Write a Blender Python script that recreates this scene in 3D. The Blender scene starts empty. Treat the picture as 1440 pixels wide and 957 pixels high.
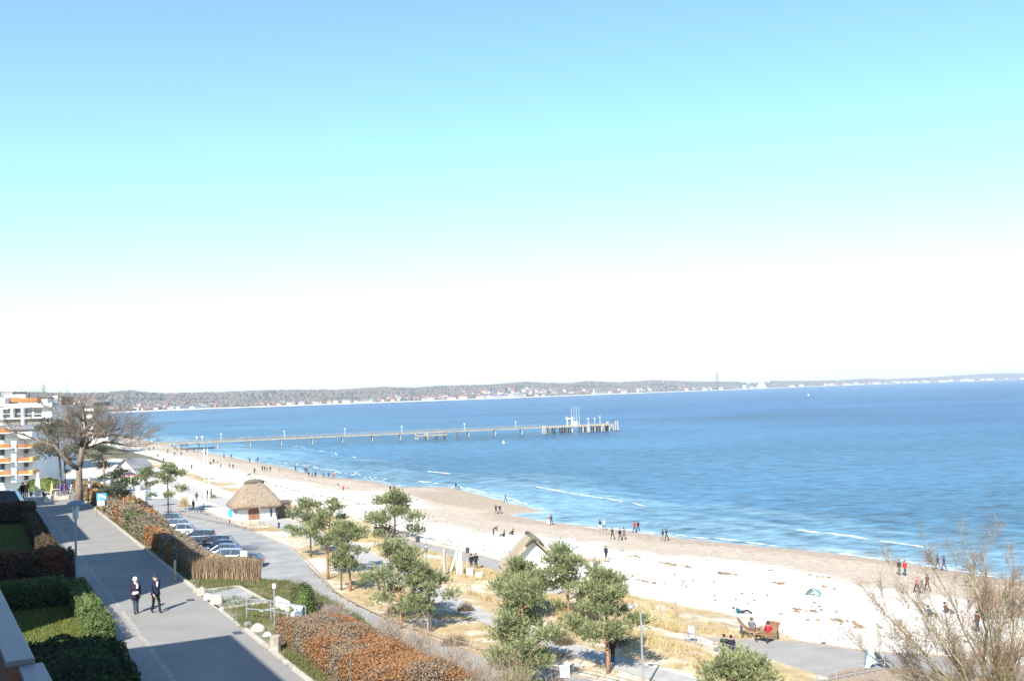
import bpy, bmesh, math, random
import numpy as np
from mathutils import Vector, Matrix, Euler, noise

R = math.radians
S = bpy.context.scene
COL = S.collection
random.seed(7)
rng = np.random.default_rng(7)

# ------------------------------------------------------------------ camera
CZ = 22.2
F = 1400.0
cam_d = bpy.data.cameras.new('camera')
cam = bpy.data.objects.new('camera', cam_d)
COL.objects.link(cam)
cam_d.sensor_width = 36.0
cam_d.lens = F / 1440.0 * 36.0
cam_d.clip_start = 0.1
cam_d.clip_end = 60000
RM = Matrix.Rotation(R(90 + 2.96), 3, 'X') @ Matrix.Rotation(R(-1.65), 3, 'Z')
cam.matrix_world = Matrix.Translation((0, 0, CZ)) @ RM.to_4x4()
S.camera = cam
S.view_settings.view_transform = 'Standard'
S.view_settings.look = 'None'
S.view_settings.gamma = 1.0
S.view_settings.exposure = 1.3
S.cycles.max_bounces = 6
S.cycles.transparent_max_bounces = 12
S.cycles.volume_bounces = 0

# ------------------------------------------------------------------ sky and sun
SUN_EL, SUN_AZ = 37.0, 196.0       # azimuth measured from +Y towards +X; the sun stands behind the camera
w = bpy.data.worlds.new('World')
S.world = w
w.use_nodes = True
nt = w.node_tree
for n_ in list(nt.nodes): nt.nodes.remove(n_)
sky = nt.nodes.new('ShaderNodeTexSky')
sky.sky_type = 'NISHITA'
sky.sun_disc = False
sky.sun_elevation = R(SUN_EL)
sky.sun_rotation = R(SUN_AZ)
sky.air_density = 1.0
sky.dust_density = 0.25
sky.ozone_density = 1.0
bg = nt.nodes.new('ShaderNodeBackground')
bg.inputs['Strength'].default_value = 0.088
wo = nt.nodes.new('ShaderNodeOutputWorld')
tint = nt.nodes.new('ShaderNodeVectorMath'); tint.operation = 'MULTIPLY'
tint.inputs[1].default_value = (0.875, 1.13, 1.30)     # colour gain on the sky, towards the camera's cyan rendering
nt.links.new(sky.outputs[0], tint.inputs[0])
nt.links.new(tint.outputs[0], bg.inputs[0])
nt.links.new(bg.outputs[0], wo.inputs[0])
sl = bpy.data.lights.new('sun', 'SUN')
sl.energy = 5.0
sl.angle = R(0.53)
sl.color = (1.0, 0.95, 0.87)
so = bpy.data.objects.new('sun', sl)
COL.objects.link(so)
sv = Vector((math.sin(R(SUN_AZ)) * math.cos(R(SUN_EL)), math.cos(R(SUN_AZ)) * math.cos(R(SUN_EL)), math.sin(R(SUN_EL))))
so.rotation_euler = sv.to_track_quat('Z', 'Y').to_euler()
so.location = (0, -50, 80)

# ------------------------------------------------------------------ coordinates
DM = (-0.48, 0.8773)     # along the road and the shore (m)
DN = (0.8773, 0.48)      # from the land to the sea (n)
def W(m, n): return (DM[0]*m + DN[0]*n, DM[1]*m + DN[1]*n)
def MN(x, y): return (DM[0]*x + DM[1]*y, DN[0]*x + DN[1]*y)
ROAD_ANG = math.atan2(DM[1], DM[0])
def ray(px, py):
    d = RM @ Vector(((px - 720)/F, -(py - 478.5)/F, -1))
    return d
def P(px, py, z):
    d = ray(px, py); t = (z - CZ)/d.z
    return Vector((d.x*t, d.y*t, z))
def far(px, Y):
    # point on the water plane seen in column px at depth Y
    return ((px - 720)/F*Y, Y)

# waterline, from the right of the beach to the far end of the bay
SHORE_PX = [(1700,860),(1560,838),(1440,817),(1385,811),(1317,797.5),(1255,789),(1190,780),(1110,771),(1080,769),(943,755),(886,747),(840,741.7),
            (780,735),(758,732),(735,727),(712,723),(740,720.5),(769,719),(740,713),(712,706),(690,700),(655,690),(627,684.5),(600,684),(582,685),
            (560,684.5),(547,682),(525,677),(487,672.5),(442,667),(425,663),(396,656),(373,652),(351,649),(329,643),(307,639),
            (277,634),(258,630),(240,626),(215,621),(185,615),(150,608),(125,603)]
SHORE = [(P(a, b, 0).x, P(a, b, 0).y) for a, b in SHORE_PX]
_s0 = SHORE[0]
SHORE = [(_s0[0] + DM[0]*-400, _s0[1] + DM[1]*-400)] + SHORE + [(-600,1300),(-820,1750),(-960,2150)]
FARCOAST = [(105,2200),(190,2450),(300,2750),(420,2950),(560,3250),(700,3650),(800,4050),(900,4600),(1040,5500),(1110,6500),(1220,8000),(1330,9500),(1440,11000),(1600,13500)]
FARW = [far(a, b) for a, b in FARCOAST]
_SH = np.array(SHORE)
def shore_dist(x, y):
    """signed distance to the waterline, land positive"""
    x = np.atleast_1d(np.asarray(x, float)); y = np.atleast_1d(np.asarray(y, float))
    best = np.full(x.shape, 1e9); sgn = np.ones(x.shape)
    for (ax, ay), (bx, by) in zip(_SH[:-1], _SH[1:]):
        ex, ey = bx-ax, by-ay
        L = ex*ex+ey*ey
        t = np.clip(((x-ax)*ex + (y-ay)*ey)/L, 0, 1)
        qx, qy = x-(ax+t*ex), y-(ay+t*ey)
        d = np.sqrt(qx*qx+qy*qy)
        best = np.minimum(best, d)
    # inside test: crossing count along +n direction
    m = DM[0]*x+DM[1]*y; n = DN[0]*x+DN[1]*y
    cnt = np.zeros(x.shape, int)
    for (ax, ay), (bx, by) in zip(_SH[:-1], _SH[1:]):
        ma, na = MN(ax, ay); mb, nb = MN(bx, by)
        if ma == mb: continue
        c = (m > min(ma, mb)) & (m <= max(ma, mb))
        nn = na + (m-ma)/(mb-ma)*(nb-na)
        cnt += (c & (nn > n)).astype(int)
    return np.where(cnt % 2 == 1, best, -best)

def sstep(a, b, v):
    t = np.clip((v-a)/(b-a), 0, 1); return t*t*(3-2*t)
# right edge of the lower road, n as a function of m
RE_M = [-60, 50.7, 53.7, 60, 66, 73.8, 85, 98, 104.6, 116, 128, 200, 260]
RE_N = [34.5, 33.7, 32.4, 30.2, 29.1, 28.7, 28.6, 30.7, 31.8, 33.3, 33.2, 33, 33]
def road_right(m): return np.interp(m, RE_M, RE_N)
def road_left(m): return np.interp(m, [-60, 50, 85, 97, 101, 150, 260], [28.7, 27.5, 24.0, 25.2, 21.2, 21.2, 21.2])
def HH(x, y):
    x = np.atleast_1d(np.asarray(x, float)); y = np.atleast_1d(np.asarray(y, float))
    m = DM[0]*x+DM[1]*y; n = DN[0]*x+DN[1]*y
    up = 12.5 - 7.9*sstep(112, 232, m)
    low = 4.7
    ns = np.interp(m, [40, 44, 53, 57], [14.4, 15.3, 15.3, 12.2]); nf = np.interp(m, [60, 97], [24.6, 21.2])
    a = np.clip((n-ns)/(nf-ns), 0, 1)
    z = up + (low-up)*a
    z = z - 0.9*sstep(33.8, 52, n)*1.0                 # promenade down to 3.8
    z = z + 0.5*sstep(39, 42, n)*sstep(47.5, 44.5, n)*sstep(48, 60, m)*(0.5+0.5*np.sin(m*.21)*np.cos(m*.083+n*.3))  # low dunes
    d = shore_dist(x, y)
    zb = np.where(d > 0, np.minimum(d, 11)*0.05 + np.clip(d-11, 0, 40)*0.076, d*0.06)
    zb = np.maximum(zb, -2.5)
    k = sstep(50, 60, n)
    flat = np.minimum(z, 3.8*k+z*(1-k))
    out = np.where(n > 52, np.minimum(flat, zb+0.0), flat)
    return out
def H(x, y): return float(HH(x, y)[0])
def G(px, py, dz=0.0):
    """where the pixel's ray meets the ground"""
    d = ray(px, py)
    t0, t1 = 20.0, None
    t = 20.0; prev = t
    while t < 3000:
        z = CZ + d.z*t
        if z <= H(d.x*t, d.y*t):
            break
        prev = t; t *= 1.02
    lo, hi = prev, t
    for _ in range(18):
        mid = (lo+hi)/2
        if CZ + d.z*mid <= H(d.x*mid, d.y*mid): hi = mid
        else: lo = mid
    x, y = d.x*hi, d.y*hi
    return Vector((x, y, H(x, y)+dz))
def ground(x, y, dz=0.0): return Vector((x, y, H(x, y)+dz))
def toward_cam(p): return math.atan2(-p[0], -p[1])

# ------------------------------------------------------------------ materials
MATS = {}
def mat(name, col, rough=0.8, var=0.0, vscale=3.0, bump=0.0, bscale=20.0, metal=0.0, spec=0.3, emit=None, attr=None, attr2=None, trans=0.0, detail=4.0, coat=0.0, stretch=None, col2=None, lo=0.35, hi=0.65):
    """Principled material with noise colour variation; attr: mesh colour attribute multiplied in"""
    if name in MATS: return MATS[name]
    m = bpy.data.materials.new(name); m.use_nodes = True
    t = m.node_tree; b = t.nodes['Principled BSDF']
    b.inputs['Roughness'].default_value = rough
    b.inputs['Metallic'].default_value = metal
    b.inputs['Specular IOR Level'].default_value = spec
    if coat: b.inputs['Coat Weight'].default_value = coat
    if trans: b.inputs['Transmission Weight'].default_value = trans
    c = (*col, 1)
    src = None
    tc = t.nodes.new('ShaderNodeTexCoord')
    vec = tc.outputs['Object']
    if stretch:
        mp = t.nodes.new('ShaderNodeMapping'); mp.inputs['Scale'].default_value = stretch
        mp.inputs['Rotation'].default_value = (0, 0, -ROAD_ANG)
        t.links.new(vec, mp.inputs['Vector']); vec = mp.outputs[0]
    if attr:
        an = t.nodes.new('ShaderNodeAttribute'); an.attribute_name = attr; src = an.outputs['Color']
    if var > 0 or col2:
        nz = t.nodes.new('ShaderNodeTexNoise'); nz.inputs['Scale'].default_value = vscale; nz.inputs['Detail'].default_value = detail
        t.links.new(vec, nz.inputs['Vector'])
        mr = t.nodes.new('ShaderNodeMapRange')
        mr.inputs['From Min'].default_value = lo; mr.inputs['From Max'].default_value = hi
        t.links.new(nz.outputs[0], mr.inputs['Value'])
        if col2:
            mx = t.nodes.new('ShaderNodeMix'); mx.data_type = 'RGBA'
            mx.inputs[6].default_value = c; mx.inputs[7].default_value = (*col2, 1)
            t.links.new(mr.outputs[0], mx.inputs[0])
            s2 = mx.outputs[2]
        else:
            mr.inputs['To Min'].default_value = 1-var; mr.inputs['To Max'].default_value = 1+var
            vm = t.nodes.new('ShaderNodeVectorMath'); vm.operation = 'SCALE'
            vm.inputs[0].default_value = col
            if src: t.links.new(src, vm.inputs[0]); src = None
            t.links.new(mr.outputs[0], vm.inputs['Scale'])
            s2 = vm.outputs[0]
        if src and col2:
            mu = t.nodes.new('ShaderNodeMix'); mu.data_type = 'RGBA'; mu.blend_type = 'MULTIPLY'; mu.inputs[0].default_value = 1
            t.links.new(src, mu.inputs[6]); t.links.new(s2, mu.inputs[7]); s2 = mu.outputs[2]
        src = s2
    if src: t.links.new(src, b.inputs['Base Color'])
    else: b.inputs['Base Color'].default_value = c
    if bump > 0:
        nb = t.nodes.new('ShaderNodeTexNoise'); nb.inputs['Scale'].default_value = bscale; nb.inputs['Detail'].default_value = 5
        t.links.new(vec, nb.inputs['Vector'])
        bn = t.nodes.new('ShaderNodeBump'); bn.inputs['Strength'].default_value = 1.0; bn.inputs['Distance'].default_value = bump
        t.links.new(nb.outputs[0], bn.inputs['Height']); t.links.new(bn.outputs[0], b.inputs['Normal'])
    if emit:
        b.inputs['Emission Color'].default_value = (*emit[:3], 1); b.inputs['Emission Strength'].default_value = emit[3]
    MATS[name] = m
    return m

def leafmat(name, trl=0.25, rough=0.75):
    """foliage: colour from the mesh attribute 'col', a little light shining through"""
    if name in MATS: return MATS[name]
    m = bpy.data.materials.new(name); m.use_nodes = True
    t = m.node_tree; b = t.nodes['Principled BSDF']; o = t.nodes['Material Output']
    an = t.nodes.new('ShaderNodeAttribute'); an.attribute_name = 'col'
    t.links.new(an.outputs['Color'], b.inputs['Base Color'])
    b.inputs['Roughness'].default_value = rough; b.inputs['Specular IOR Level'].default_value = 0.25
    tl = t.nodes.new('ShaderNodeBsdfTranslucent'); t.links.new(an.outputs['Color'], tl.inputs[0])
    mx = t.nodes.new('ShaderNodeMixShader'); mx.inputs[0].default_value = trl
    t.links.new(b.outputs[0], mx.inputs[1]); t.links.new(tl.outputs[0], mx.inputs[2]); t.links.new(mx.outputs[0], o.inputs[0])
    MATS[name] = m
    return m
LEAF = leafmat('foliage')
TWIG = leafmat('twigs', 0.0, 0.9)

white = mat('white_paint', (.66,.66,.65), .5, .05, 2)
render_w = mat('white_render', (.62,.61,.59), .85, .06, .8, .004, 30)
cream = mat('cream_render', (.66,.60,.48), .85, .07, .8)
orange = mat('orange_panel', (.34,.125,.035), .6, .08, 1)
concrete = mat('concrete', (.42,.41,.38), .85, .12, 2, .005, 25)
stone = mat('stone_pale', (.33,.29,.24), .85, .25, 2.5, .03, 6)
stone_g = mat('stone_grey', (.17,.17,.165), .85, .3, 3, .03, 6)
glass = mat('window_glass', (.03,.045,.06), .08, .3, .5, spec=.8)
galv = mat('galvanised_steel', (.38,.40,.42), .4, .1, 4, metal=.6)
darkmetal = mat('dark_metal', (.04,.045,.05), .45, .1, 4)
wood = mat('weathered_wood', (.26,.20,.14), .8, .25, 6, .003, 40)
woodgrey = mat('grey_wood', (.30,.28,.25), .8, .2, 6, .003, 40)
thatch = mat('thatch', (.215,.165,.115), .95, .3, 5, .03, 22, stretch=(1, 1, .3))
thatch_ridge = mat('thatch_ridge', (.105,.095,.072), .95, .3, 8, .03, 20)
bark = mat('pine_bark', (.22,.125,.07), .9, .35, 6, .02, 18)
bark_dark = mat('dark_bark', (.10,.08,.065), .9, .3, 6, .02, 18)
oakbark = mat('oak_bark', (.17,.135,.10), .9, .3, 4, .03, 12)
twigbark = mat('greenish_bark', (.20,.18,.10), .9, .3, 6, .01, 20)
blue = mat('sign_blue', (.03,.25,.62), .5, .05, 3)
rubber = mat('tyre_rubber', (.02,.02,.02), .8, .1, 5)
roofred = mat('red_tiles', (.20,.085,.06), .8, .25, .2)
roofgrey = mat('grey_roof', (.16,.16,.17), .8, .2, .2)
roofbrown = mat('brown_roof', (.20,.10,.06), .8, .2, .2)

# ------------------------------------------------------------------ mesh helpers
class MB:
    def __init__(s): s.v = []; s.f = []; s.mi = []; s.c = []
    def add(s, vs, fs, mi=0, col=None):
        o = len(s.v); s.v += [tuple(p) for p in vs]
        for f in fs: s.f.append(tuple(i+o for i in f)); s.mi.append(mi)
        if col is not None: s.c += [col]*len(vs)
        return s
    def box(s, c, sz, mi=0, rz=0.0, M=None, col=None):
        x, y, z = sz[0]/2, sz[1]/2, sz[2]/2
        vs = [Vector((a, b, d)) for a in (-x, x) for b in (-y, y) for d in (-z, z)]
        if M is not None: vs = [M @ p for p in vs]
        if rz:
            q = Matrix.Rotation(rz, 3, 'Z'); vs = [q @ p for p in vs]
        vs = [p + Vector(c) for p in vs]
        return s.add(vs, [(0,1,3,2),(4,6,7,5),(0,4,5,1),(2,3,7,6),(0,2,6,4),(1,5,7,3)], mi, col)
    def tube(s, pts, rad, n=8, mi=0, cap=True, col=None):
        pts = [Vector(p) for p in pts]
        if not isinstance(rad, (list, tuple)): rad = [rad]*len(pts)
        vs = []; fs = []
        for i, p in enumerate(pts):
            d = (pts[min(i+1, len(pts)-1)] - pts[max(i-1, 0)]).normalized()
            a = Vector((1, 0, 0)) if abs(d.x) < .8 else Vector((0, 1, 0))
            u = d.cross(a).normalized(); v = d.cross(u)
            for k in range(n):
                t = 2*math.pi*k/n
                vs.append(p + (u*math.cos(t) + v*math.sin(t))*rad[i])
        for i in range(len(pts)-1):
            for k in range(n):
                a = i*n+k; b = i*n+(k+1) % n
                fs.append((a, b, b+n, a+n))
        if cap:
            fs.append(tuple(range(n))[::-1]); fs.append(tuple((len(pts)-1)*n+k for k in range(n)))
        return s.add(vs, fs, mi, col)
    def lathe(s, prof, c=(0,0,0), n=16, mi=0, M=None, col=None):
        vs = []; fs = []
        for r, z in prof:
            for k in range(n):
                t = 2*math.pi*k/n
                p = Vector((r*math.cos(t), r*math.sin(t), z))
                if M is not None: p = M @ p
                vs.append(p + Vector(c))
        for i in range(len(prof)-1):
            for k in range(n):
                a = i*n+k; b = i*n+(k+1) % n
                fs.append((a, b, b+n, a+n))
        fs.append(tuple(range(n))[::-1]); fs.append(tuple((len(prof)-1)*n+k for k in range(n)))
        return s.add(vs, fs, mi, col)
    def prism(s, poly, z0, z1, mi=0, col=None):
        n = len(poly)
        ar = sum(poly[i][0]*poly[(i+1)%n][1]-poly[(i+1)%n][0]*poly[i][1] for i in range(n))
        if ar < 0: poly = poly[::-1]
        z0f = z0 if callable(z0) else (lambda x, y: z0)
        z1f = z1 if callable(z1) else (lambda x, y: z1)
        vs = [(x, y, z0f(x, y)) for x, y in poly] + [(x, y, z1f(x, y)) for x, y in poly]
        fs = [tuple(range(n))[::-1], tuple(range(n, 2*n))]
        for i in range(n):
            j = (i+1) % n
            fs.append((i, j, j+n, i+n))
        return s.add(vs, fs, mi, col)
    def build(s, name, mats, parent=None, smooth=False, bevel=0.0, loc=None):
        me = bpy.data.meshes.new(name)
        me.from_pydata(s.v, [], s.f)
        if not isinstance(mats, (list, tuple)): mats = [mats]
        for m in mats: me.materials.append(m)
        if len(mats) > 1: me.polygons.foreach_set('material_index', s.mi)
        if s.c:
            at = me.color_attributes.new('col', 'FLOAT_COLOR', 'POINT')
            arr = np.ones((len(s.v), 4), 'f'); arr[:, :3] = np.array(s.c, 'f')[:, :3]
            at.data.foreach_set('color', arr.ravel())
        if smooth: me.polygons.foreach_set('use_smooth', [True]*len(s.f))
        me.update()
        o = bpy.data.objects.new(name, me); COL.objects.link(o)
        if parent is not None: o.parent = parent
        if loc is not None: o.location = loc
        if bevel:
            b = o.modifiers.new('bevel', 'BEVEL'); b.width = bevel; b.segments = 2; b.limit_method = 'ANGLE'
        return o
def build_np(name, V, Fc, mats, cols=None, parent=None, smooth=False):
    """V (N,3), Fc (M,k) int"""
    me = bpy.data.meshes.new(name)
    V = np.asarray(V, 'f'); Fc = np.asarray(Fc, 'i'); k = Fc.shape[1]
    me.vertices.add(len(V)); me.vertices.foreach_set('co', V.ravel())
    me.loops.add(Fc.size); me.loops.foreach_set('vertex_index', Fc.ravel())
    me.polygons.add(len(Fc)); me.polygons.foreach_set('loop_start', np.arange(0, Fc.size, k, dtype='i'))
    me.polygons.foreach_set('loop_total', np.full(len(Fc), k, 'i'))
    if cols is not None:
        at = me.color_attributes.new('col', 'FLOAT_COLOR', 'POINT')
        arr = np.ones((len(V), 4), 'f'); arr[:, :3] = cols
        at.data.foreach_set('color', arr.ravel())
    if smooth: me.polygons.foreach_set('use_smooth', np.ones(len(Fc), bool))
    me.materials.append(mats)
    me.update(calc_edges=True); me.validate()
    o = bpy.data.objects.new(name, me); COL.objects.link(o)
    if parent is not None: o.parent = parent
    return o
def empty(name, loc, label, cat, rz=0.0, group=None):
    o = bpy.data.objects.new(name, None); COL.objects.link(o)
    o.empty_display_size = .2
    o.location = loc; o.rotation_euler = (0, 0, rz)
    return tag(o, label, cat, group)
def tag(o, label, cat, group=None, kind=None):
    o['label'] = label; o['category'] = cat
    if group: o['group'] = group
    if kind: o['kind'] = kind
    return o
def struct(o): o['kind'] = 'structure'; return o
def stuff(o, label, cat): o['kind'] = 'stuff'; o['label'] = label; o['category'] = cat; return o
KIDS = {}
def copy_tree(o, parent=None):
    c = o.copy(); COL.objects.link(c)
    if parent is not None: c.parent = parent
    for ch in list(o.children): copy_tree(ch, c)
    return c
def clone(o, loc, rz, label, group=None, scale=None):
    c = copy_tree(o); c.location = loc; c.rotation_euler = (0, 0, rz)
    c['label'] = label
    if group: c['group'] = group
    if scale: c.scale = (scale,)*3 if not isinstance(scale, tuple) else scale
    return c
def fbm(x, y, s=1.0, o=3, seed=0.0):
    return noise.fractal(Vector((x*s+seed, y*s-seed*.7, seed)), 0.6, 2.0, o)

# ------------------------------------------------------------------ ground
def lin(a, b, st): return list(np.arange(a, b, st))
gm = lin(-160, 0, 10) + lin(0, 60, 1.0) + lin(60, 160, 1.25) + lin(160, 340, 2.0) + lin(340, 620, 6) + lin(620, 2400, 60)
gn = lin(-900, -60, 60) + lin(-60, -6, 6) + lin(-6, 9, 1.5) + lin(9, 60, 0.75) + lin(60, 128, 1.0) + lin(128, 330, 12)
gm = np.array(gm, float); gn = np.array(gn, float)
MM, NN = np.meshgrid(gm, gn, indexing='ij')
XX = DM[0]*MM + DN[0]*NN; YY = DM[1]*MM + DN[1]*NN
ZZ = HH(XX.ravel(), YY.ravel()).reshape(XX.shape)
SD = shore_dist(XX.ravel(), YY.ravel()).reshape(XX.shape)
nz1 = np.array([fbm(x, y, .12, 4) for x, y in zip(XX.ravel(), YY.ravel())]).reshape(XX.shape)
nz2 = np.array([fbm(x, y, .55, 3, 9) for x, y in zip(XX.ravel(), YY.ravel())]).reshape(XX.shape)
beachz = (NN > 53) & (SD > 0)
ZZ = ZZ + np.where(beachz & (SD > 12), nz1*.10 + nz2*.05, 0)
bankz = (NN > 16) & (NN < 21)
ZZ = ZZ + np.where(bankz, nz1*.15, 0)
C = np.zeros(XX.shape + (3,))
sand = np.array((.58,.535,.465)); wet = np.array((.315,.25,.185)); damp = np.array((.385,.32,.245))
lawn = np.array((.055,.075,.025)); soil = np.array((.17,.13,.08)); straw = np.array((.36,.27,.15)); pave = np.array((.30,.29,.27)); bgreen = np.array((.10,.12,.035))
def mixc(a, b, t): t = np.clip(t, 0, 1)[..., None]; return a*(1-t)+b*t
C[:] = lawn
C = mixc(C, pave, sstep(5.1, 5.3, NN))
C = mixc(C, mixc(np.broadcast_to(soil, C.shape), bgreen, nz2*1.6+.5), sstep(10.3, 10.6, NN))
C = mixc(C, np.broadcast_to(np.array((.34,.32,.29)), C.shape), sstep(20.8, 21.4, NN))
dune = mixc(np.broadcast_to(straw, C.shape), np.array((.55,.48,.38)), sstep(-.05, .35, nz1*1.2+nz2*.5))
rr = road_right(MM)
C = np.where((NN > rr)[..., None], dune, C)
plaza = sstep(135, 150, MM)*sstep(8, 12, NN)*sstep(47, 44, NN)
C = mixc(C, np.array((.50,.45,.38)), plaza)
C = mixc(C, sand, sstep(49.0, 51.5, NN+nz1*3+sstep(100,60,MM)*-5.5))
dampw = sstep(23, 15, SD+nz1*5)
C = mixc(C, damp, dampw*(NN > 52))
wetw = sstep(6.5, 3.0, SD+nz1*3.5)
xt, yt = P(660, 705, 0).x, P(660, 705, 0).y
bar = np.exp(-(((MM-MN(xt, yt)[0])/30)**2 + ((NN-MN(xt, yt)[1])/11)**2)*1.2)
C = mixc(C, wet, np.maximum(wetw, sstep(.35, .6, bar+nz2*.06))*(NN > 60))
C = np.where((MM > 340)[..., None] & (NN < 60)[..., None], np.array((.13,.12,.07)), C)
idx = np.arange(XX.size).reshape(XX.shape)
Fq = np.stack([idx[:-1, :-1], idx[1:, :-1], idx[1:, 1:], idx[:-1, 1:]], -1).reshape(-1, 4)[:, ::-1]
gmat = mat('ground_material', (1,1,1), .95, .15, 1.3, .05, 2.2, attr='col', detail=6)
gmat.node_tree.nodes['Principled BSDF'].inputs['Specular IOR Level'].default_value = .12
g = build_np('ground', np.stack([XX, YY, ZZ], -1).reshape(-1, 3), Fq, gmat, C.reshape(-1, 3), smooth=True)
struct(g)

import bisect
_gm = list(gm); _gn = list(gn); _ZZ = ZZ.tolist()
def H(x, y):
    m = DM[0]*x+DM[1]*y; n = DN[0]*x+DN[1]*y
    if not (_gm[0] < m < _gm[-1] and _gn[0] < n < _gn[-1]): return float(HH(x, y)[0])
    i = bisect.bisect_right(_gm, m)-1; j = bisect.bisect_right(_gn, n)-1
    u = (m-_gm[i])/(_gm[i+1]-_gm[i]); v = (n-_gn[j])/(_gn[j+1]-_gn[j])
    a, b_ = _ZZ[i], _ZZ[i+1]
    return (a[j]*(1-v)+a[j+1]*v)*(1-u)+(b_[j]*(1-v)+b_[j+1]*v)*u

def strip(name, pts_l, pts_r, dz, m, sub=2.0, z=None, cross=4):
    """sheet draped on the ground between two polylines with the same number of points"""
    L = [Vector((p[0], p[1], 0)) for p in pts_l]; Rr = [Vector((p[0], p[1], 0)) for p in pts_r]
    rows = []
    for i in range(len(L)-1):
        k = max(1, int(max((L[i+1]-L[i]).length, (Rr[i+1]-Rr[i]).length)/sub))
        for j in range(k):
            rows.append((L[i].lerp(L[i+1], j/k), Rr[i].lerp(Rr[i+1], j/k)))
    rows.append((L[-1], Rr[-1]))
    b = MB(); vs = []
    for a, c in rows:
        for k in range(cross+1):
            p = a.lerp(c, k/cross)
            zz = (H(p.x, p.y) if z is None else z) + dz
            vs.append((p.x, p.y, zz))
    fs = []
    for i in range(len(rows)-1):
        for k in range(cross):
            a = i*(cross+1)+k
            fs.append((a, a+1, a+cross+2, a+cross+1))
    b.add(vs, fs)
    o = b.build(name, m, smooth=True)
    # face upwards
    me = o.data
    if me.polygons[0].normal.z < 0: me.flip_normals()
    return o
asphalt_u = mat('upper_asphalt', (.215,.205,.185), .9, .08, .5, .004, 60, detail=9)
asphalt_l = mat('lower_asphalt', (.25,.245,.23), .9, .12, .5, .004, 60, detail=8)
pathmat = mat('path_paving', (.34,.32,.29), .9, .10, 1.2, .003, 50)
kerbm = mat('kerb_concrete', (.36,.33,.28), .85, .15, 3)
pavers = bpy.data.materials.new('paving_bricks'); pavers.use_nodes = True
_t = pavers.node_tree; _b = _t.nodes['Principled BSDF']; _b.inputs['Roughness'].default_value = .9
_tc = _t.nodes.new('ShaderNodeTexCoord'); _mp = _t.nodes.new('ShaderNodeMapping'); _mp.inputs['Rotation'].default_value = (0, 0, -ROAD_ANG); _mp.inputs['Scale'].default_value = (2.2, 2.2, 2.2)
_br = _t.nodes.new('ShaderNodeTexBrick'); _br.inputs['Color1'].default_value = (.27,.25,.23,1); _br.inputs['Color2'].default_value = (.22,.205,.19,1); _br.inputs['Mortar'].default_value = (.15,.14,.13,1)
_br.inputs['Scale'].default_value = 1.5; _br.inputs['Mortar Size'].default_value = .02
_t.links.new(_tc.outputs['Object'], _mp.inputs[0]); _t.links.new(_mp.outputs[0], _br.inputs[0]); _t.links.new(_br.outputs[0], _b.inputs['Base Color'])

def mnline(ms, nf): return [W(m, nf(m) if callable(nf) else nf) for m in ms]
ms = list(np.arange(-30, 171, 5))
def ur(m): return 10.3 + 0.0*m
struct(strip('upper_road', mnline(ms, 6.4), mnline(ms, 10.15), .02, asphalt_u))
struct(strip('pavement', mnline(ms, 5.25), mnline(ms, 6.17), .05, pavers))
struct(strip('gutter', mnline(ms, 6.17), mnline(ms, 6.4), .032, mat('gutter_stone', (.27,.25,.22), .9, .25, 4), cross=1))
# kerb between the road and the bank: a real step, cut into stones by its material
def kerb(name, ms, nf, wd, h, mtr=kerbm):
    b = MB()
    for a, c in zip(ms[:-1], ms[1:]):
        p0, p1 = W(a, nf(a)), W(c-.012, nf(c)); q0, q1 = W(a, nf(a)+wd), W(c-.012, nf(c)+wd)
        zs = [H(*p) for p in (p0, p1, q1, q0)]
        vs = [(p[0], p[1], z-.15) for p, z in zip((p0, p1, q1, q0), zs)] + [(p[0], p[1], z+h) for p, z in zip((p0, p1, q1, q0), zs)]
        b.add(vs, [(0,1,2,3),(7,6,5,4),(0,4,5,1),(1,5,6,2),(2,6,7,3),(3,7,4,0)])
    o = b.build(name, mtr); bm = bmesh.new(); bm.from_mesh(o.data); bmesh.ops.recalc_face_normals(bm, faces=bm.faces); bm.to_mesh(o.data); bm.free()
    return struct(o)
kerb('kerb', list(np.arange(-20, 44, 1.0)), lambda m: 10.17, .16, .10)
kerb('kerb', list(np.arange(52, 140, 1.0)), lambda m: 10.17, .16, .12)
kerb('kerb', list(np.arange(44, 52.1, 1.0)), lambda m: 10.17, .16, .03)
ml = list(np.arange(-40, 101, 4)) + list(np.arange(101.2, 240, 6))
struct(strip('lower_road', mnline(ml, road_left), mnline(ml, lambda m: road_right(m)-.15), .02, asphalt_l, cross=6))
kerb('kerb', list(np.arange(-30, 170, 1.5)), lambda m: float(road_right(m)), .12, .06, wood)
mp_ = list(np.arange(-30, 300, 4))
struct(strip('path', mnline(mp_, lambda m: np.interp(m, [-30,40,48,60,75,100,120,300],[41,38.6,36.3,34.6,34.3,36.2,37,37])), mnline(mp_, lambda m: np.interp(m, [-30,40,48,60,75,100,120,300],[43.6,41.2,38.7,36.9,36.5,39.6,41,41])), .03, pathmat, cross=3))
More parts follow.
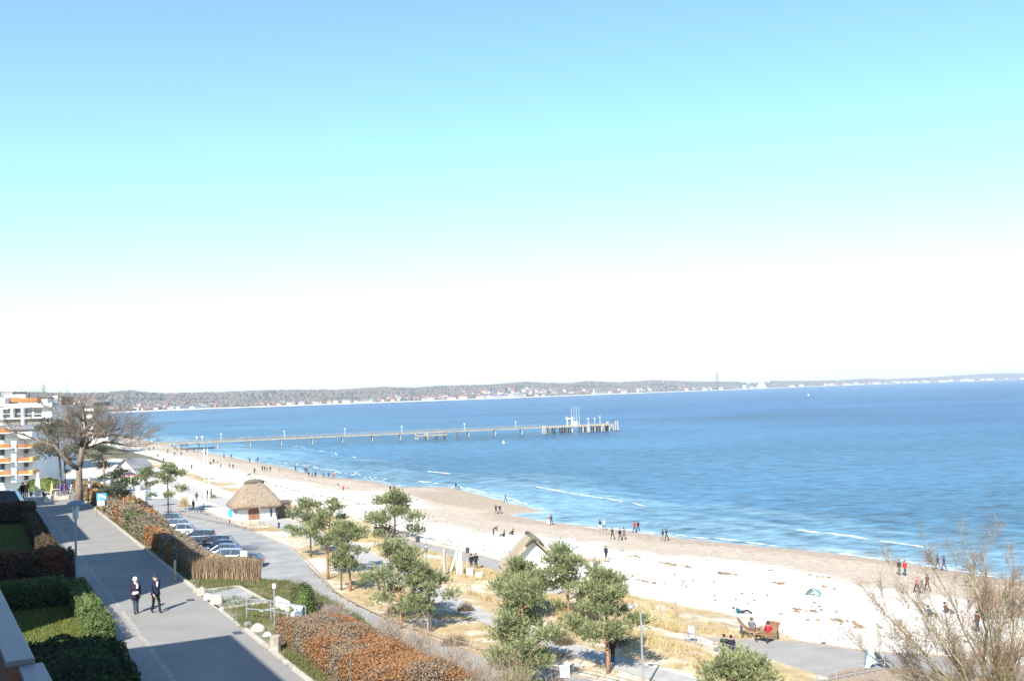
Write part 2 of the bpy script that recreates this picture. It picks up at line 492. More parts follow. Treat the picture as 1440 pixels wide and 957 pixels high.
# boardwalk: narrow at the far side, widening into the big deck on the right
deckmat = bpy.data.materials.new('deck_boards'); deckmat.use_nodes = True
_t = deckmat.node_tree; _b = _t.nodes['Principled BSDF']; _b.inputs['Roughness'].default_value = .85
_tc = _t.nodes.new('ShaderNodeTexCoord'); _mp = _t.nodes.new('ShaderNodeMapping'); _mp.inputs['Rotation'].default_value = (0, 0, -ROAD_ANG+.5)
_wv = _t.nodes.new('ShaderNodeTexWave'); _wv.inputs['Scale'].default_value = .7; _wv.inputs['Distortion'].default_value = .4; _wv.inputs['Detail'].default_value = 2
_nz = _t.nodes.new('ShaderNodeTexNoise'); _nz.inputs['Scale'].default_value = .45; _nz.inputs['Detail'].default_value = 5
_cr = _t.nodes.new('ShaderNodeMix'); _cr.data_type = 'RGBA'; _cr.inputs[6].default_value = (.15,.14,.125,1); _cr.inputs[7].default_value = (.30,.28,.25,1)
_ma = _t.nodes.new('ShaderNodeMath'); _ma.operation = 'MULTIPLY_ADD'; _ma.inputs[1].default_value = .35
_t.links.new(_tc.outputs['Object'], _mp.inputs[0]); _t.links.new(_mp.outputs[0], _wv.inputs[0]); _t.links.new(_mp.outputs[0], _nz.inputs[0])
_t.links.new(_wv.outputs['Fac'], _ma.inputs[0]); _t.links.new(_nz.outputs[0], _ma.inputs[2]); _t.links.new(_ma.outputs[0], _cr.inputs[0]); _t.links.new(_cr.outputs[2], _b.inputs['Base Color'])
DZ = 3.98
up_px = [(500,741),(536,750),(605,766),(680,782),(760,806),(850,862),(900,886),(920,892),(960,895),(1003,896),(1060,898),(1120,901),(1170,908),(1217,915),(1320,922),(1440,936),(1600,960)]
lo_px = [(492,745),(530,757),(605,775),(680,796),(745,822),(830,874),(890,896),(920,901),(943.6,904),(975,914),(1013,927),(1095,950),(1150,975),(1200,1010),(1300,1050),(1420,1100),(1560,1160)]
upw = [P(a, b, DZ) for a, b in up_px]; low = [P(a, b, DZ) for a, b in lo_px]
struct(strip('boardwalk', [(p.x, p.y) for p in low], [(p.x, p.y) for p in upw], 0, deckmat, sub=3, z=DZ, cross=3))
b = MB()
for L_ in (upw, low):
    for a, c in zip(L_[:-1], L_[1:]):
        b.add([(a.x, a.y, DZ-.004), (c.x, c.y, DZ-.004), (c.x, c.y, DZ-.5), (a.x, a.y, DZ-.5)], [(0,1,2,3)])
        n_ = Vector((-(c-a).y, (c-a).x, 0)).normalized()*.05
        b.add([(a.x-n_.x, a.y-n_.y, DZ-.10), (c.x-n_.x, c.y-n_.y, DZ-.10), (c.x+n_.x, c.y+n_.y, DZ-.10), (a.x+n_.x, a.y+n_.y, DZ-.10),
               (a.x-n_.x, a.y-n_.y, DZ+.06), (c.x-n_.x, c.y-n_.y, DZ+.06), (c.x+n_.x, c.y+n_.y, DZ+.06), (a.x+n_.x, a.y+n_.y, DZ+.06)],
              [(0,1,5,4),(1,2,6,5),(2,3,7,6),(3,0,4,7),(4,5,6,7)])
struct(b.build('boardwalk_edge', wood))
# side path to the boardwalk behind the big pines
pa = [(700,822),(722,838),(745,850)]; pb = [(770,818),(772,838),(790,862)]
struct(strip('path', [tuple(P(690,848,4.0))[:2], tuple(P(725,822,4.0))[:2]], [tuple(P(740,868,4.0))[:2], tuple(P(800,826,4.0))[:2]], .09, pathmat, sub=2, cross=3))

# ------------------------------------------------------------------ sea
def seamat():
    m = bpy.data.materials.new('sea_water'); m.use_nodes = True
    t = m.node_tree; b = t.nodes['Principled BSDF']; L = t.links.new
    an = t.nodes.new('ShaderNodeAttribute'); an.attribute_name = 'col'
    tc = t.nodes.new('ShaderNodeTexCoord')
    mp = t.nodes.new('ShaderNodeMapping'); mp.inputs['Rotation'].default_value = (0, 0, -ROAD_ANG+.12); mp.inputs['Scale'].default_value = (.75, 1.15, 1)
    L(tc.outputs['Object'], mp.inputs[0])
    n1 = t.nodes.new('ShaderNodeTexNoise'); n1.inputs['Scale'].default_value = .42; n1.inputs['Detail'].default_value = 6; n1.inputs['Roughness'].default_value = .6
    n2 = t.nodes.new('ShaderNodeTexNoise'); n2.inputs['Scale'].default_value = .17; n2.inputs['Detail'].default_value = 10; n2.inputs['Roughness'].default_value = .68
    n3 = t.nodes.new('ShaderNodeTexNoise'); n3.inputs['Scale'].default_value = .006; n3.inputs['Detail'].default_value = 4
    for n in (n1, n2, n3): L(mp.outputs[0], n.inputs[0])
    ad = t.nodes.new('ShaderNodeMath'); ad.operation = 'MULTIPLY_ADD'; ad.inputs[1].default_value = 2.4
    L(n2.outputs[0], ad.inputs[0]); L(n1.outputs[0], ad.inputs[2])
    bp = t.nodes.new('ShaderNodeBump'); bp.inputs['Strength'].default_value = 1; bp.inputs['Distance'].default_value = .55
    L(ad.outputs[0], bp.inputs['Height']); L(bp.outputs[0], b.inputs['Normal'])
    # darker and paler water by ripple patches
    s = t.nodes.new('ShaderNodeMath'); s.operation = 'MULTIPLY_ADD'; s.inputs[1].default_value = .75; L(n3.outputs[0], s.inputs[0]); L(n2.outputs[0], s.inputs[2])
    s2 = t.nodes.new('ShaderNodeMath'); s2.operation = 'MULTIPLY_ADD'; s2.inputs[1].default_value = 1.0; L(n1.outputs[0], s2.inputs[0]); L(s.outputs[0], s2.inputs[2])
    mr = t.nodes.new('ShaderNodeMapRange'); mr.inputs['From Min'].default_value = 1.12; mr.inputs['From Max'].default_value = 1.63; mr.inputs['To Min'].default_value = .3; mr.inputs['To Max'].default_value = 1.9
    L(s2.outputs[0], mr.inputs['Value'])
    vm = t.nodes.new('ShaderNodeVectorMath'); vm.operation = 'SCALE'; L(an.outputs['Color'], vm.inputs[0]); L(mr.outputs[0], vm.inputs['Scale'])
    L(vm.outputs[0], b.inputs['Base Color'])
    b.inputs['Roughness'].default_value = .30; b.inputs['IOR'].default_value = 1.33; b.inputs['Specular IOR Level'].default_value = .10
    return m
sm = sorted(set(lin(-300, 0, 30) + lin(0, 340, 3) + lin(340, 700, 10) + lin(700, 3000, 100) + lin(3000, 24001, 1500)))
sn = sorted(set(lin(55, 160, 1.5) + lin(160, 300, 6) + lin(300, 1000, 50) + lin(1000, 5000, 400) + lin(5000, 40001, 3500)))
MS, NS = np.meshgrid(np.array(sm), np.array(sn), indexing='ij')
XS = DM[0]*MS+DN[0]*NS; YS = DM[1]*MS+DN[1]*NS
DS = -shore_dist(XS.ravel(), YS.ravel()).reshape(XS.shape)
deep = np.array((.011,.052,.125)); mid = np.array((.030,.092,.155)); shal = np.array((.105,.185,.235)); edge = np.array((.22,.27,.28))
nzs = np.array([noise.fractal(Vector((MN(x, y)[0]*.02, MN(x, y)[1]*.14, 3)), .6, 2, 3) for x, y in zip(XS.ravel(), YS.ravel())]).reshape(XS.shape)
CS = mixc(np.broadcast_to(edge, XS.shape+(3,)), shal, sstep(.5, 3.5, DS+nzs*2))
CS = mixc(CS, mid, sstep(6, 42, DS+nzs*16))
CS = mixc(CS, deep, sstep(40, 500, DS))
ZS = 0.10*np.sin((NS + 3*nzs)*2*math.pi/9.0)*np.exp(-((DS-14)/22)**2)*(DS > 1)
idx = np.arange(XS.size).reshape(XS.shape)
Fq = np.stack([idx[:-1, :-1], idx[1:, :-1], idx[1:, 1:], idx[:-1, 1:]], -1).reshape(-1, 4)[:, ::-1]
struct(build_np('sea', np.stack([XS, YS, ZS], -1).reshape(-1, 3), Fq, seamat(), CS.reshape(-1, 3), smooth=True))
# foam: broken lines of small flat patches that ride just above the water
def foam(name, pxs, wid, seed, label, dens=1.0, jag=.25):
    r = random.Random(seed); pts = [P(a, c, .0) for a, c in pxs]
    b = MB()
    for a, c in zip(pts[:-1], pts[1:]):
        L_ = (c-a).length; k = int(L_/1.3*dens); d = (c-a).normalized(); nn_ = Vector((-d.y, d.x, 0))
        for i in range(k):
            t = (i+r.random())/k
            p = a.lerp(c, t) + nn_*r.gauss(0, jag)
            if noise.noise(Vector((p.x*.13, p.y*.13, seed))) < -.28: continue
            ww = wid*r.uniform(.35, 1); ll = r.uniform(.8, 2.2)
            n = 9
            vs = [(0, 0, .17)] ; ring = []
            for j in range(n):
                an = 2*math.pi*j/n; rr_ = r.uniform(.6, 1.15)
                q = d*(math.cos(an)*ll*rr_) + nn_*(math.sin(an)*ww*rr_)
                ring.append((q.x, q.y, .10))
            vs = [(p.x+x, p.y+y, z) for x, y, z in vs+ring]
            b.add(vs, [(0, 1+j, 1+(j+1) % n) for j in range(n)])
    o = b.build(name, mat('foam', (.80,.82,.82), .6, .1, 3), smooth=True)
    return stuff(o, label, 'foam')
foam('sea_foam', [(1125,746),(1180,752),(1240,761),(1292,768.5)], .30, 1, 'long white breaking wave off the beach at right', 1.0)
foam('sea_foam', [(752,684),(800,693),(850,701),(906,711)], .30, 2, 'long thin white wave crest off the sandbar', .75)
foam('sea_foam', [(605,663),(632,666)], .8, 3, 'small patch of white foam left of the sandbar wave', .8)
foam('sea_foam', [(585,677),(625,680)], .8, 4, 'pale foam patch just off the sandbar', .5, .8)
foam('sea_foam', [(415,627),(490,643)], .8, 5, 'scattered white wavelets near the pier', .2, 1.5)
foam('sea_foam', [(322,618),(360,612)], .7, 6, 'faint wavelets behind the pier near the shore', .2, 2)

foam('sea_foam', [(790,738),(880,745),(1000,757),(1110,770),(1255,788),(1385,810),(1440,816)], .16, 9, 'thin white wash along the water edge', .5, .3)
foam('sea_foam', [(640,683),(700,697),(765,716)], .2, 10, 'thin wash along the sandbar edge', .8, .4)
foam('sea_foam', [(400,650),(480,664),(540,676)], .35, 11, 'thin wash along the distant water edge', .5, 1.0)
# ------------------------------------------------------------------ far shore: beach strip and hills
RIDGE = [(0,551),(60,552),(105,553),(150,551.5),(181,548.5),(200,551),(230,553),(300,551.5),(360,549),(413,548),(473,548),(539,544),(579,545.6),(624,542),(658,541.6),(690,541),(720,538),(740,536.8),
         (770,538.5),(796,539),(825,536),(868,538),(915,535),(984,537),(1034,537),(1060,538),(1079,536),(1113,536.4),(1176,535.6),(1216,533),(1245,534),(1290,532),(1324,530),(1400,525.5),(1440,525.6),(1520,524),(1700,524)]
def ridge_h(px, Y):
    # ground height that reaches the skyline seen in column px when it stands at depth Y
    py = np.interp(px, [a for a, _ in RIDGE], [b_ for _, b_ in RIDGE])
    d = ray(px, py); return max(3.0, CZ + d.z/d.y*Y)
coast = [(-60, 1900)] + FARCOAST
cpx = np.array([c[0] for c in coast], float); cY = np.array([c[1] for c in coast], float)
cols_px = list(np.arange(-60, 1600, 10))
offs = [-12, 0, 25, 60, 150, 260, 400, 600, 850, 1200, 2500, 5000]
V = []; CC = []
FARPROF = {}
def far_h(px, k):
    Y = float(np.interp(px, cpx, cY)); hr = ridge_h(px, Y+600*(Y/3500)) - 6*(Y/3500)**.5
    hr = max(hr, 3)
    o = offs[k]
    if o < 0: return -.6
    if o == 0: return .25
    if o <= 25: return 1.6
    f = min(1, (o-25)/600.0); f = f*f*(3-2*f)
    if o <= 60: return 3.0
    return 3.0+(hr-3)*f*(1 if o <= 850 else .9)
for px in cols_px:
    Y = float(np.interp(px, cpx, cY)); sc = Y/3500
    for k, o in enumerate(offs):
        y = Y + o*sc; x = (px-720)/F*Y*(1+.15*o*sc/Y) ; x = (px-720)/F*y
        V.append((x, y, far_h(px, k)+ (fbm(x, y, .004, 3)*2 if k > 4 else 0)))
        CC.append((.62,.58,.52) if k <= 2 else ((.16,.14,.09) if k <= 4 else (.11,.095,.07)))
nk = len(offs); Fq = []
for i in range(len(cols_px)-1):
    for k in range(nk-1):
        a = i*nk+k; Fq.append((a, a+nk, a+nk+1, a+1))
fm = mat('far_land', (1,1,1), .95, .25, .02, attr='col')
struct(build_np('hills', V, Fq, fm, np.array(CC), smooth=True))
def far_pt(px, off):
    """point on the far land, off metres (at 3.5 km) behind its waterline"""
    Y = float(np.interp(px, cpx, cY)); sc = Y/3500
    y = Y + off*sc; x = (px-720)/F*y
    hs = [far_h(px, k) for k in range(nk)]
    return Vector((x, y, float(np.interp(off, offs, hs)))), sc
# woods on the far hills: many crowns, read as one mass
def blobs(name, items, label, seed=1):
    r = np.random.default_rng(seed)
    ico = []
    t = (1+5**.5)/2
    iv = np.array([(-1,t,0),(1,t,0),(-1,-t,0),(1,-t,0),(0,-1,t),(0,1,t),(0,-1,-t),(0,1,-t),(t,0,-1),(t,0,1),(-t,0,-1),(-t,0,1)], float); iv /= np.linalg.norm(iv[0])
    if_ = np.array([(0,11,5),(0,5,1),(0,1,7),(0,7,10),(0,10,11),(1,5,9),(5,11,4),(11,10,2),(10,7,6),(7,1,8),(3,9,4),(3,4,2),(3,2,6),(3,6,8),(3,8,9),(4,9,5),(2,4,11),(6,2,10),(8,6,7),(9,8,1)])
    Vs = []; Fs = []; Cs = []
    for i, (p, rad, hgt, col) in enumerate(items):
        j = 1+r.uniform(-.3, .3, (12, 1))
        v = iv*j*np.array((rad, rad, hgt)) + np.array(p)
        Vs.append(v); Fs.append(if_+12*i); c = np.array(col)*r.uniform(.85, 1.15, (12, 1)); Cs.append(c)
    o = build_np(name, np.concatenate(Vs), np.concatenate(Fs), leafmat('far_foliage', .0, .95), np.concatenate(Cs))
    return stuff(o, label, 'woodland')
r = random.Random(5)
items = []
BROWN = [(.125,.105,.09),(.14,.115,.095),(.115,.10,.088),(.145,.12,.095)]
DARK = [(.06,.075,.06),(.07,.08,.062)]
for i in range(14000):
    px = r.uniform(-40, 1460); off = r.choice([r.uniform(110, 300), r.uniform(300, 700), r.uniform(500, 800)])
    if 1034 < px < 1082 and r.random() < .9: continue
    if off < 260 and r.random() < (.75 if 560 < px < 800 else .45): continue
    p, sc = far_pt(px, off)
    rad = r.uniform(5, 9.5)*max(.8, sc); h = r.uniform(4.5, 8)*max(.7, sc)**.8
    con = fbm(px*.03, off*.01, 1, 2, 4) > .18
    items.append(((p.x, p.y, p.z+h*.3), rad, h, r.choice(DARK if con and r.random() < .7 else BROWN)))
for i in range(1400):   # ragged low trees behind the beach
    px = r.uniform(100, 1450); p, sc = far_pt(px, r.uniform(70, 160))
    if 1034 < px < 1082: continue
    items.append(((p.x, p.y, p.z+1.5), r.uniform(5, 10)*sc**.7, r.uniform(3, 6)*sc**.6, r.choice(BROWN+BROWN+DARK)))
blobs('woodland', items, 'leafless brown woods with dark conifers covering the far hills')
items = []
for i in range(900):      # trees inland on the near side, behind the houses on the left
    m = r.uniform(620, 1700); n = r.uniform(-500, 45)
    x, y = W(m, n); items.append(((x, y, 6), r.uniform(4, 8), r.uniform(4, 7), r.choice(BROWN+DARK)))
blobs('woodland', items, 'brown bare woods behind the seaside buildings at left', 2)

def house_mesh(name, wallm, roofm, w_=11, d_=8, h=5, rh=3.4):
    b = MB(); x, y = w_/2, d_/2
    b.add([(-x,-y,-2),(x,-y,-2),(x,y,-2),(-x,y,-2),(-x,-y,h),(x,-y,h),(x,y,h),(-x,y,h),(-x,0,h+rh),(x,0,h+rh)],
          [(0,1,5,4),(2,3,7,6),(1,2,6,9,5),(3,0,4,8,7)], 0)
    e = .5
    b.add([(-x-e,-y-e,h-.3),(x+e,-y-e,h-.3),(x+e,0,h+rh+.15),(-x-e,0,h+rh+.15),(x+e,y+e,h-.3),(-x-e,y+e,h-.3)], [(0,1,2,3),(3,2,4,5)], 1)
    for wx in (-.3, 0, .3):
        b.box((wx*w_, -y-.03, h*.6), (1.3, .06, 1.4), 2)
    b.box((x+.03, 0, h*.6), (.06, 1.6, 1.4), 2)
    return b.build(name, [wallm, roofm, glass])
far_white = mat('far_white_wall', (.78,.77,.74), .9, .04, .3)
far_cream = mat('far_cream_wall', (.66,.58,.46), .9, .04, .3)
far_brick = mat('far_brick_wall', (.33,.15,.10), .9, .1, .3)
styles = [(far_white, roofred, 'white house with a red roof'), (far_white, roofgrey, 'white house with a grey roof'), (far_cream, roofred, 'cream house with a red roof'),
          (far_brick, roofbrown, 'brick house with a brown roof'), (far_white, roofbrown, 'white house with a brown roof')]
protos = []
def place_house(px, off, st, rz, s):
    p, sc = far_pt(px, off)
    lab = f'small {styles[st][2]} among those on the far shore'
    nm = 'shore_house'
    if st not in PR:
        o = house_mesh(nm, *styles[st][:2]); PR[st] = o
    else:
        o = PR[st].copy(); COL.objects.link(o)
    o.location = p; o.rotation_euler = (0, 0, rz); o.scale = (s, s, s)
    tag(o, lab, 'house', {0:'white houses with red roofs on the far shore',1:'white houses with grey roofs on the far shore',2:'cream houses with red roofs on the far shore',3:'brick houses on the far shore',4:'white houses with brown roofs on the far shore'}[st])
PR = {}
r = random.Random(11)
segs = [(105,190,10,(60,330)),(190,300,20,(55,200)),(300,420,12,(50,120)),(420,520,12,(50,90)),(520,640,34,(45,200)),(640,790,62,(45,330)),(790,900,24,(60,260)),(900,1035,16,(60,200)),(1085,1220,12,(50,90)),(1220,1330,24,(50,120)),(1330,1440,14,(40,100))]
for a, c, k, (o0, o1) in segs:
    for i in range(k):
        px = r.uniform(a, c); sc = float(np.interp(px, cpx, cY))/3500
        place_house(px, r.uniform(o0, o1), r.choices([0,1,2,3,4], [.9,6,2.4,.7,4.5])[0], r.uniform(-.6, .6), r.uniform(.9, 1.5)*max(.85, sc**.75))
# long white hotel blocks and halls that show as pale bars
def block(px0, px1, off, h, label, name='seafront_hotel', m=far_white):
    p0, sc = far_pt(px0, off); p1, _ = far_pt(px1, off)
    L_ = (p1-p0).length; c = (p0+p1)/2; rz = math.atan2(p1.y-p0.y, p1.x-p0.x)
    e = empty(name, c, label, 'building', rz)
    b = MB(); b.box((0, 0, h/2-1), (L_, 14, h+2)); b.build('wall', m, e)
    b = MB(); b.box((0, 0, h+.3), (L_+1, 15, .6)); b.build('roof', roofgrey, e)
    for fl in range(int(h//3)):
        b = MB(); b.box((0, -7.05, 1.8+fl*3), (L_*.9, .2, 1.3)); b.build('window_band', glass, e)
    return e
for a in [(247,262,60,6,'low white seafront hotel at the left of the far shore'),(268,290,60,5,'long white beach hall left of the woods on the far shore'),(498,517,50,6,'long low white hall on the far shore above the pier middle'),
          (684,712,50,9,'large white hotel in the thick of the far town'),(716,735,55,12,'tall white hotel block right in the far town'),(832,852,70,7,'low white hall right of the far town'),(895,903,90,7,'small white block on the far hillside'),
          (868,876,150,14,'narrow white apartment tower on the far hill'),(1190,1212,60,8,'white seafront row beyond the pyramid')]:
    block(*a)
# holiday park: pale pyramid hall, lattice tower
p, sc = far_pt(1068, 60)
e = empty('glass_pyramid', p, 'pale bluish pyramid hall on the far shore right of the tower', 'pyramid hall')
pyr = mat('pale_cladding', (.50,.66,.74), .5, .05, .05)
b = MB(); s_ = 27; b.add([(-s_,-s_,0),(s_,-s_,0),(s_,s_,0),(-s_,s_,0),(-8,-8,38),(8,-8,38),(8,8,38),(-8,8,38),(0,0,60)], [(0,1,5,4),(1,2,6,5),(2,3,7,6),(3,0,4,7),(4,5,8),(5,6,8),(6,7,8),(7,4,8)]); b.build('cladding', pyr, e)
b = MB(); b.box((0, -s_-2, 5), (40, 5, 12)); b.build('entrance_hall', far_white, e)
block(1044, 1052, 60, 22, 'white slab block left of the far pyramid', 'apartment_block')
block(1054, 1060, 60, 12, 'low white block beside the far pyramid', 'apartment_block')
p, sc = far_pt(1006, 120)
e = empty('lookout_tower', p, 'tall brown lattice tower rising above the far woods', 'tower')
b = MB(); h = 92
for sx in (-1, 1):
    for sy in (-1, 1):
        b.tube([(sx*6, sy*6, 0), (sx*4, sy*4, h)], .9, 4)
b.build('column', mat('tower_steel', (.16,.12,.11), .7, .1, .1), e)
b = MB()
for i in range(12):
    z0 = i*h/12; z1 = z0+h/12; a0 = 6-2*z0/h; a1 = 6-2*z1/h
    b.tube([(-a0,-a0,z0),(a1,-a1,z1)], .6, 4); b.tube([(a0,-a0,z0),(-a1,-a1,z1)], .6, 4); b.tube([(-a0,a0,z0),(-a1,-a1,z1)], .6, 4)
b.build('bracing', MATS['tower_steel'], e)
b = MB(); b.box((0,0,h+1),(11,11,3)); b.build('cabin', MATS['tower_steel'], e)
# pale masts seen above the woods
for px_, hh_ in ((939, 75), (931, 45)):
    p, sc = far_pt(px_, 500)
    b = MB(); b.tube([(0,0,0),(0,0,hh_)], [1.0,.6], 6); o = b.build('radio_mast', mat('mast_grey', (.7,.7,.72), .6), loc=p)
    tag(o, 'taller thin pale mast above the far woods' if px_ == 939 else 'shorter faint mast left of the taller one', 'mast')

# ------------------------------------------------------------------ the pier
PA = Vector((-172, 449, 0)); PB = Vector((58, 542, 0)); pd = (PB-PA).normalized(); pn = Vector((-pd.y, pd.x, 0)); pang = math.atan2(pd.y, pd.x)
pier = empty('pier', PA, 'long wooden pier running out from the beach into the bay', 'pier', pang)
LP = (PB-PA).length
def on_pier(px, perp=0.0):
    # along-coordinate of the pier where column px crosses its line
    k = (px-720)/F; t = (k*PA.y-PA.x)/(pd.x-k*pd.y); return t
pierwood = mat('pier_wood', (.25,.21,.16), .85, .2, 1.0)
pilewood = mat('pile_wood', (.10,.085,.07), .85, .2, 1.0)
paleconc = mat('pale_pile', (.33,.31,.27), .8, .15, 1.0)
HX = on_pier(757)
b = MB(); b.box((HX/2, 0, 3.55), (HX, 3.0, .22)); b.build('deck', pierwood, pier)
b = MB()
for s_ in (-1.3, 1.3): b.box((HX/2, s_, 3.2), (HX, .25, .46))
b.build('beam', mat('pier_beam', (.30,.26,.20), .85, .2, 1.0), pier)
for s_ in (-1, 1):
    b = MB(); b.box((HX/2, s_*1.45, 4.62), (HX, .08, .07)); b.box((HX/2, s_*1.45, 4.2), (HX, .04, .04))
    for i in range(int(HX//3)): b.box((i*3.0, s_*1.45, 4.15), (.08, .08, 1.0))
    b.build('railing', pierwood, pier)
for px in (252, 277, 303, 349, 393, 436, 478, 520, 559, 655, 692, 729):
    t = on_pier(px)
    b = MB(); b.tube([(t, -.95, -1.2), (t, -.9, 3.0)], .24, 8); b.build('pile', paleconc if px > 290 else pilewood, pier)
    b = MB(); b.tube([(t, .95, -1.2), (t, .9, 3.0)], .22, 8); b.box((t, 0, 2.85), (.4, 3.1, .35)); b.build('pile', pilewood, pier)
# lower landing stage
t0, t1 = on_pier(579), on_pier(621)
b = MB(); b.box(((t0+t1)/2, -3.6, 1.9), (t1-t0, 3.4, .7)); b.build('landing_stage', pierwood, pier)
for px in (580, 594, 608, 620, 637):
    t = on_pier(px); b = MB(); b.tube([(t, -4.9, -1.5), (t, -4.9, 3.6 if px in (594, 620) else 2.2)], .26, 8); b.tube([(t, -1.9, -1.5), (t, -1.9, 3.0)], .3, 8); b.build('pile', pilewood if px > 600 else paleconc, pier)
# head
HE = on_pier(851)
b = MB(); b.box(((HX+HE)/2, 0, 3.6), (HE-HX, 7.5, .35)); b.build('head_deck', pierwood, pier)
b = MB(); b.box(((HX+HE)/2, -3.76, 3.15), (HE-HX, .25, .55)); b.build('head_beam', mat('pier_beam', (.4,.35,.27)), pier)
for px, dk in ((764,1),(774,1),(785,1),(789,1),(797,0),(812,0),(817,1),(829,0),(833,1),(838,0),(843,1),(849,0)):
    t = on_pier(px); b = MB()
    b.tube([(t, -3.3, -1.5), (t, -3.3, 3.2)], .38 if not dk else .32, 8); b.tube([(t+.5, 2.4, -1.5), (t+.5, 2.4, 3.2)], .35, 8); b.tube([(t+.6, 0, -1.5), (t+.6, 0, 3.2)], .35, 8)
    b.build('pile', pilewood if dk else paleconc, pier)
for px in (768, 780, 792, 805):
    t = on_pier(px); b = MB(); b.tube([(t, -3.2, .2), (t+3, -3.2, 3.0)], .2, 6); b.build('brace', pilewood, pier)
def dolphin(px, perp, label, k=5, h=4.4, rr=.9):
    t = on_pier(px); c = PA + pd*t + pn*perp
    e = empty('mooring_dolphin', (c.x, c.y, 0), label, 'mooring posts', pang, 'mooring posts round the pier head')
    for i in range(k):
        a = 2*math.pi*i/k; b = MB(); b.tube([(math.cos(a)*rr*1.2, math.sin(a)*rr*1.2, -1.5), (math.cos(a)*rr*.7, math.sin(a)*rr*.7, h-(i%2)*.5)], .3, 7); b.build('post', paleconc, e)
dolphin(757, -4.5, 'cluster of pale mooring posts where the pier widens', 6, 4.3, 1.1)
dolphin(818, -5, 'pale mooring posts on the near side of the pier head', 3, 4.6, .7)
dolphin(838, -5, 'short group of mooring posts near the pier head end', 2, 4.2, .6)
dolphin(850.5, 0, 'tall pale mooring posts just off the pier head', 3, 5.0, .7)
dolphin(857, 0, 'low pale mooring posts between two taller groups at the pier end', 2, 3.6, .6)
dolphin(863.5, 0, 'outermost thick mooring posts beyond the pier end', 4, 5.0, .9)
gate = empty('gate_portal', PA+pd*on_pier(796.5)+Vector((0,0,3.78)), 'white portal gate standing on the pier head', 'gate', pang)
for s_ in (-1, 1):
    b = MB(); b.box((s_*1.4, -1, 1.9), (.42, .5, 3.8)); b.build('post', white, gate)
b = MB(); b.box((0, -1, 3.6), (4.0, .55, .5)); b.box((-1.9, -1, 4.2), (.3, .4, .7)); b.box((1.6, -1, 4.05), (.3, .4, .4)); b.build('lintel', white, gate)
b = MB(); b.box((0, 0, 0), (3.0, 2.2, 1.5)); b.box((0, 0, .9), (3.3, 2.5, .3)); o = b.build('ticket_booth', white, loc=PA+pd*on_pier(804)+Vector((0,0,4.55)), bevel=.05); o.rotation_euler[2] = pang
tag(o, 'small white booth beside the portal on the pier head', 'booth')
for i, px in enumerate((802.5, 806.3, 809.5, 813.3)):
    b = MB(); b.tube([(0,0,0),(0,0,9.2)], [.07,.045], 6); o = b.build('flagpole', white, loc=PA+pd*on_pier(px)+pn*2+Vector((0,0,3.78)))
    b = MB(); b.lathe([(.02,0),(.14,.08),(.14,.2),(.02,.28)], (0,0,9.2), 8); b.build('finial', white, o)
    tag(o, ['leftmost white flagpole on the pier head','second white flagpole from the left on the pier head','third white flagpole from the left on the pier head','rightmost white flagpole on the pier head'][i], 'flagpole', 'bare flagpoles on the pier head')
def pier_lamp(px, h, label, perp=1.2, grp='white lamps along the pier'):
    e = empty('pier_lamp', PA+pd*on_pier(px)+pn*perp+Vector((0,0,3.7)), label, 'lamp', pang, grp)
    b = MB(); b.tube([(0,0,0),(0,0,h)], [.09,.07], 6); b.build('pole', white, e)
    b = MB(); b.lathe([(.08,h-.8),(.36,h-.35),(.55,h-.1),(.5,h),(.1,h+.08)], (0,0,0), 10); b.build('lamp_shade', white, e)
for px, l in ((309,'white pier lamp closest to the beach that has a tall pole'),(398,'white pier lamp second from the beach'),(483,'white pier lamp above the middle of the shoreward half'),(563,'white pier lamp just left of the landing stage'),(651,'white pier lamp just right of the landing stage'),(723,'white pier lamp between the landing stage and the pier head')):
    pier_lamp(px, 3.1, l)
for px, l in ((825,'left lamp of three at the pier head end'),(834,'middle lamp of three at the pier head end'),(841.5,'right lamp of three at the pier head end')):
    pier_lamp(px, 3.3 if px < 840 else 4.0, l)
for px, l in ((275,'left low round white float on the pier near the beach'),(282.5,'right low round white float on the pier near the beach')):
    b = MB(); b.lathe([(.1,-.5),(.5,-.3),(.65,0),(.5,.3),(.1,.45)], (0,0,0), 12); b.box((0,0,-1.0),(.14,.14,1.4)); o = b.build('dome_lamp', white, loc=PA+pd*on_pier(px)+pn*1.2+Vector((0,0,5.5)), smooth=True); tag(o, l.replace('float','dome lamp'), 'lamp')
# old groyne of dark piles crossing the near beach before the pier
ga, gb = P(256, 631, .3), P(302, 630, 0)
b = MB()
for i in range(40):
    p = ga.lerp(gb, i/39); b.tube([(p.x, p.y, -.8), (p.x, p.y, .75+.1*math.sin(i*2.3))], .16, 5)
o = b.build('groyne', pilewood); tag(o, 'dark line of wooden groyne piles running into the sea', 'groyne')
# buoys, a sail far out
for px, py, l in ((708,622.5,'white buoy in the water below the pier'),(1137,556,'tiny white sail far out on the right'),(802,552,'tiny white boat near the far shore')):
    p = P(px, py, 0); s_ = (.6 if py > 600 else 1.8)
    b = MB(); b.lathe([(.1*s_,-.2*s_),(1*s_,0),(1*s_,.4*s_),(.3*s_,.9*s_),(.2*s_,1.7*s_),(.05*s_,2.0*s_)], (0,0,0), 10); o = b.build('buoy' if py > 600 else 'boat', white, loc=p); tag(o, l, 'buoy' if py > 600 else 'boat')

# ------------------------------------------------------------------ buildings on the left
def wbox(m0, m1, n0, n1, z0, z1, b, mi=0):
    b.prism([W(m0,n0), W(m1,n0), W(m1,n1), W(m0,n1)], z0, z1, mi)
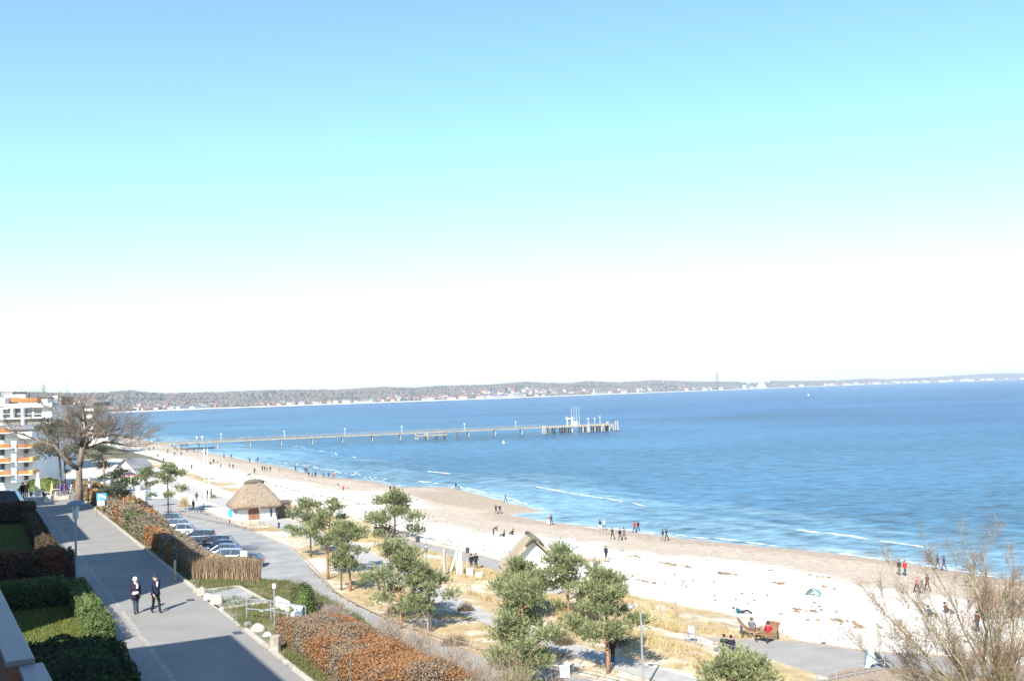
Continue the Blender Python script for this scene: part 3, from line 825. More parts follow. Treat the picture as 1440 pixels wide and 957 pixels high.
# apartment house of the camera and its neighbours (left of the frame; they shade the road)
def offblock(m0, m1, n0, n1, z1, label, name='apartment_house'):
    o = MB(); wbox(m0, m1, n0, n1, 11.5, z1, o); o = o.build(name, render_w); tag(o, label, 'building')
    rr_ = MB(); wbox(m0-.3, m1+.3, n0-.3, n1+.4, z1+.003, z1+.35, rr_); rr_.build('roof', roofgrey, o)
    k = 0; z = 13.2
    for z in np.arange(13.0, z1-2, 2.9):
        for m_ in np.arange(m0+1.5, m1-2.5, 4.2):
            q = MB(); wbox(m_, m_+2.4, n1, n1+.04, z, z+1.8, q); q.build('window', glass, o)
    return o
offblock(-26, 30.2, -14, -2.6, 24.75, 'white apartment house the photograph is taken from')
offblock(42.9, 54.6, -15, -3, 28.4, 'tall white apartment house left of the shaded road')
offblock(68, 86, -14, -3, 23.2, 'lower apartment house left of the road beyond the tall one')
offblock(87, 90.5, -14, -3, 29, 'narrow stair tower left of the road')
offblock(98, 108, -14, -3, 23, 'apartment house left of the road near the terrace')
# balcony parapet in the corner of the picture
copm = mat('coping_metal', (.19,.17,.165), .45, .08, 3)
brownp = mat('brown_panel', (.30,.13,.07), .6, .1, 3)
par = empty('balcony_parapet', (0,0,0), 'brown balcony parapet with a grey coping in the lower left corner', 'balcony')
zc = 20.6
q0 = P(49, 924, zc); q1 = P(0, 826, zc); dd = (q1-q0).normalized(); nn_ = Vector((dd.y, -dd.x, 0))   # nn_ points to the street
if nn_.x < 0: nn_ = -nn_
def qpt(a, s_): v = q0 + dd*a + nn_*s_; return (v.x, v.y)
b = MB(); b.prism([qpt(0,0), qpt(9,0), qpt(9,-.17), qpt(0,-.17)], zc-.04, zc); b.build('coping', copm, par, bevel=.006)
b = MB(); b.prism([qpt(0.01,-.02), qpt(9,-.02), qpt(9,-.15), qpt(0.01,-.15)], zc-1.05, zc-.042); b.build('panel', brownp, par)
b = MB(); b.prism([qpt(-.02,.045), qpt(-2.5,.045), qpt(-2.5,-.10), qpt(-.02,-.10)], zc-.07, zc-.03); b.build('coping', copm, par, bevel=.006)
b = MB(); b.prism([qpt(-.03,.03), qpt(-2.5,.03), qpt(-2.5,-.08), qpt(-.03,-.08)], zc-1.1, zc-.072); b.build('panel', brownp, par)
b = MB(); b.prism([qpt(-2.5,-.16), qpt(9,-.16), qpt(9,-2.6), qpt(-2.5,-2.6)], zc-1.3, zc-1.07); b.build('floor', mat('balcony_floor', (.30,.31,.34), .8, .08, 3), par)

# orange-balcony house and the big white house behind it
def px_frame(px, Y):  # world x at column px and depth Y
    return (px-720)/F*Y
def zpx(px, py, Y):
    d = ray(px, py); return CZ + d.z/d.y*Y
def fbox(b, px0, px1, py0, py1, Y, depth, mi=0):
    """box whose front stands at depth Y and spans these picture columns/rows there"""
    x0, x1 = px_frame(px0, Y), px_frame(px1, Y); pm = (px0+px1)/2
    z1, z0 = zpx(pm, py0, Y), zpx(pm, py1, Y)
    b.box(((x0+x1)/2, Y+depth/2, (z0+z1)/2), (x1-x0, depth, z1-z0), mi)
def facade(name, label, boxes):
    e = empty(name, (px_frame(30, boxes[0][6]), boxes[0][6], 4.5), label, 'building')
    bpy.context.view_layer.update()
    for nm, m, px0, px1, py0, py1, Y, dp in boxes:
        b = MB(); fbox(b, px0, px1, py0, py1, Y, dp); o = b.build(nm, m, e)
        o.location = -Vector(e.location)
    return e
YA = 206.0
bx = [('wall', render_w, -60, 45, 605, 692, YA, 14), ('roof', roofgrey, -60, 47, 600, 604.7, YA-1.5, 16), ('stair_wall', white, 14, 21, 620, 678, YA-3.5, 3.4), ('roof_terrace', render_w, 13, 43, 607, 616.5, YA-2.5, 2.4)]
for yy in (624, 643, 661.5):
    bx += [('balcony', orange, 21.6, 39, yy, yy+5, YA-3.0, .25), ('balcony_side', mat('yellow_panel', (.46,.26,.08), .6), 39.1, 44, yy-.8, yy+5, YA-3.1, 2.9), ('balcony_slab', white, 21.6, 44, yy+5.1, yy+6, YA-3.0, 2.9)]
    bx += [('window', glass, 22, 29, yy+7, yy+15.5, YA-.15, .1), ('window', glass, 31, 38, yy+7, yy+13, YA-.15, .1)]
for yy in (602.5, 624, 644, 662):
    bx += [('balcony', orange, -20, 12, yy, yy+6, YA-5.0, .25), ('balcony_slab', white, -20, 13, yy+6.1, yy+7, YA-5, 4.9)]
    bx += [('window', glass, -10, 4.5, yy+8, yy+16, YA-.16, .1)]
facade('balcony_house', 'white apartment house with orange balcony fronts at the left edge', bx)
YB = 262.0
bx = [('wall', render_w, -60, 71, 571.5, 690, YB, 18), ('attic', orange, 4, 51, 559.5, 564.8, YB+2, 10), ('attic_wall', mat('attic_wall', (.30,.24,.20), .8), 5, 50, 564.9, 571.4, YB+2.2, 9), ('side_wall', white, -20, 5, 559, 571.4, YB-.5, 10), ('parapet', white, 4, 71, 567.2, 572.5, YB-1.6, .3)]
for px0, px1 in ((2.5,13),(17,27.5),(31.5,43),(46,56.5)):
    bx += [('window', glass, px0, px1, 575, 580.5, YB-.2, .1), ('window', glass, px0, px1, 582.2, 586.4, YB-.2, .1)]
bx += [('loggia', mat('loggia_shadow', (.16,.14,.12), .8), 3, 28, 590, 598, YB-.25, .1), ('loggia', MATS['loggia_shadow'], 32, 60, 589, 596, YB-.25, .1), ('cornice', white, -20, 62, 599, 601.5, YB-2, 1.9), ('cornice', white, -20, 71, 587, 588.6, YB-1.4, 1.2),  # flat dark panels paint the shade inside the loggias
       ('pillar', white, 28, 31, 573, 600, YB-1.5, 1.2), ('pillar', white, 13.5, 16.5, 573, 588, YB-1.5, 1.2), ('chimney', darkmetal, 38, 39.5, 552, 560, YB+6, .5), ('roof_hut', white, 52, 65, 561, 567, YB+4, 6), ('roof_hut', roofgrey, 0, 16, 551, 557, YB+10, 8), ('roof_hut', white, 5, 34, 554.5, 560, YB+8, 6)]
for px0 in (5, 15):
    bx += [('attic_window', glass, px0, px0+8, 565.3, 569.5, YB+2.05, .1)]
facade('white_apartment_house', 'large white apartment house with an orange attic behind the balcony house', bx)
YC = 292.0
bx = [('wall', white, 44, 84, 621, 672, YC, 12), ('roof', roofred, 43, 60, 616, 620.5, YC-1, 13), ('roof', roofgrey, 60.2, 88, 617, 620.6, YC-1, 13), ('window', roofred, 46, 52, 627, 631, YC-.2, .1), ('window', roofred, 47, 51, 638, 641, YC-.2, .1), ('window', glass, 68, 72, 629, 633, YC-.2, .1), ('sign', mat('shop_lettering', (.35,.08,.05), .7), 67, 73, 632, 633.5, YC-.3, .1), ('awning', cream, 62, 80, 657, 661, YC-4, 3.8), ('shop_window', glass, 64, 78, 662, 671, YC-.2, .1)]
facade('white_shop_building', 'plain white shop building with red shutters behind the parasol', bx)
YD = 395.0
bx = [('wall', cream, 87, 104, 566, 645, YD, 14), ('wall', white, 88, 130, 572, 640, YD+4, 14), ('roof', roofgrey, 86, 131, 566, 571.5, YD+3, 16), ('window_band', glass, 90, 102, 576, 579, YD-.3, .1), ('window_band', glass, 90, 102, 584, 587, YD-.3, .1), ('window_band', glass, 90, 102, 592, 595, YD-.3, .1), ('window_band', glass, 106, 128, 578, 581, YD+3.6, .1), ('window_band', glass, 106, 128, 589, 592, YD+3.6, .1)]
facade('pale_hotel', 'pale hotel block behind the big bare tree', bx)
YE = 330.0
bx = [('tower', mat('brown_brick', (.17,.13,.11), .9, .2, .6), 71, 85, 558, 640, YE, 9), ('tower_head', concrete, 73, 80, 556, 561, YE-.3, 4), ('window_band', glass, 73, 79, 563, 600, YE-.15, .1)]
facade('brick_tower', 'dark brick stair tower between the white house and the bare tree', bx)
YF = 400.0
bx = [('wall', white, 100, 150, 607, 627, YF, 10), ('roof', roofgrey, 99, 151, 604, 607, YF-1, 12), ('window_band', glass, 103, 147, 611, 616, YF-.2, .1), ('terrace', cream, 96, 154, 621, 627, YF-6, 5.8)]
facade('beach_restaurant', 'long low white beach restaurant seen through the bare tree', bx)
# café with gable roof on the plaza (A-shaped grey roof, white gable)
p = G(190, 667); sc_ = p.y/F
e = empty('beach_cafe', p, 'white gabled beach cafe with a grey roof beyond the bare tree', 'building', R(-32))
b = MB(); b.add([(-4,-3.5,0),(4,-3.5,0),(4,3.5,0),(-4,3.5,0),(-4,-3.5,2.6),(4,-3.5,2.6),(4,3.5,2.6),(-4,3.5,2.6),(0,-3.5,5),(0,3.5,5)], [(0,1,5,8,4),(2,3,7,9,6),(1,2,6,5),(3,0,4,7)]); b.build('wall', white, e)
b = MB(); b.add([(-4.8,-4.4,2.2),(0,-4.4,5.15),(0,4.2,5.15),(-4.8,4.2,2.2),(4.8,-4.4,2.2),(4.8,4.2,2.2)], [(0,1,2,3),(1,4,5,2)]); b.add([(-4.8,-4.4,1.95),(0,-4.4,4.9),(0,4.2,4.9),(-4.8,4.2,1.95),(4.8,-4.4,1.95),(4.8,4.2,1.95)], [(3,2,1,0),(2,5,4,1)]); b.build('roof', roofgrey, e)
b = MB(); b.box((0,-3.53,1.3),(2.2,.06,1.9)); b.build('window', glass, e)
e.scale = (.72,.72,.78)
b = MB(); b.box((0,-5.6,2.2),(6.5,3.6,.12)); b.build('awning', cream, e)
for sx in (-3,3):
    b = MB(); b.tube([(sx,-7.2,0),(sx,-7.2,2.15)], .06, 6); b.build('post', white, e)

# ------------------------------------------------------------------ thatched huts
def hip_thatch(w_, d_, ze, zr, ridge, over=.0):
    """hipped thatch roof with slightly curved faces; closed underneath"""
    b = MB(); N = 7; rings = []
    for i in range(N+1):
        t = i/N; c = t + .035*math.sin(math.pi*t)     # faint swell
        x = w_/2*(1-t)+ridge/2*t; y = d_/2*(1-t)+.08*t; z = ze+(zr-ze)*c
        ring = []
        for k in range(28):
            # rounded rectangle
            a = 2*math.pi*k/28; ex = .22 + .25*t
            cx = math.copysign(abs(math.cos(a))**ex, math.cos(a)); cy = math.copysign(abs(math.sin(a))**ex, math.sin(a))
            ring.append((cx*x, cy*y, z + .05*math.sin(k*5.1+i*3)))
        rings.append(ring)
    under = [(x*.93, y*.93, z-.32) for x, y, z in rings[0]]
    allr = [under] + rings
    vs = [p for r_ in allr for p in r_]; fs = []
    for i in range(len(allr)-1):
        for k in range(28):
            a = i*28+k; b2 = i*28+(k+1) % 28; fs.append((a, b2, b2+28, a+28))
    fs.append(tuple(range(28))[::-1]); fs.append(tuple(len(vs)-28+k for k in range(28)))
    b.add(vs, fs); return b
hp = G(358, 729)
sc_h = hp.y/F
hut = empty('thatched_hut', hp, 'white beach kiosk with a hipped thatched roof', 'hut', R(24))
wd = 53*sc_h; 
b = MB(); b.box((0,0,1.2),(wd,4.8,2.4)); b.build('wall', white, hut)
b = hip_thatch(wd+2.0, 7.2, 2.15, 5.35, 2.5); b.build('roof', thatch, hut, smooth=True)
b = MB(); b.tube([(-1.45,0,5.25),(-.8,0,5.42),(0,0,5.46),(.8,0,5.42),(1.45,0,5.25)], [.26,.36,.38,.36,.26], 10); b.build('roof_ridge', thatch_ridge, hut, smooth=True)
b = MB()
pts = [(-.7 + 1.4*i/10, 0) for i in range(11)]
b.add([(-1.3,-2.43,.15),(.35,-2.43,.15),(.35,-2.43,1.5),(-.1,-2.43,1.85),(-.8,-2.43,1.9),(-1.3,-2.43,1.5),(-1.3,-2.37,.15),(.35,-2.37,.15),(.35,-2.37,1.5),(-.1,-2.37,1.85),(-.8,-2.37,1.9),(-1.3,-2.37,1.5)], [(0,1,2,3,4,5),(0,6,7,1),(1,7,8,2),(2,8,9,3),(3,9,10,4),(4,10,11,5),(5,11,6,0)])
b.build('wooden_door', mat('door_wood', (.20,.10,.06), .7, .2, 4), hut)
for x in (2.0, 2.75):
    b = MB(); b.box((x,-2.43,1.0),(.32,.06,1.2)); b.build('window', glass, hut)
for y in (-1.6,-.3,1.0):
    b = MB(); b.box((-wd/2-.03,y,1.1),(.07,.22,2.0)); b.build('shutter', mat('shutter_blue', (.10,.22,.34), .6), hut)
b = MB(); b.box((-wd/2-.02,0,2.02),(.1,4.7,.5)); b.build('window_band', glass, hut)
b = MB(); b.box((wd/2+1.2,.4,1.05),(2.3,2.6,2.1)); b.box((wd/2+1.2,.4,2.2),(2.7,3.0,.18)); b.build('lean_to_shed', mat('shed_wood', (.13,.09,.07), .8, .2, 4), hut)
# white gabled hut with thatched edge on the beach
p0 = G(748, 815)
h2 = empty('gabled_hut', p0, 'white gabled beach hut with thick thatch edges rising behind the pines', 'hut', R(11))
k = p0.y/F
HW = 2.9; ZR = 4.15; ZE = 1.3
b = MB(); a_ = HW-.45
b.add([(-a_,-1,-.3),(a_,-1,-.3),(a_,-1,ZE),(0,-1,ZR-.25),(-a_,-1,ZE),(-a_,1,-.3),(a_,1,-.3),(a_,1,ZE),(0,1,ZR-.25),(-a_,1,ZE)], [(0,1,2,3,4),(9,8,7,6,5),(1,6,7,2),(0,4,9,5)]); b.build('gable_wall', white, h2)
for s_ in (-1, 1):
    b = MB(); vs = []
    for y in (-1.75, 1.6):
        vs += [(s_*HW, y, ZE-.25), (0, y, ZR-.1), (0, y, ZR+.32), (s_*(HW+.18), y, ZE+.12)]
    b.add(vs, [(0,1,2,3),(7,6,5,4),(0,4,5,1),(2,6,7,3),(1,5,6,2),(0,3,7,4)]); b.build('thatch_slope', mat('thatch_pale', (.29,.235,.17), .95, .25, 5, .03, 22), h2, bevel=.08)
b = MB(); b.tube([(0,-1.85,ZR+.14),(0,0,ZR+.18),(0,1.7,ZR+.14)], [.24,.24,.22], 12); b.tube([(-.85,-1.7,ZR-.62),(-.3,-1.75,ZR-.02),(0,-1.75,ZR+.1),(.3,-1.75,ZR-.02),(.85,-1.7,ZR-.62)], [.12,.18,.20,.18,.12], 10); b.build('thatch_ridge_cap', thatch_ridge, h2, smooth=True)
b = MB(); b.box((.75,-1.03,2.2),(.10,.05,.8)); b.build('vent', glass, h2)
# ------------------------------------------------------------------ foliage tools
def leaf_cloud(name, pts, nrm, size, cols, label=None, parent=None, m=None, seed=1, aspect=.6, tilt=.9):
    """one small quad per point, roughly facing nrm with random tilt"""
    r = np.random.default_rng(seed); N = len(pts); pts = np.asarray(pts, float); nrm = np.asarray(nrm, float)
    d = nrm + r.normal(0, tilt, (N, 3)); d /= np.linalg.norm(d, axis=1)[:, None]
    a = np.cross(d, r.normal(0, 1, (N, 3))); a /= np.linalg.norm(a, axis=1)[:, None]+1e-9
    c = np.cross(d, a)
    s = (np.asarray(size)*r.uniform(.6, 1.3, N))[:, None]
    V = np.stack([pts-a*s, pts+c*s*aspect, pts+a*s, pts-c*s*aspect], 1).reshape(-1, 3)
    Fq = np.arange(4*N).reshape(N, 4)
    C = np.repeat(np.asarray(cols), 4, 0)
    return build_np(name, V, Fq, m or LEAF, C, parent)
def spikes(name, base, dirs, length, width, cols, parent=None, m=None, seed=1):
    """thin triangles from base along dirs"""
    r = np.random.default_rng(seed); base = np.asarray(base, float); dirs = np.asarray(dirs, float); N = len(base)
    side = np.cross(dirs, r.normal(0, 1, (N, 3))); side /= np.linalg.norm(side, axis=1)[:, None]+1e-9
    L_ = np.asarray(length).reshape(-1, 1) if np.ndim(length) else length
    W_ = np.asarray(width).reshape(-1, 1) if np.ndim(width) else width
    V = np.stack([base-side*W_/2, base+side*W_/2, base+dirs*L_], 1).reshape(-1, 3)
    Fq = np.arange(3*N).reshape(N, 3); C = np.repeat(np.asarray(cols), 3, 0)
    return build_np(name, V, Fq, m or LEAF, C, parent)

def pine(base, height, cw, ch, label, seed, lean=(0,0), cy=None, trunk_r=None, dark=False, nclump=16, dens=1.0, crown_off=(0,0), tall=False, bk=None, name='pine_tree', asym=0.0):
    """trunk, limbs, and a crown of needle tufts in clumps. cw, ch: crown width and height; top of crown at height"""
    r = np.random.default_rng(seed)
    e = empty(name, base, label, 'tree')
    tr = trunk_r or max(.07, height*.018)
    topc = height-ch*.15; cz0 = height-ch
    pts = []; rad = []
    for i in range(9):
        t = i/8; z = t*topc
        pts.append((lean[0]*t + crown_off[0]*t*t*.7 + .06*math.sin(3*t+seed), lean[1]*t+crown_off[1]*t*t*.7+.06*math.cos(4*t+seed), z-.15)); rad.append(tr*(1.15-.85*t))
    b = MB(); b.tube(pts, rad, 9); b.build('trunk', bk or bark, e, smooth=True)
    nclump = int(nclump*1.15); clumps = []
    tries = 0
    ctr = np.array((lean[0]+crown_off[0], lean[1]+crown_off[1]))
    while len(clumps) < nclump and tries < 4000:
        tries += 1
        t = r.uniform(0.03, 1); z = cz0 + ch*t
        rr = cw/2*(math.sin(math.pi*min(1, .22+.72*(t**.85)))**.8)*r.uniform(.30, 1.04)
        a = r.uniform(0, 2*math.pi)
        rr *= 1+asym*math.cos(a)
        p = np.array((ctr[0]*t+rr*math.cos(a), ctr[1]*t+rr*math.sin(a), z))
        cr = cw*r.uniform(.10, .185)
        if all(np.linalg.norm((p-q)*np.array((1,1,1.3))) > .66*(cr+c2)*.8 for q, c2 in clumps): clumps.append((p, cr))
    clumps = [(p_*np.array((1,1,1))-np.array((0,0,.10*cw)), c_) for p_, c_ in clumps]; clumps.append((np.array((ctr[0], ctr[1], height-ch*.08-cw*.15)), cw*.12))
    # limbs
    b = MB()
    for p, cr in clumps:
        zt = max(cz0*.9, p[2]-.30*np.hypot(p[0], p[1])-.1); zt = min(zt, topc*.97)
        t = zt/topc; s0 = Vector(pts[min(8, int(t*8))]); s1 = Vector(pts[min(8, int(t*8)+1)]); s = s0.lerp(s1, t*8-int(t*8))
        q = Vector(p); mid = s.lerp(q, .55) + Vector((0, 0, -.06*cw*.3))
        b.tube([s, mid, q], [tr*.42, tr*.28, tr*.12], 5)
    b.build('limbs', bk or bark, e, smooth=True)
    B = []; D = []; Cc = []; Ln = []
    base_c = np.array((.10,.13,.06)) if not dark else np.array((.06,.08,.05))
    hi_c = np.array((.36,.38,.18)) if not dark else np.array((.12,.145,.08))
    for p, cr in clumps:
        nt = int(70*dens*(cr/.6)**1.3)+12
        u = r.normal(0, 1, (nt, 3)); u /= np.linalg.norm(u, axis=1)[:, None]
        rad_ = cr*np.abs(r.normal(.72, .34, nt))
        tp = p + u*rad_[:, None]*np.array((1.15, 1.15, .58))
        tone = np.clip(.45+r.normal(0, .28, nt), 0, 1)
        for k in range(nt):
            nn = 14
            ds = u[k]*.75+np.array((0, 0, .75))+r.normal(0, .22, 3); ds /= np.linalg.norm(ds)
            d = ds*.95 + r.normal(0, .48, (nn, 3)); d /= np.linalg.norm(d, axis=1)[:, None]
            sl_ = r.uniform(.18, .42)
            B.append(tp[k][None]+ds[None]*(r.uniform(0, sl_, (nn, 1)))); D.append(d)
            Ln.append(r.uniform(.12, .24, nn)*(1+.02*height))
            cc = base_c*(1-tone[k])+hi_c*tone[k]
            if r.random() < .05: cc = np.array((.17,.12,.06))
            Cc.append(np.repeat(cc[None], nn, 0)*r.uniform(.8, 1.2, (nn, 1)))
    B = np.concatenate(B); D = np.concatenate(D); Cc = np.concatenate(Cc); Ln = np.concatenate(Ln)
    spikes('crown', B, D, Ln, .042*(base[1]/80 if base[1] > 80 else 1)**.8, Cc, e, seed=seed)
    return e
def at_h(px_base, py_base, py_top):
    """ground point under a pixel, and the height of something there reaching py_top"""
    p = G(px_base, py_base); d = ray(px_base, py_top); return p, CZ + d.z/d.y*p.y - p.z
def pine_px(bx, by, ty, cx0, cx1, cy1, label, seed, **k):
    p, h = at_h(bx, by, ty); s = p.y/F
    return pine(p, h, (cx1-cx0)*s, (cy1-ty)*s*1.02, label, seed, crown_off=(((cx0+cx1)/2-bx)*s, 0), **k)
pine_px(436.5,783,697,408,466,744,'young pine on a thin dark trunk, first left of the lower road bend',1,nclump=12,bk=bark_dark,trunk_r=.09)
pine_px(460.6,814,700,444,504,762,'pine with a pale trunk beside the road bend behind the round bush',2,nclump=14)
pine_px(493,830,728,458,523,792,'pine with a straight pale brown trunk over its own dappled shadow',3,nclump=14)
pine_px(481,829,768,466,498,797,'small dark pine with a black trunk between two pale trunked pines',4,nclump=6,dark=True,bk=bark_dark,trunk_r=.09)
pine_px(556,757,685,518,593,741,'spreading pine standing alone by the boardwalk before the white beach',5,nclump=15,dens=1.2)
pine_px(564,884,755,508,600,840,'tall pine with an orange trunk beside the slim lamp post',6,nclump=18)
pine_px(605,888,792,568,634,848,'loose pine with a dark trunk right behind the slim lamp post',7,nclump=13,bk=bark_dark,trunk_r=.10)
pine_px(739,966,812,684,790,932,'biggest pine standing foremost by the road at the bottom centre',8,nclump=22,dens=1.5,trunk_r=.17)
pine_px(801,880,757,762,830,846,'pine on the right of the dense clump hiding the gabled hut',9,nclump=18,dens=1.3)
pine_px(738,872,779,688,768,830,'pine in the left of the clump with low limbs before the gabled hut',10,nclump=20,dens=1.3)
pine_px(857,946,790,804,898,882,'pine with a bare pale trunk beside the promenade lamp',11,nclump=20,dens=1.25)
pine_px(1040,1003,912,992,1088,985,'low bushy pine at the bottom edge in front of the deck',12,nclump=22,dens=1.3)
pine_px(236,722,650,212,260,693,'umbrella pine behind the left end of the wooden rail',13,nclump=10,bk=bark_dark)
pine_px(206,700,655,190,224,682,'thin young pine left of the umbrella pine',14,nclump=8)
pine_px(165,716,652,148,188,706,'dark pine with layered limbs beside the blue parking sign',15,nclump=11,dark=True,bk=bark_dark)
pine_px(86,690,584,40,112,632,'large flat crowned pine in front of the white apartment house',16,nclump=13,bk=bark_dark,dens=.55,dark=True)
pine_px(92,678,628,72,106,662,'lower pine left of the big bare tree trunk',17,nclump=7,dens=.6,dark=True)
pine_px(146,696,622,122,170,672,'round pine right behind the big bare tree',18,nclump=9,dens=.6,dark=True)

# ------------------------------------------------------------------ bare trees
def bare_tree(name, base, label, stems, seed, levels, bk, twig_cols, twig_n=10, twig_len=.5, twig_w=.02, spread=.6, name_cat='tree', up=.25, lenf=.72):
    """stems: list of (points, r0) main limbs; grows forks and fine twigs on them"""
    r = random.Random(seed); e = empty(name, base, label, name_cat)
    wood_ = MB(); tb = []; td = []; tl = []; tc_ = []
    def grow(p, d, L_, rad, lv):
        n = 4; pts = [p]; dd = d.copy()
        for i in range(n):
            dd = (dd + Vector((r.gauss(0, .16), r.gauss(0, .16), r.gauss(0, .10)+up*.12))).normalized()
            pts.append(pts[-1] + dd*L_/n)
        wood_.tube(pts, [rad*(1-.55*i/n) for i in range(n+1)], 5 if lv < 2 else 4, cap=False)
        if lv >= levels:
            for q in pts[1:]:
                for _ in range(twig_n//4+1):
                    v = (dd*.8 + Vector((r.gauss(0, .6), r.gauss(0, .6), r.gauss(.15, .5)))).normalized()
                    tb.append(tuple(q)); td.append(tuple(v)); tl.append(twig_len*r.uniform(.5, 1.3)); tc_.append(r.choice(twig_cols))
            return
        for k in range(r.choice((2, 3, 3))):
            i = r.choice((1, 2, 3, 4)); a = Vector((r.gauss(0, 1), r.gauss(0, 1), r.gauss(up, .8))).normalized()
            nd = (dd + a*spread).normalized()
            grow(pts[i], nd, L_*r.uniform(.6, .85), rad*(1-.55*i/n)*.62, lv+1)
        grow(pts[-1], dd, L_*lenf, rad*.45, lv+1)
    trunk = MB()
    for pts, r0, forks, fl in stems:
        n = len(pts)-1
        trunk.tube(pts, [r0*(1-.62*i/n) for i in range(n+1)], 9)
        for i in range(1, n+1):
            for _ in range(forks):
                d = (Vector(pts[i])-Vector(pts[i-1])).normalized()
                a = Vector((r.gauss(0, 1), r.gauss(0, 1), r.gauss(up, .7))).normalized()
                t = r.random(); q = Vector(pts[i-1]).lerp(Vector(pts[i]), t)
                grow(q, (d+a*spread*1.2).normalized(), fl*r.uniform(.6, 1.15), r0*(1-.62*(i-1+t)/n)*.4, 0)
        grow(Vector(pts[-1]), (Vector(pts[-1])-Vector(pts[-2])).normalized(), fl, r0*.36, 0)
    trunk.build('trunk', bk, e, smooth=True)
    wood_.build('limbs', bk, e, smooth=True)
    spikes('twigs', tb, td, tl, twig_w, np.array(tc_), e, m=TWIG, seed=seed)
    return e
p, h = at_h(111, 706, 545); s = p.y/F
def op(dx, dy, dep=0): return (dx*s, dep, dy*s)   # offsets in picture units at the tree's own depth
oak = [([op(0,-2), op(0,20), op(1,45), op(2,52)], .46, 0, 1),
       ([op(1,45), op(-12,60,-1), op(-27,80,-1), op(-40,88,-2), op(-52,93,-2)], .24, 3, 2.6),
       ([op(2,50), op(4,70), op(3,95,1), op(5,106,1), op(9,118,0)], .27, 3, 1.9),
       ([op(3,80), op(14,92,-1), op(32,97,-2), op(48,92,-2), op(62,94,-2), op(80,90,-2)], .20, 4, 2.0),
       ([op(2,72), op(24,82,2), op(42,80,2), op(56,76,2)], .16, 3, 1.9),
       ([op(3,92), op(-12,106,1), op(-24,116,1), op(-36,124,1)], .15, 3, 1.7),
       ([op(3,96), op(20,106,-1), op(40,112,-1), op(58,108,-1)], .14, 3, 1.8),
       ([op(2,60), op(-4,84,3), op(-16,100,3), op(-34,112,3)], .15, 3, 2.2)]
bare_tree('bare_oak_tree', p, 'huge leafless tree with spreading limbs at the end of the upper road', oak, 4, 2, oakbark, [(.17,.13,.09),(.13,.10,.075)], twig_n=5, twig_len=.9, twig_w=.02, spread=.75)
# the leafless tree at the right edge
bx_, by_ = P(1412, 1085, 4.4).x, P(1412, 1085, 4.4).y
base = ground(bx_, by_); s = base.y/F
rr_ = random.Random(3); st = [([(0,0,-.2),(.05,0,1.0),(0,.1,2.2)], .16, 0, 1)]
tg = [(-175,262),(-150,205),(-128,300),(-100,225),(-75,325),(-48,285),(-25,335),(-5,300),(14,340),(35,290),(58,330),(-140,160),(80,270),(-12,240),(-62,190),(26,215),(-190,190),(100,220),(-90,270),(-165,235)]
for i, (dx, dy) in enumerate(tg):
    dep = rr_.uniform(-1.8, 1.8); a = Vector((rr_.uniform(-.1,.1), 0, rr_.uniform(.3, 2.4)))
    b_ = Vector((dx*s*.9, dep, dy*s*.84)); k = [a]
    for t in (.25, .5, .75):
        q = a.lerp(b_, t); q.z += .9*math.sin(math.pi*t)*(1 if abs(dx) < 90 else .25)*rr_.uniform(.3,1); q.x += rr_.gauss(0, .12); q.y += rr_.gauss(0, .12); k.append(q)
    k.append(b_); st.append(([tuple(v) for v in k], rr_.uniform(.045, .07), 4, 1.15))
bare_tree('bare_tree', base, 'leafless many stemmed tree at the lower right edge', st, 8, 1, twigbark, [(.17,.12,.075),(.15,.125,.07),(.20,.11,.07)], twig_n=10, twig_len=.8, twig_w=.016, spread=.45, up=.5)

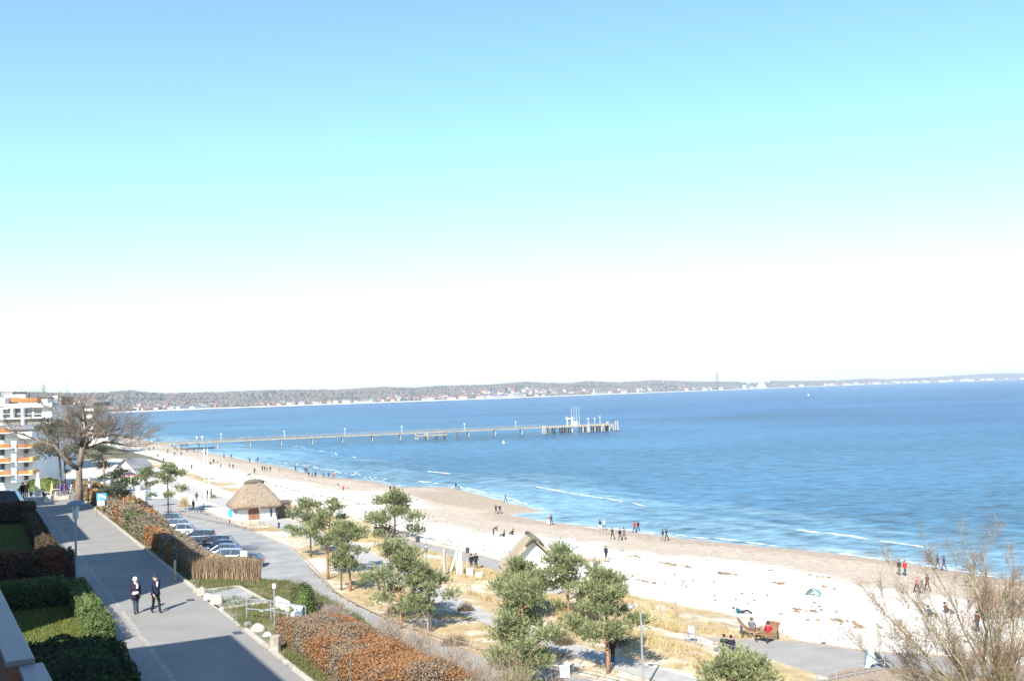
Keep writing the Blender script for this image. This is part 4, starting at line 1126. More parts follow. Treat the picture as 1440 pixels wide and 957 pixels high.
# ------------------------------------------------------------------ hedges
ORG = [(.27,.13,.055),(.23,.11,.048),(.30,.16,.075),(.22,.125,.06)]
TAN = [(.30,.22,.115),(.25,.19,.10),(.34,.26,.15)]
TWG = [(.20,.165,.11),(.24,.20,.14),(.17,.13,.10)]
GRN = [(.055,.085,.025),(.07,.10,.03),(.10,.13,.04)]
BRN = [(.07,.045,.03),(.09,.055,.035)]
def pal(cols, N, r): return np.array([cols[i] for i in r.integers(0, len(cols), N)])*r.uniform(.75, 1.25, (N, 1))
def hedge_mn(name, label, m0, m1, n0, n1, hfun, seed, dens, size, palette, corecol=(.06,.045,.03), cat='hedge', edge=.5, round_=1.0, shear=0.0):
    """clipped hedge over a patch of ground given along (m, n); hfun(m,n) is its height"""
    r = np.random.default_rng(seed); e = empty(name, ground(*W((m0+m1)/2, n0)), label, cat)
    off = np.array(e.location)
    nm = max(4, int((m1-m0)/.6)); nn_ = max(4, int((n1-n0)/.6))
    V = []; 
    def top(m, n):
        f = min(1, (m-m0)/edge+.05, (m1-m)/edge+.05, (n-n0)/edge+.05, (n1-n)/edge+.05); f = max(0, f)**.35
        x, y = W(m+shear*(n-n0), n)
        hh = hfun(m+shear*(n-n0), n)
        return x, y, H(x, y), hh*f*(1+.22*fbm(x, y, .45, 3, seed)*round_)
    for i in range(nm+1):
        for j in range(nn_+1):
            x, y, z, hh = top(m0+(m1-m0)*i/nm, n0+(n1-n0)*j/nn_)
            V.append((x, y, z+max(hh*.9-.06, -.1)))
    V = np.array(V)-off; idx = np.arange(len(V)).reshape(nm+1, nn_+1)
    Fq = np.stack([idx[:-1, :-1], idx[1:, :-1], idx[1:, 1:], idx[:-1, 1:]], -1).reshape(-1, 4)[:, ::-1]
    build_np('branch_mass', V, Fq, mat('hedge_core_'+name+str(seed), corecol, .95, .3, 3), None, e, smooth=True)
    area = (m1-m0)*(n1-n0); N = int(area*dens)
    mm = r.uniform(m0, m1, N); nn2 = r.uniform(n0, n1, N); pts = []; nr = []
    for a, c in zip(mm, nn2):
        x, y, z, hh = top(a, c); pts.append((x, y, z+hh*(1-abs(r.normal(0, .05)))+.02)); nr.append((-.2, -.5, .8))
    # sides
    per = [((m0,n0),(m1,n0)),((m0,n0),(m0,n1)),((m1,n0),(m1,n1)),((m0,n1),(m1,n1))]
    for (a0, c0), (a1, c1) in per:
        L_ = abs(a1-a0)+abs(c1-c0); k = int(L_*1.3*dens)
        for _ in range(k):
            t = r.random(); a = a0+(a1-a0)*t; c = c0+(c1-c0)*t
            ci, di = (m0+m1)/2-a, (n0+n1)/2-c
            ins = r.uniform(0, .22); a2 = a+math.copysign(ins, ci) if a0 == a1 else a; c2 = c+math.copysign(ins, di) if c0 == c1 else c
            x, y = W(a2+shear*(c2-n0), c2); hh = hfun(a2+shear*(c2-n0), c2)*(1+.2*fbm(x, y, .45, 3, seed)*round_)
            pts.append((x, y, H(x, y)+hh*r.uniform(0, .97))); dx, dy = W(-ci if a0 == a1 else 0, -di if c0 == c1 else 0); q = math.hypot(dx, dy)+1e-6; nr.append((dx/q, dy/q, .2))
    pts = np.array(pts); cols = palette(pts, r)
    leaf_cloud('leaves', pts-off, nr, size, cols, parent=e, seed=seed)
    return e
def patchy(cols_a, cols_b, sc, thr, seed, cols_c=None):
    def f(pts, r):
        N = len(pts); a = pal(cols_a, N, r); b_ = pal(cols_b, N, r); c_ = pal(cols_c, N, r) if cols_c else None
        k = np.array([fbm(p[0], p[1], sc, 3, seed) for p in pts]); k2 = np.array([fbm(p[0], p[1], sc*1.7, 2, seed+30) for p in pts])
        w_ = np.clip((k-thr)/.18+.5, 0, 1)[:, None]
        pick = (r.random((N, 1)) < w_)
        out = np.where(pick, b_, a)
        if c_ is not None: out = np.where((k2 > .42)[:, None], c_, out)
        return out
    return f
hb = lambda lo_, n_a, n_b, hi_: (lambda m, n: lo_+(hi_-lo_)*min(1, max(0, (n-n_a)/(n_b-n_a))))
# big foreground hedge on the bank, bottom centre
hedge_mn('copper_hedge', 'wide rust brown clipped hedge at the bottom centre below the road kerb', 24.5, 40.8, 10.9, 13.8, lambda m, n: .95+.35*fbm(m, n, .28, 2, 5)-.25*max(0, n-13.2), 21, 800, .036, patchy(TWG+ORG[:1], ORG, .28, -.20, 3, TWG))
# hedges of the middle bank, one clipped block after the other
def top_h(z13):
    def f(m, n):
        g_ = H(*W(m, n)); t = min(1, max(0, (n-10.7)/2.5)); return max(.4, 13.75-(13.75-z13)*t**1.4+.28*fbm(m, n, .25, 2, 1)-g_) if m < 112 else 1.4
    return f
hedge_mn('reed_hedge', 'straw coloured hedge of dry upright stems before the parked cars', 56.9, 60.6, 10.75, 13.7, lambda m, n: 1.05, 22, 330, .06, patchy(TAN, TWG, .4, 0, 8), shear=-1.05)
hedge_mn('copper_hedge', 'rust coloured hedge block left of the nearest parked cars', 60.4, 73, 10.6, 13.3, top_h(12.95), 23, 240, .07, patchy(TWG, ORG, .22, -.12, 5))
hedge_mn('mixed_hedge', 'green and brown hedge where the road kerb bends in', 73.2, 84, 10.6, 13.4, top_h(12.9), 24, 180, .08, patchy(TWG+GRN[:1], GRN, .2, .10, 6, ORG))
hedge_mn('copper_hedge', 'low rounded rust hedge behind the mixed one', 84.2, 99, 10.6, 14.2, top_h(12.9), 25, 130, .09, patchy(TWG, ORG, .18, -.10, 7))
hedge_mn('copper_hedge', 'farthest rust hedge ending near the parking sign', 99.3, 119, 10.6, 15.5, top_h(12.6), 26, 90, .10, patchy(TAN, ORG, .14, .0, 8))
hedge_mn('hedge_strip', 'low reddish hedge at the foot of the big bare tree', 120, 132, 11.0, 15.5, lambda m, n: 1.2, 27, 60, .12, patchy(TAN, BRN+ORG[:1], .2, .1, 9))
r_ = np.random.default_rng(5); N_ = 5200
_m = r_.uniform(56.7, 60.5, N_); _n = r_.uniform(10.75, 13.7, N_); _m2 = _m-1.05*(_n-10.75)
_m2[:2600] = (56.85-1.05*(_n-10.75))[:2600]+r_.uniform(-.05, .25, 2600)
_x = DM[0]*_m2+DN[0]*_n; _y = DM[1]*_m2+DN[1]*_n
_d = np.column_stack([r_.normal(0, .09, N_), r_.normal(0, .09, N_), np.ones(N_)]); _h = bpy.data.objects['reed_hedge']
_o = spikes('reed_stems', np.column_stack([_x, _y, HH(_x, _y)])-np.array(_h.location), _d, r_.uniform(.85, 1.35, N_), .045, pal([(.25,.185,.12),(.20,.13,.08),(.29,.22,.145),(.22,.15,.09)], N_, r_), _h, m=TWIG)
# left of the road, mostly in shade
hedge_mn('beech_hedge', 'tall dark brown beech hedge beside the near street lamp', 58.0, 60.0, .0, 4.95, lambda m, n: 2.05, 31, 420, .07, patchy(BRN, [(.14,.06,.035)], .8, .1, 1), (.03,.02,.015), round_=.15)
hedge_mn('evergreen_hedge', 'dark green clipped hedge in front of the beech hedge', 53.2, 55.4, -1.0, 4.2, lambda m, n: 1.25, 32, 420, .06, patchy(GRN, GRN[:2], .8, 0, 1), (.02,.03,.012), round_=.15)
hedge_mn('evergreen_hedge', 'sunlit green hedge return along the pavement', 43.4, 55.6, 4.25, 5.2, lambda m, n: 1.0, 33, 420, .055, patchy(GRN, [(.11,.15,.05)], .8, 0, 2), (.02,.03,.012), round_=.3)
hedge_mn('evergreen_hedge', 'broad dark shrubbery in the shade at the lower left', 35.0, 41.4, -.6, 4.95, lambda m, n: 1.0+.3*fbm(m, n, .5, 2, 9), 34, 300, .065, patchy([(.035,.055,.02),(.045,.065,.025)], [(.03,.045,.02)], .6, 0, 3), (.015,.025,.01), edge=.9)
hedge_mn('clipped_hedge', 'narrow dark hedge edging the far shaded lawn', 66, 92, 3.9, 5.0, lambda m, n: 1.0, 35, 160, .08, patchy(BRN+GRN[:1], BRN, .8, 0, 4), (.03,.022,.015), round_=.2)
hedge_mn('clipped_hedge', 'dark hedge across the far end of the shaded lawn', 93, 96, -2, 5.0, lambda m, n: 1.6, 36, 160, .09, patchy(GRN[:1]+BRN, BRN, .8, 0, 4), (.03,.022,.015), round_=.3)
# round evergreen bush, pinkish bare shrub, dark dune shrubs
def bush(name, label, base, rx, ry, rz, cols, seed, n, size, cat='bush', twig=False, m=None, sink=.15):
    r = np.random.default_rng(seed); e = empty(name, base, label, cat)
    u = r.normal(0, 1, (n, 3)); u /= np.linalg.norm(u, axis=1)[:, None]; u[:, 2] = np.abs(u[:, 2])*1.0-.12
    bump = np.array([1+.24*noise.noise(Vector(q)*2.4+Vector((seed, 0, 0))) for q in u])
    rad = r.uniform(.72, 1.03, n)*bump
    pts = u*rad[:, None]*np.array((rx, ry, rz)); pts[:, 2] = np.maximum(pts[:, 2], .02)
    if twig:
        B = np.zeros((n, 3)); B[:, :2] = r.normal(0, .35, (n, 2))*np.array((rx, ry)); D = pts-B; Ln = np.linalg.norm(D, axis=1); D /= Ln[:, None]
        spikes('stems', B, D, Ln, size, pal(cols, n, r), e, m=TWIG, seed=seed)
        k = n*3; i = r.integers(0, n, k); t = r.uniform(.35, .95, k)[:, None]; P0 = B[i]+(pts[i]-B[i])*t; D2 = D[i]+r.normal(0, .45, (k, 3)); D2 /= np.linalg.norm(D2, axis=1)[:, None]
        spikes('twigs', P0, D2, r.uniform(.2, .5, k)*rz*.5, size*.6, pal(cols, k, r), e, m=TWIG, seed=seed+1)
    else:
        b = MB(); N = 16
        prof = [(.02*rx, rz*.8)] ; 
        b.lathe([(rx*.5, 0), (rx*.66, rz*.3), (rx*.58, rz*.55), (rx*.3, rz*.7), (.02, rz*.74)], (0,0,0), 14, M=Matrix.Diagonal((1, ry/rx, 1)).to_3x3()); b.build('branch_mass', mat('bush_core', (.03,.035,.015), .95), e, smooth=True)
        leaf_cloud('leaves', pts, u, size, pal(cols, n, r), parent=e, seed=seed)
    return e
bp = P(427, 870, 12.2); s = bp.y/F
bp.z = H(bp.x, bp.y)
bush('round_bush', 'round glossy green bush next to the white stair wall', bp+Vector((0,0,-.1)), 23*s, 23*s, 52*s, [(.10,.135,.035),(.075,.11,.03),(.14,.17,.05)], 41, 5200, .045)
bp2 = P(468, 885, 12.2); bp2.z = H(bp2.x, bp2.y)
bush('bare_shrub', 'pinkish grey leafless shrub right of the round green bush', bp2, 32*s, 24*s, 42*s, [(.30,.22,.20),(.34,.27,.23),(.24,.17,.16)], 42, 500, .018, twig=True)
for i, (m, n, rw, hh_, lab) in enumerate(((38.5,14.9,1.2,2.0,'grey brown twiggy shrub behind the rust hedge, leftmost of the row'),(35.5,14.9,1.3,2.2,'grey twiggy shrub between the leftmost one and the foremost pine'),(32.5,15.0,1.4,2.4,'twiggy leafless shrub left of the foremost pine trunk'),(29.8,14.6,1.3,2.0,'brownish twigs at the bottom edge right of the rust hedge'),(31.0,16.6,1.5,3.6,'tangle of bare twigs at the foot of the foremost pine'),(28.5,17.0,1.3,3.4,'bare twigs before the small white sign at the bottom'))):
    q = ground(*W(m, n))
    bush('twiggy_shrub', lab, q, rw, rw, hh_, [(.25,.19,.13),(.30,.23,.16),(.20,.15,.11)], 50+i, 420, .017, twig=True)
for i, (px, py, wx, hx, lab, cl) in enumerate(((640,905,44,18,'low dark shrub beside the promenade path',0),(792,905,34,24,'dark shadowy shrub at the foot of the pine clump',0),(866,905,36,28,'dark brown wiry shrub behind the bare pale pine trunk',0),(259,712,17,22,'round straw coloured dune shrub near the street lamp',1),(655,858,26,16,'small grey green shrub in the dune grass',0),(555,865,30,20,'grey green shrub in the dune strip under the pines',2),(300,700,10,8,'small dry dune shrub at the kiosk plaza',1))):
    q = G(px, py); k = q.y/F
    bush('dune_shrub', lab, q, wx*.55*k, wx*.5*k, hx*k, [[(.13,.10,.065),(.16,.12,.08),(.09,.075,.05)],[(.42,.31,.16),(.36,.27,.14)],[(.12,.13,.07),(.16,.16,.09)]][cl], 60+i, 420, .035, twig=True)

# ------------------------------------------------------------------ dune grass and bank grass
def grass(name, label, areas, seed, hgt, cols, wdt, blades=7, kindlabel='grass'):
    r = np.random.default_rng(seed); B = []; D = []; Ln = []; Cc = []
    for m0, m1, n0, n1, dens in areas:
        N = int((m1-m0)*(n1-n0)*dens)
        for _ in range(N):
            m = r.uniform(m0, m1)
            lo_n = n0(m) if callable(n0) else n0
            n = r.uniform(n0, n1)
            x, y = W(m, n)
            if n > 40.2 and m < 160:
                a_ = np.interp(m, DKM, DKL); c_ = np.interp(m, DKM, DKU)
                if a_-.3 < n < c_+.2: continue
            if n < 39 and road_right(m)+.3 > n > 21: continue
            pl = np.interp(m, [-30,40,48,60,75,100,120,300],[41,38.6,36.3,34.6,34.3,36.2,37,37])-.1; pr = np.interp(m, [-30,40,48,60,75,100,120,300],[43.6,41.2,38.7,36.9,36.5,39.6,41,41])+.1
            if pl < n < pr: continue
            if fbm(x, y, .16, 3, seed) < -.12: continue
            z = H(x, y); k = blades
            c = np.array(cols[r.integers(0, len(cols))])
            d = np.column_stack([r.normal(.15, .45, k), r.normal(.1, .45, k), np.full(k, 1.0)]); d /= np.linalg.norm(d, axis=1)[:, None]
            B.append(np.column_stack([x+r.normal(0, .12, k), y+r.normal(0, .12, k), np.full(k, z-.02)])); D.append(d)
            Ln.append(hgt*r.uniform(.5, 1.25, k)*(1+.5*fbm(x, y, .3, 2, 2))); Cc.append(np.repeat(c[None], k, 0)*r.uniform(.8, 1.25, (k, 1)))
    o = spikes(name, np.concatenate(B), np.concatenate(D), np.concatenate(Ln), wdt, np.concatenate(Cc), seed=seed)
    return stuff(o, label, kindlabel)
DKM = []; DKL = []; DKU = []
_u = sorted([MN(p.x, p.y) for p in upw]); _l = sorted([MN(p.x, p.y) for p in low])
DKM = list(np.arange(0, 160, 2.0)); DKU = list(np.interp(DKM, [a for a, _ in _u], [c for _, c in _u])); DKL = list(np.interp(DKM, [a for a, _ in _l], [c for _, c in _l]))
STRAW = [(.46,.36,.18),(.40,.31,.15),(.50,.41,.24),(.34,.27,.13)]
grass('dune_grass', 'tufts of pale straw coloured dune grass between path and beach', [(38, 78, 39.0, 46.5, 9), (60, 100, 38.5, 50, 8), (100, 135, 41, 47.5, 5), (38, 62, 44, 52.5, 8), (130, 175, 46, 53, 4), (66, 92, 49.5, 52, 6)], 71, .55, STRAW, .035)
grass('dune_grass', 'thin brownish grass on the strip between road and path', [(40, 100, 29, 36.5, 6), (100, 150, 33.5, 37.5, 4)], 72, .32, [(.30,.25,.13),(.36,.28,.15),(.20,.19,.09)], .03, 6)
grass('bank_grass', 'green and brown grass on the bank beside the upper road', [(40, 58, 10.5, 15.5, 30), (58, 125, 10.4, 10.8, 40), (22, 45, 10.35, 11.0, 60)], 73, .22, [(.09,.11,.035),(.12,.14,.045),(.17,.14,.07)], .03, 7)
def lawn_patch(m0, m1, n0, n1, seed, label, N=14000):
    r = np.random.default_rng(seed); m = r.uniform(m0, m1, N); n = r.uniform(n0, n1, N); x = DM[0]*m+DN[0]*n; y = DM[1]*m+DN[1]*n; z = HH(x, y)
    d = np.column_stack([r.normal(0, .4, N), r.normal(0, .4, N), np.ones(N)]); d /= np.linalg.norm(d, axis=1)[:, None]
    stuff(spikes('lawn_grass', np.column_stack([x, y, z]), d, r.uniform(.05, .14, N), .03, pal([(.13,.16,.03),(.19,.20,.05),(.10,.125,.03)], N, r), seed=seed), label, 'grass')
lawn_patch(42.5, 53.3, -1, 4.3, 74, 'short mown lawn inside the green hedge at lower left', 22000)
lawn_patch(60.5, 92, -1, 3.9, 75, 'shaded lawn beyond the brown beech hedge', 20000)

# ------------------------------------------------------------------ seaweed lines on the beach
def seaweed(pxs, seed, label, wid=.35, dens=1.6, jag=.5, gap=.25):
    r = random.Random(seed); b = MB()
    for (a, c) in zip(pxs[:-1], pxs[1:]):
        p, q = G(*a), G(*c); L_ = (q-p).length; k = int(L_*dens); d = (q-p).normalized(); nv = Vector((-d.y, d.x, 0))
        for i in range(k):
            t = (i+r.random())/k; u = p.lerp(q, t)
            if noise.noise(Vector((u.x*.35, u.y*.35, seed))) < gap-.35: continue
            u = u + nv*r.gauss(0, jag*wid*2); ww = wid*r.uniform(.3, 1); ll = wid*r.uniform(.6, 2.0); n = 8
            z = H(u.x, u.y)
            ring = []
            for j in range(n):
                an = 2*math.pi*j/n; f = r.uniform(.6, 1.2); v = d*math.cos(an)*ll*f + nv*math.sin(an)*ww*f
                ring.append((u.x+v.x, u.y+v.y, z-.02))
            ring2 = [(u.x+(x-u.x)*.55, u.y+(y-u.y)*.55, z+.10+r.uniform(0, .08)) for x, y, _ in ring]
            b.add(ring+ring2+[(u.x, u.y, z+.16)], [(j, (j+1) % n, n+(j+1) % n, n+j) for j in range(n)]+[(n+j, n+(j+1) % n, 2*n) for j in range(n)])
    o = b.build('seaweed_line', mat('seaweed', (.17,.125,.08), .95, .35, 2, .02, 12), smooth=False)
    return stuff(o, label, 'seaweed')
seaweed([(890,782),(930,791),(988,800)], 1, 'dark brown seaweed line below the group by the water', .42, 2.6)
seaweed([(998,802),(1025,807)], 2, 'short thick seaweed clump in the line at mid beach', .5, 4)
seaweed([(1035,808),(1070,814),(1100,822)], 3, 'thin seaweed line continuing to the right', .3, 1.8)
seaweed([(1100,820),(1150,823),(1200,838),(1255,847)], 4, 'scattered seaweed line past the beach tent', .35, 1.3, gap=.35)
seaweed([(1118,806),(1165,812),(1240,822)], 5, 'faint dark seaweed trace on the damp sand', .22, 1.2, gap=.35)
seaweed([(900,818),(950,823),(1000,838),(1055,845),(1110,857)], 6, 'broken seaweed strands on the white sand behind the benches', .32, 1.1, gap=.42)
seaweed([(1110,857),(1160,868),(1215,882)], 7, 'thicker seaweed strand near the deck on the white sand', .42, 2.0, jag=.8, gap=.3)
seaweed([(880,812),(925,822)], 8, 'short strands right of the pine clump', .3, 1.3, gap=.35)
seaweed([(840,770),(1000,790),(1130,810)], 9, 'faint scattered specks on the damp sand', .22, .5, 1.5, gap=.45)
seaweed([(300,664),(345,670),(400,686),(440,696),(475,700),(520,712)], 10, 'long thin seaweed line on the distant beach', .45, .9, gap=.3)
seaweed([(262,668),(285,672),(305,675)], 11, 'brown seaweed bank beyond the dune grass left', .7, 1.2)
seaweed([(400,668),(450,678),(520,690)], 12, 'faint seaweed trace near the walkers', .35, .6, gap=.4)
seaweed([(590,750),(640,765),(720,790)], 13, 'few dark specks on the white sand', .22, .5, 2, gap=.4)
seaweed([(1100,862),(1180,874),(1260,890),(1380,905)], 14, 'scattered seaweed bits near the deck', .22, 1.2, 2.5, gap=.35)
seaweed([(880,800),(1000,830),(1120,850),(1240,872),(1330,885)], 15, 'thin sprinkling of dark flecks over the white sand at right', .14, 1.6, 9, gap=.3)
seaweed([(560,712),(640,745),(720,772),(830,795)], 16, 'thin sprinkling of dark flecks over the white sand at centre', .14, 1.0, 10, gap=.3)
# ------------------------------------------------------------------ people
def skin_body(name, J, E, rad, sub=1):
    """one continuous surface grown on a skeleton"""
    me = bpy.data.meshes.new(name); keys = list(J); ix = {k: i for i, k in enumerate(keys)}
    me.from_pydata([J[k] for k in keys], [(ix[a], ix[b_]) for a, b_ in E], []); o = bpy.data.objects.new(name, me); COL.objects.link(o)
    sk = o.modifiers.new('skin', 'SKIN'); sk.use_smooth_shade = True
    ss = o.modifiers.new('sub', 'SUBSURF'); ss.levels = sub; ss.render_levels = sub
    for k in keys:
        v = me.skin_vertices[0].data[ix[k]]; rr_ = rad[k]; v.radius = (rr_, rr_) if not isinstance(rr_, tuple) else rr_
        v.use_root = (k == 'pelvis')
    dg = bpy.context.evaluated_depsgraph_get(); dg.update()
    m2 = bpy.data.meshes.new_from_object(o.evaluated_get(dg)); bpy.data.objects.remove(o)
    return m2
POSE = {}
def pose_joints(kind, H_=1.74):
    J = {}
    J['pelvis'] = (0,0,.93); J['waist'] = (0,.0,1.08); J['chest'] = (0,0,1.28); J['neckb'] = (0,0,1.45); J['neck'] = (0,-.01,1.52); J['head'] = (0,-.015,1.62); J['crown'] = (0,-.005,1.71)
    # -y is forward
    def leg(s, hipy, knee, ank, toe): J['hip'+s] = ((.09 if s == 'R' else -.09), hipy, .88); J['knee'+s] = knee; J['ank'+s] = ank; J['toe'+s] = toe
    sx = {'R': 1, 'L': -1}
    for s in 'RL':
        q = sx[s]
        J['sh'+s] = (q*.185, 0, 1.42); J['el'+s] = (q*.24, .04, 1.15); J['wr'+s] = (q*.25, -.04, .90); J['ha'+s] = (q*.25, -.07, .81)
        if kind == 'walk':
            f = -1 if s == 'R' else 1
            leg(s, 0, (q*.10, f*.16-.05, .50), (q*.10, f*.30+(.06 if f > 0 else 0), .10), (q*.11, f*.30-.14+(.06 if f > 0 else 0), .04))
            J['el'+s] = (q*.24, -f*.10+.04, 1.15); J['wr'+s] = (q*.25, -f*.22-.02, .93); J['ha'+s] = (q*.24, -f*.27-.03, .86)
        else:
            leg(s, 0, (q*.10, -.01, .49), (q*.10, .02, .09), (q*.12, -.13, .035))
    if kind == 'pockets':
        for s in 'RL':
            q = sx[s]; J['el'+s] = (q*.29, .09, 1.14); J['wr'+s] = (q*.20, -.07, .98); J['ha'+s] = (q*.17, -.11, .94)
    if kind == 'hold':
        for s in 'RL':
            q = sx[s]; J['el'+s] = (q*.24, -.02, 1.16); J['wr'+s] = (q*.12, -.24, 1.18); J['ha'+s] = (q*.06, -.30, 1.19)
    if kind == 'bend':
        for k in ('waist','chest','neckb','neck','head','crown','shR','shL'):
            x, y, z = J[k]; dz = z-.93; a = R(62); J[k] = (x, y*math.cos(a)-dz*math.sin(a), .93+dz*math.cos(a)-y*math.sin(a)*.2)
        for s in 'RL':
            q = sx[s]; J['el'+s] = (q*.22, -.50, .86); J['wr'+s] = (q*.19, -.58, .62); J['ha'+s] = (q*.18, -.60, .54)
    if kind in ('sit', 'sitground'):
        base = .47 if kind == 'sit' else .12
        for k in list(J):
            if k[:4] in ('pelv','wais','ches','neck','head','crow') or k[:2] in ('sh','el','wr','ha') : J[k] = (J[k][0], J[k][1]-(J[k][2]-.93)*-.08*(1), J[k][2]-.93+base)
        for s in 'RL':
            q = sx[s]
            if kind == 'sit':
                J['hip'+s] = (q*.09, -.04, base); J['knee'+s] = (q*.13, -.46, base+.04); J['ank'+s] = (q*.13, -.50, .09); J['toe'+s] = (q*.14, -.66, .04)
            else:
                J['hip'+s] = (q*.09, -.04, base); J['knee'+s] = (q*.14, -.38, .42); J['ank'+s] = (q*.13, -.72, .10); J['toe'+s] = (q*.14, -.84, .10)
            J['el'+s] = (q*.25, -.06, base+.24); J['wr'+s] = (q*.15, -.30, base+.17+(.1 if kind != 'sit' else 0)); J['ha'+s] = (q*.11, -.38, base+.17+(.1 if kind != 'sit' else 0))
    if kind == 'lie':
        for k in list(J):
            if not (k[:3] in ('hip','kne','ank','toe')): x, y, z = J[k]; dz = z-.93; J[k] = (x, dz*.86, .16+y*.5+max(0, dz)*.42)
        for s in 'RL':
            q = sx[s]; J['hip'+s] = (q*.09, -.05, .14); J['knee'+s] = (q*.12, -.44, .30); J['ank'+s] = (q*.12, -.84, .09); J['toe'+s] = (q*.13, -.90, .17)
            J['el'+s] = (q*.26, .34, .12); J['wr'+s] = (q*.24, .12, .08); J['ha'+s] = (q*.22, .04, .07)
    return J
BE = [('pelvis','waist'),('waist','chest'),('chest','neckb'),('neckb','neck'),('neck','head'),('head','crown')]
for s in 'RL': BE += [('pelvis','hip'+s),('hip'+s,'knee'+s),('knee'+s,'ank'+s),('ank'+s,'toe'+s),('neckb','sh'+s),('sh'+s,'el'+s),('el'+s,'wr'+s),('wr'+s,'ha'+s)]
RAD = dict(pelvis=(.165,.125), waist=(.155,.115), chest=(.175,.13), neckb=(.13,.09), neck=.058, head=(.083,.10), crown=(.07,.085))
for s in 'RL': RAD.update({'hip'+s:.10, 'knee'+s:.068, 'ank'+s:.05, 'toe'+s:.042, 'sh'+s:.078, 'el'+s:.058, 'wr'+s:.042, 'ha'+s:.034})
SKIN, JACK, TROU, SHOE = 0, 1, 2, 3
def paint(m2, J, coat_len=.0):
    seg = [(('neck','head'),0),(('head','crown'),0),(('pelvis','waist'),1),(('waist','chest'),1),(('chest','neckb'),1)]
    for s in 'RL': seg += [(('sh'+s,'el'+s),1),(('el'+s,'wr'+s),1),(('wr'+s,'ha'+s),0),(('hip'+s,'knee'+s),2),(('knee'+s,'ank'+s),2),(('ank'+s,'toe'+s),3),(('neckb','sh'+s),1)]
    segs = [(Vector(J[a]), Vector(J[b_]), k) for (a, b_), k in seg]
    for f in m2.polygons:
        c = f.center; bd = 1e9; bk = 1
        for a, b_, k in segs:
            d = b_-a; t = max(0, min(1, (c-a).dot(d)/d.length_squared)); q = (c-(a+d*t)).length
            if q < bd: bd = q; bk = k
        f.material_index = bk
        f.use_smooth = True
def cloth(nm, col): return mat(nm, col, .85, .12, 6)
skin_m = mat('skin', (.52,.30,.21), .6, .05, 6)
COLS = dict(black=(0.010,0.010,0.013), navy=(0.010,0.013,0.035), darkgrey=(0.024,0.025,0.029), brown=(0.050,0.028,0.018), red=(0.338,0.019,0.022), cyan=(0.040,0.336,0.400), white=(0.637,0.637,0.620), pink=(0.360,0.162,0.168), maroon=(0.070,0.010,0.015), green=(0.025,0.040,0.025), blue=(0.020,0.060,0.165), tan=(0.216,0.162,0.108), grey=(0.110,0.115,0.125), jeans=(0.030,0.043,0.075), rust=(0.075,0.028,0.018), teal=(0.015,0.080,0.100))
CL = {k: cloth('cloth_'+k, v) for k, v in COLS.items()}
hairm = {k: mat('hair_'+k, c, .8, .2, 10) for k, c in dict(dark=(.03,.02,.015), brown=(.09,.05,.03), grey=(.30,.29,.28), blond=(.35,.25,.13), white=(.62,.60,.56), black=(.012,.012,.014)).items()}
BODY = {}; HAIR = {}
def hair_mesh(J, hood=False):
    b = MB(); c = (Vector(J['head'])+Vector(J['crown']))/2 ; up = (Vector(J['crown'])-Vector(J['neck'])).normalized()
    q = up.to_track_quat('Z', 'Y').to_matrix()
    M_ = Matrix.Diagonal((1, 1.12, 1)).to_3x3()
    b.lathe([(.094,-.06),(.108,-.01),(.108,.05),(.09,.10),(.05,.128),(.01,.134)], tuple(c+Vector((0,.022,0))), 12, M=q@M_)
    return b
def person(pos, facing, pose, jac, tro, hair, label, size=1.0, group=None, lift=0.0):
    if pose not in BODY:
        J = pose_joints(pose); m2 = skin_body('body', J, BE, RAD); m2.materials.clear()
        for _ in range(4): m2.materials.append(None)
        paint(m2, J); BODY[pose] = m2
        h_ = hair_mesh(J).build('hair', hairm['dark'], smooth=True); HAIR[pose] = h_.data; bpy.data.objects.remove(h_)
    o = bpy.data.objects.new('person', BODY[pose]); COL.objects.link(o)
    for i, m in enumerate((skin_m, CL[jac], CL[tro], CL['darkgrey'])):
        o.material_slots[i].link = 'OBJECT'; o.material_slots[i].material = m
    o.location = (pos.x, pos.y, pos.z+lift); o.rotation_euler = (0, 0, facing); o.scale = (size,)*3
    c = bpy.data.objects.new('hair', HAIR[pose]); COL.objects.link(c); c.parent = o
    c.material_slots[0].link = 'OBJECT'; c.material_slots[0].material = hairm[hair]
    tag(o, label, 'person', group)
    return o
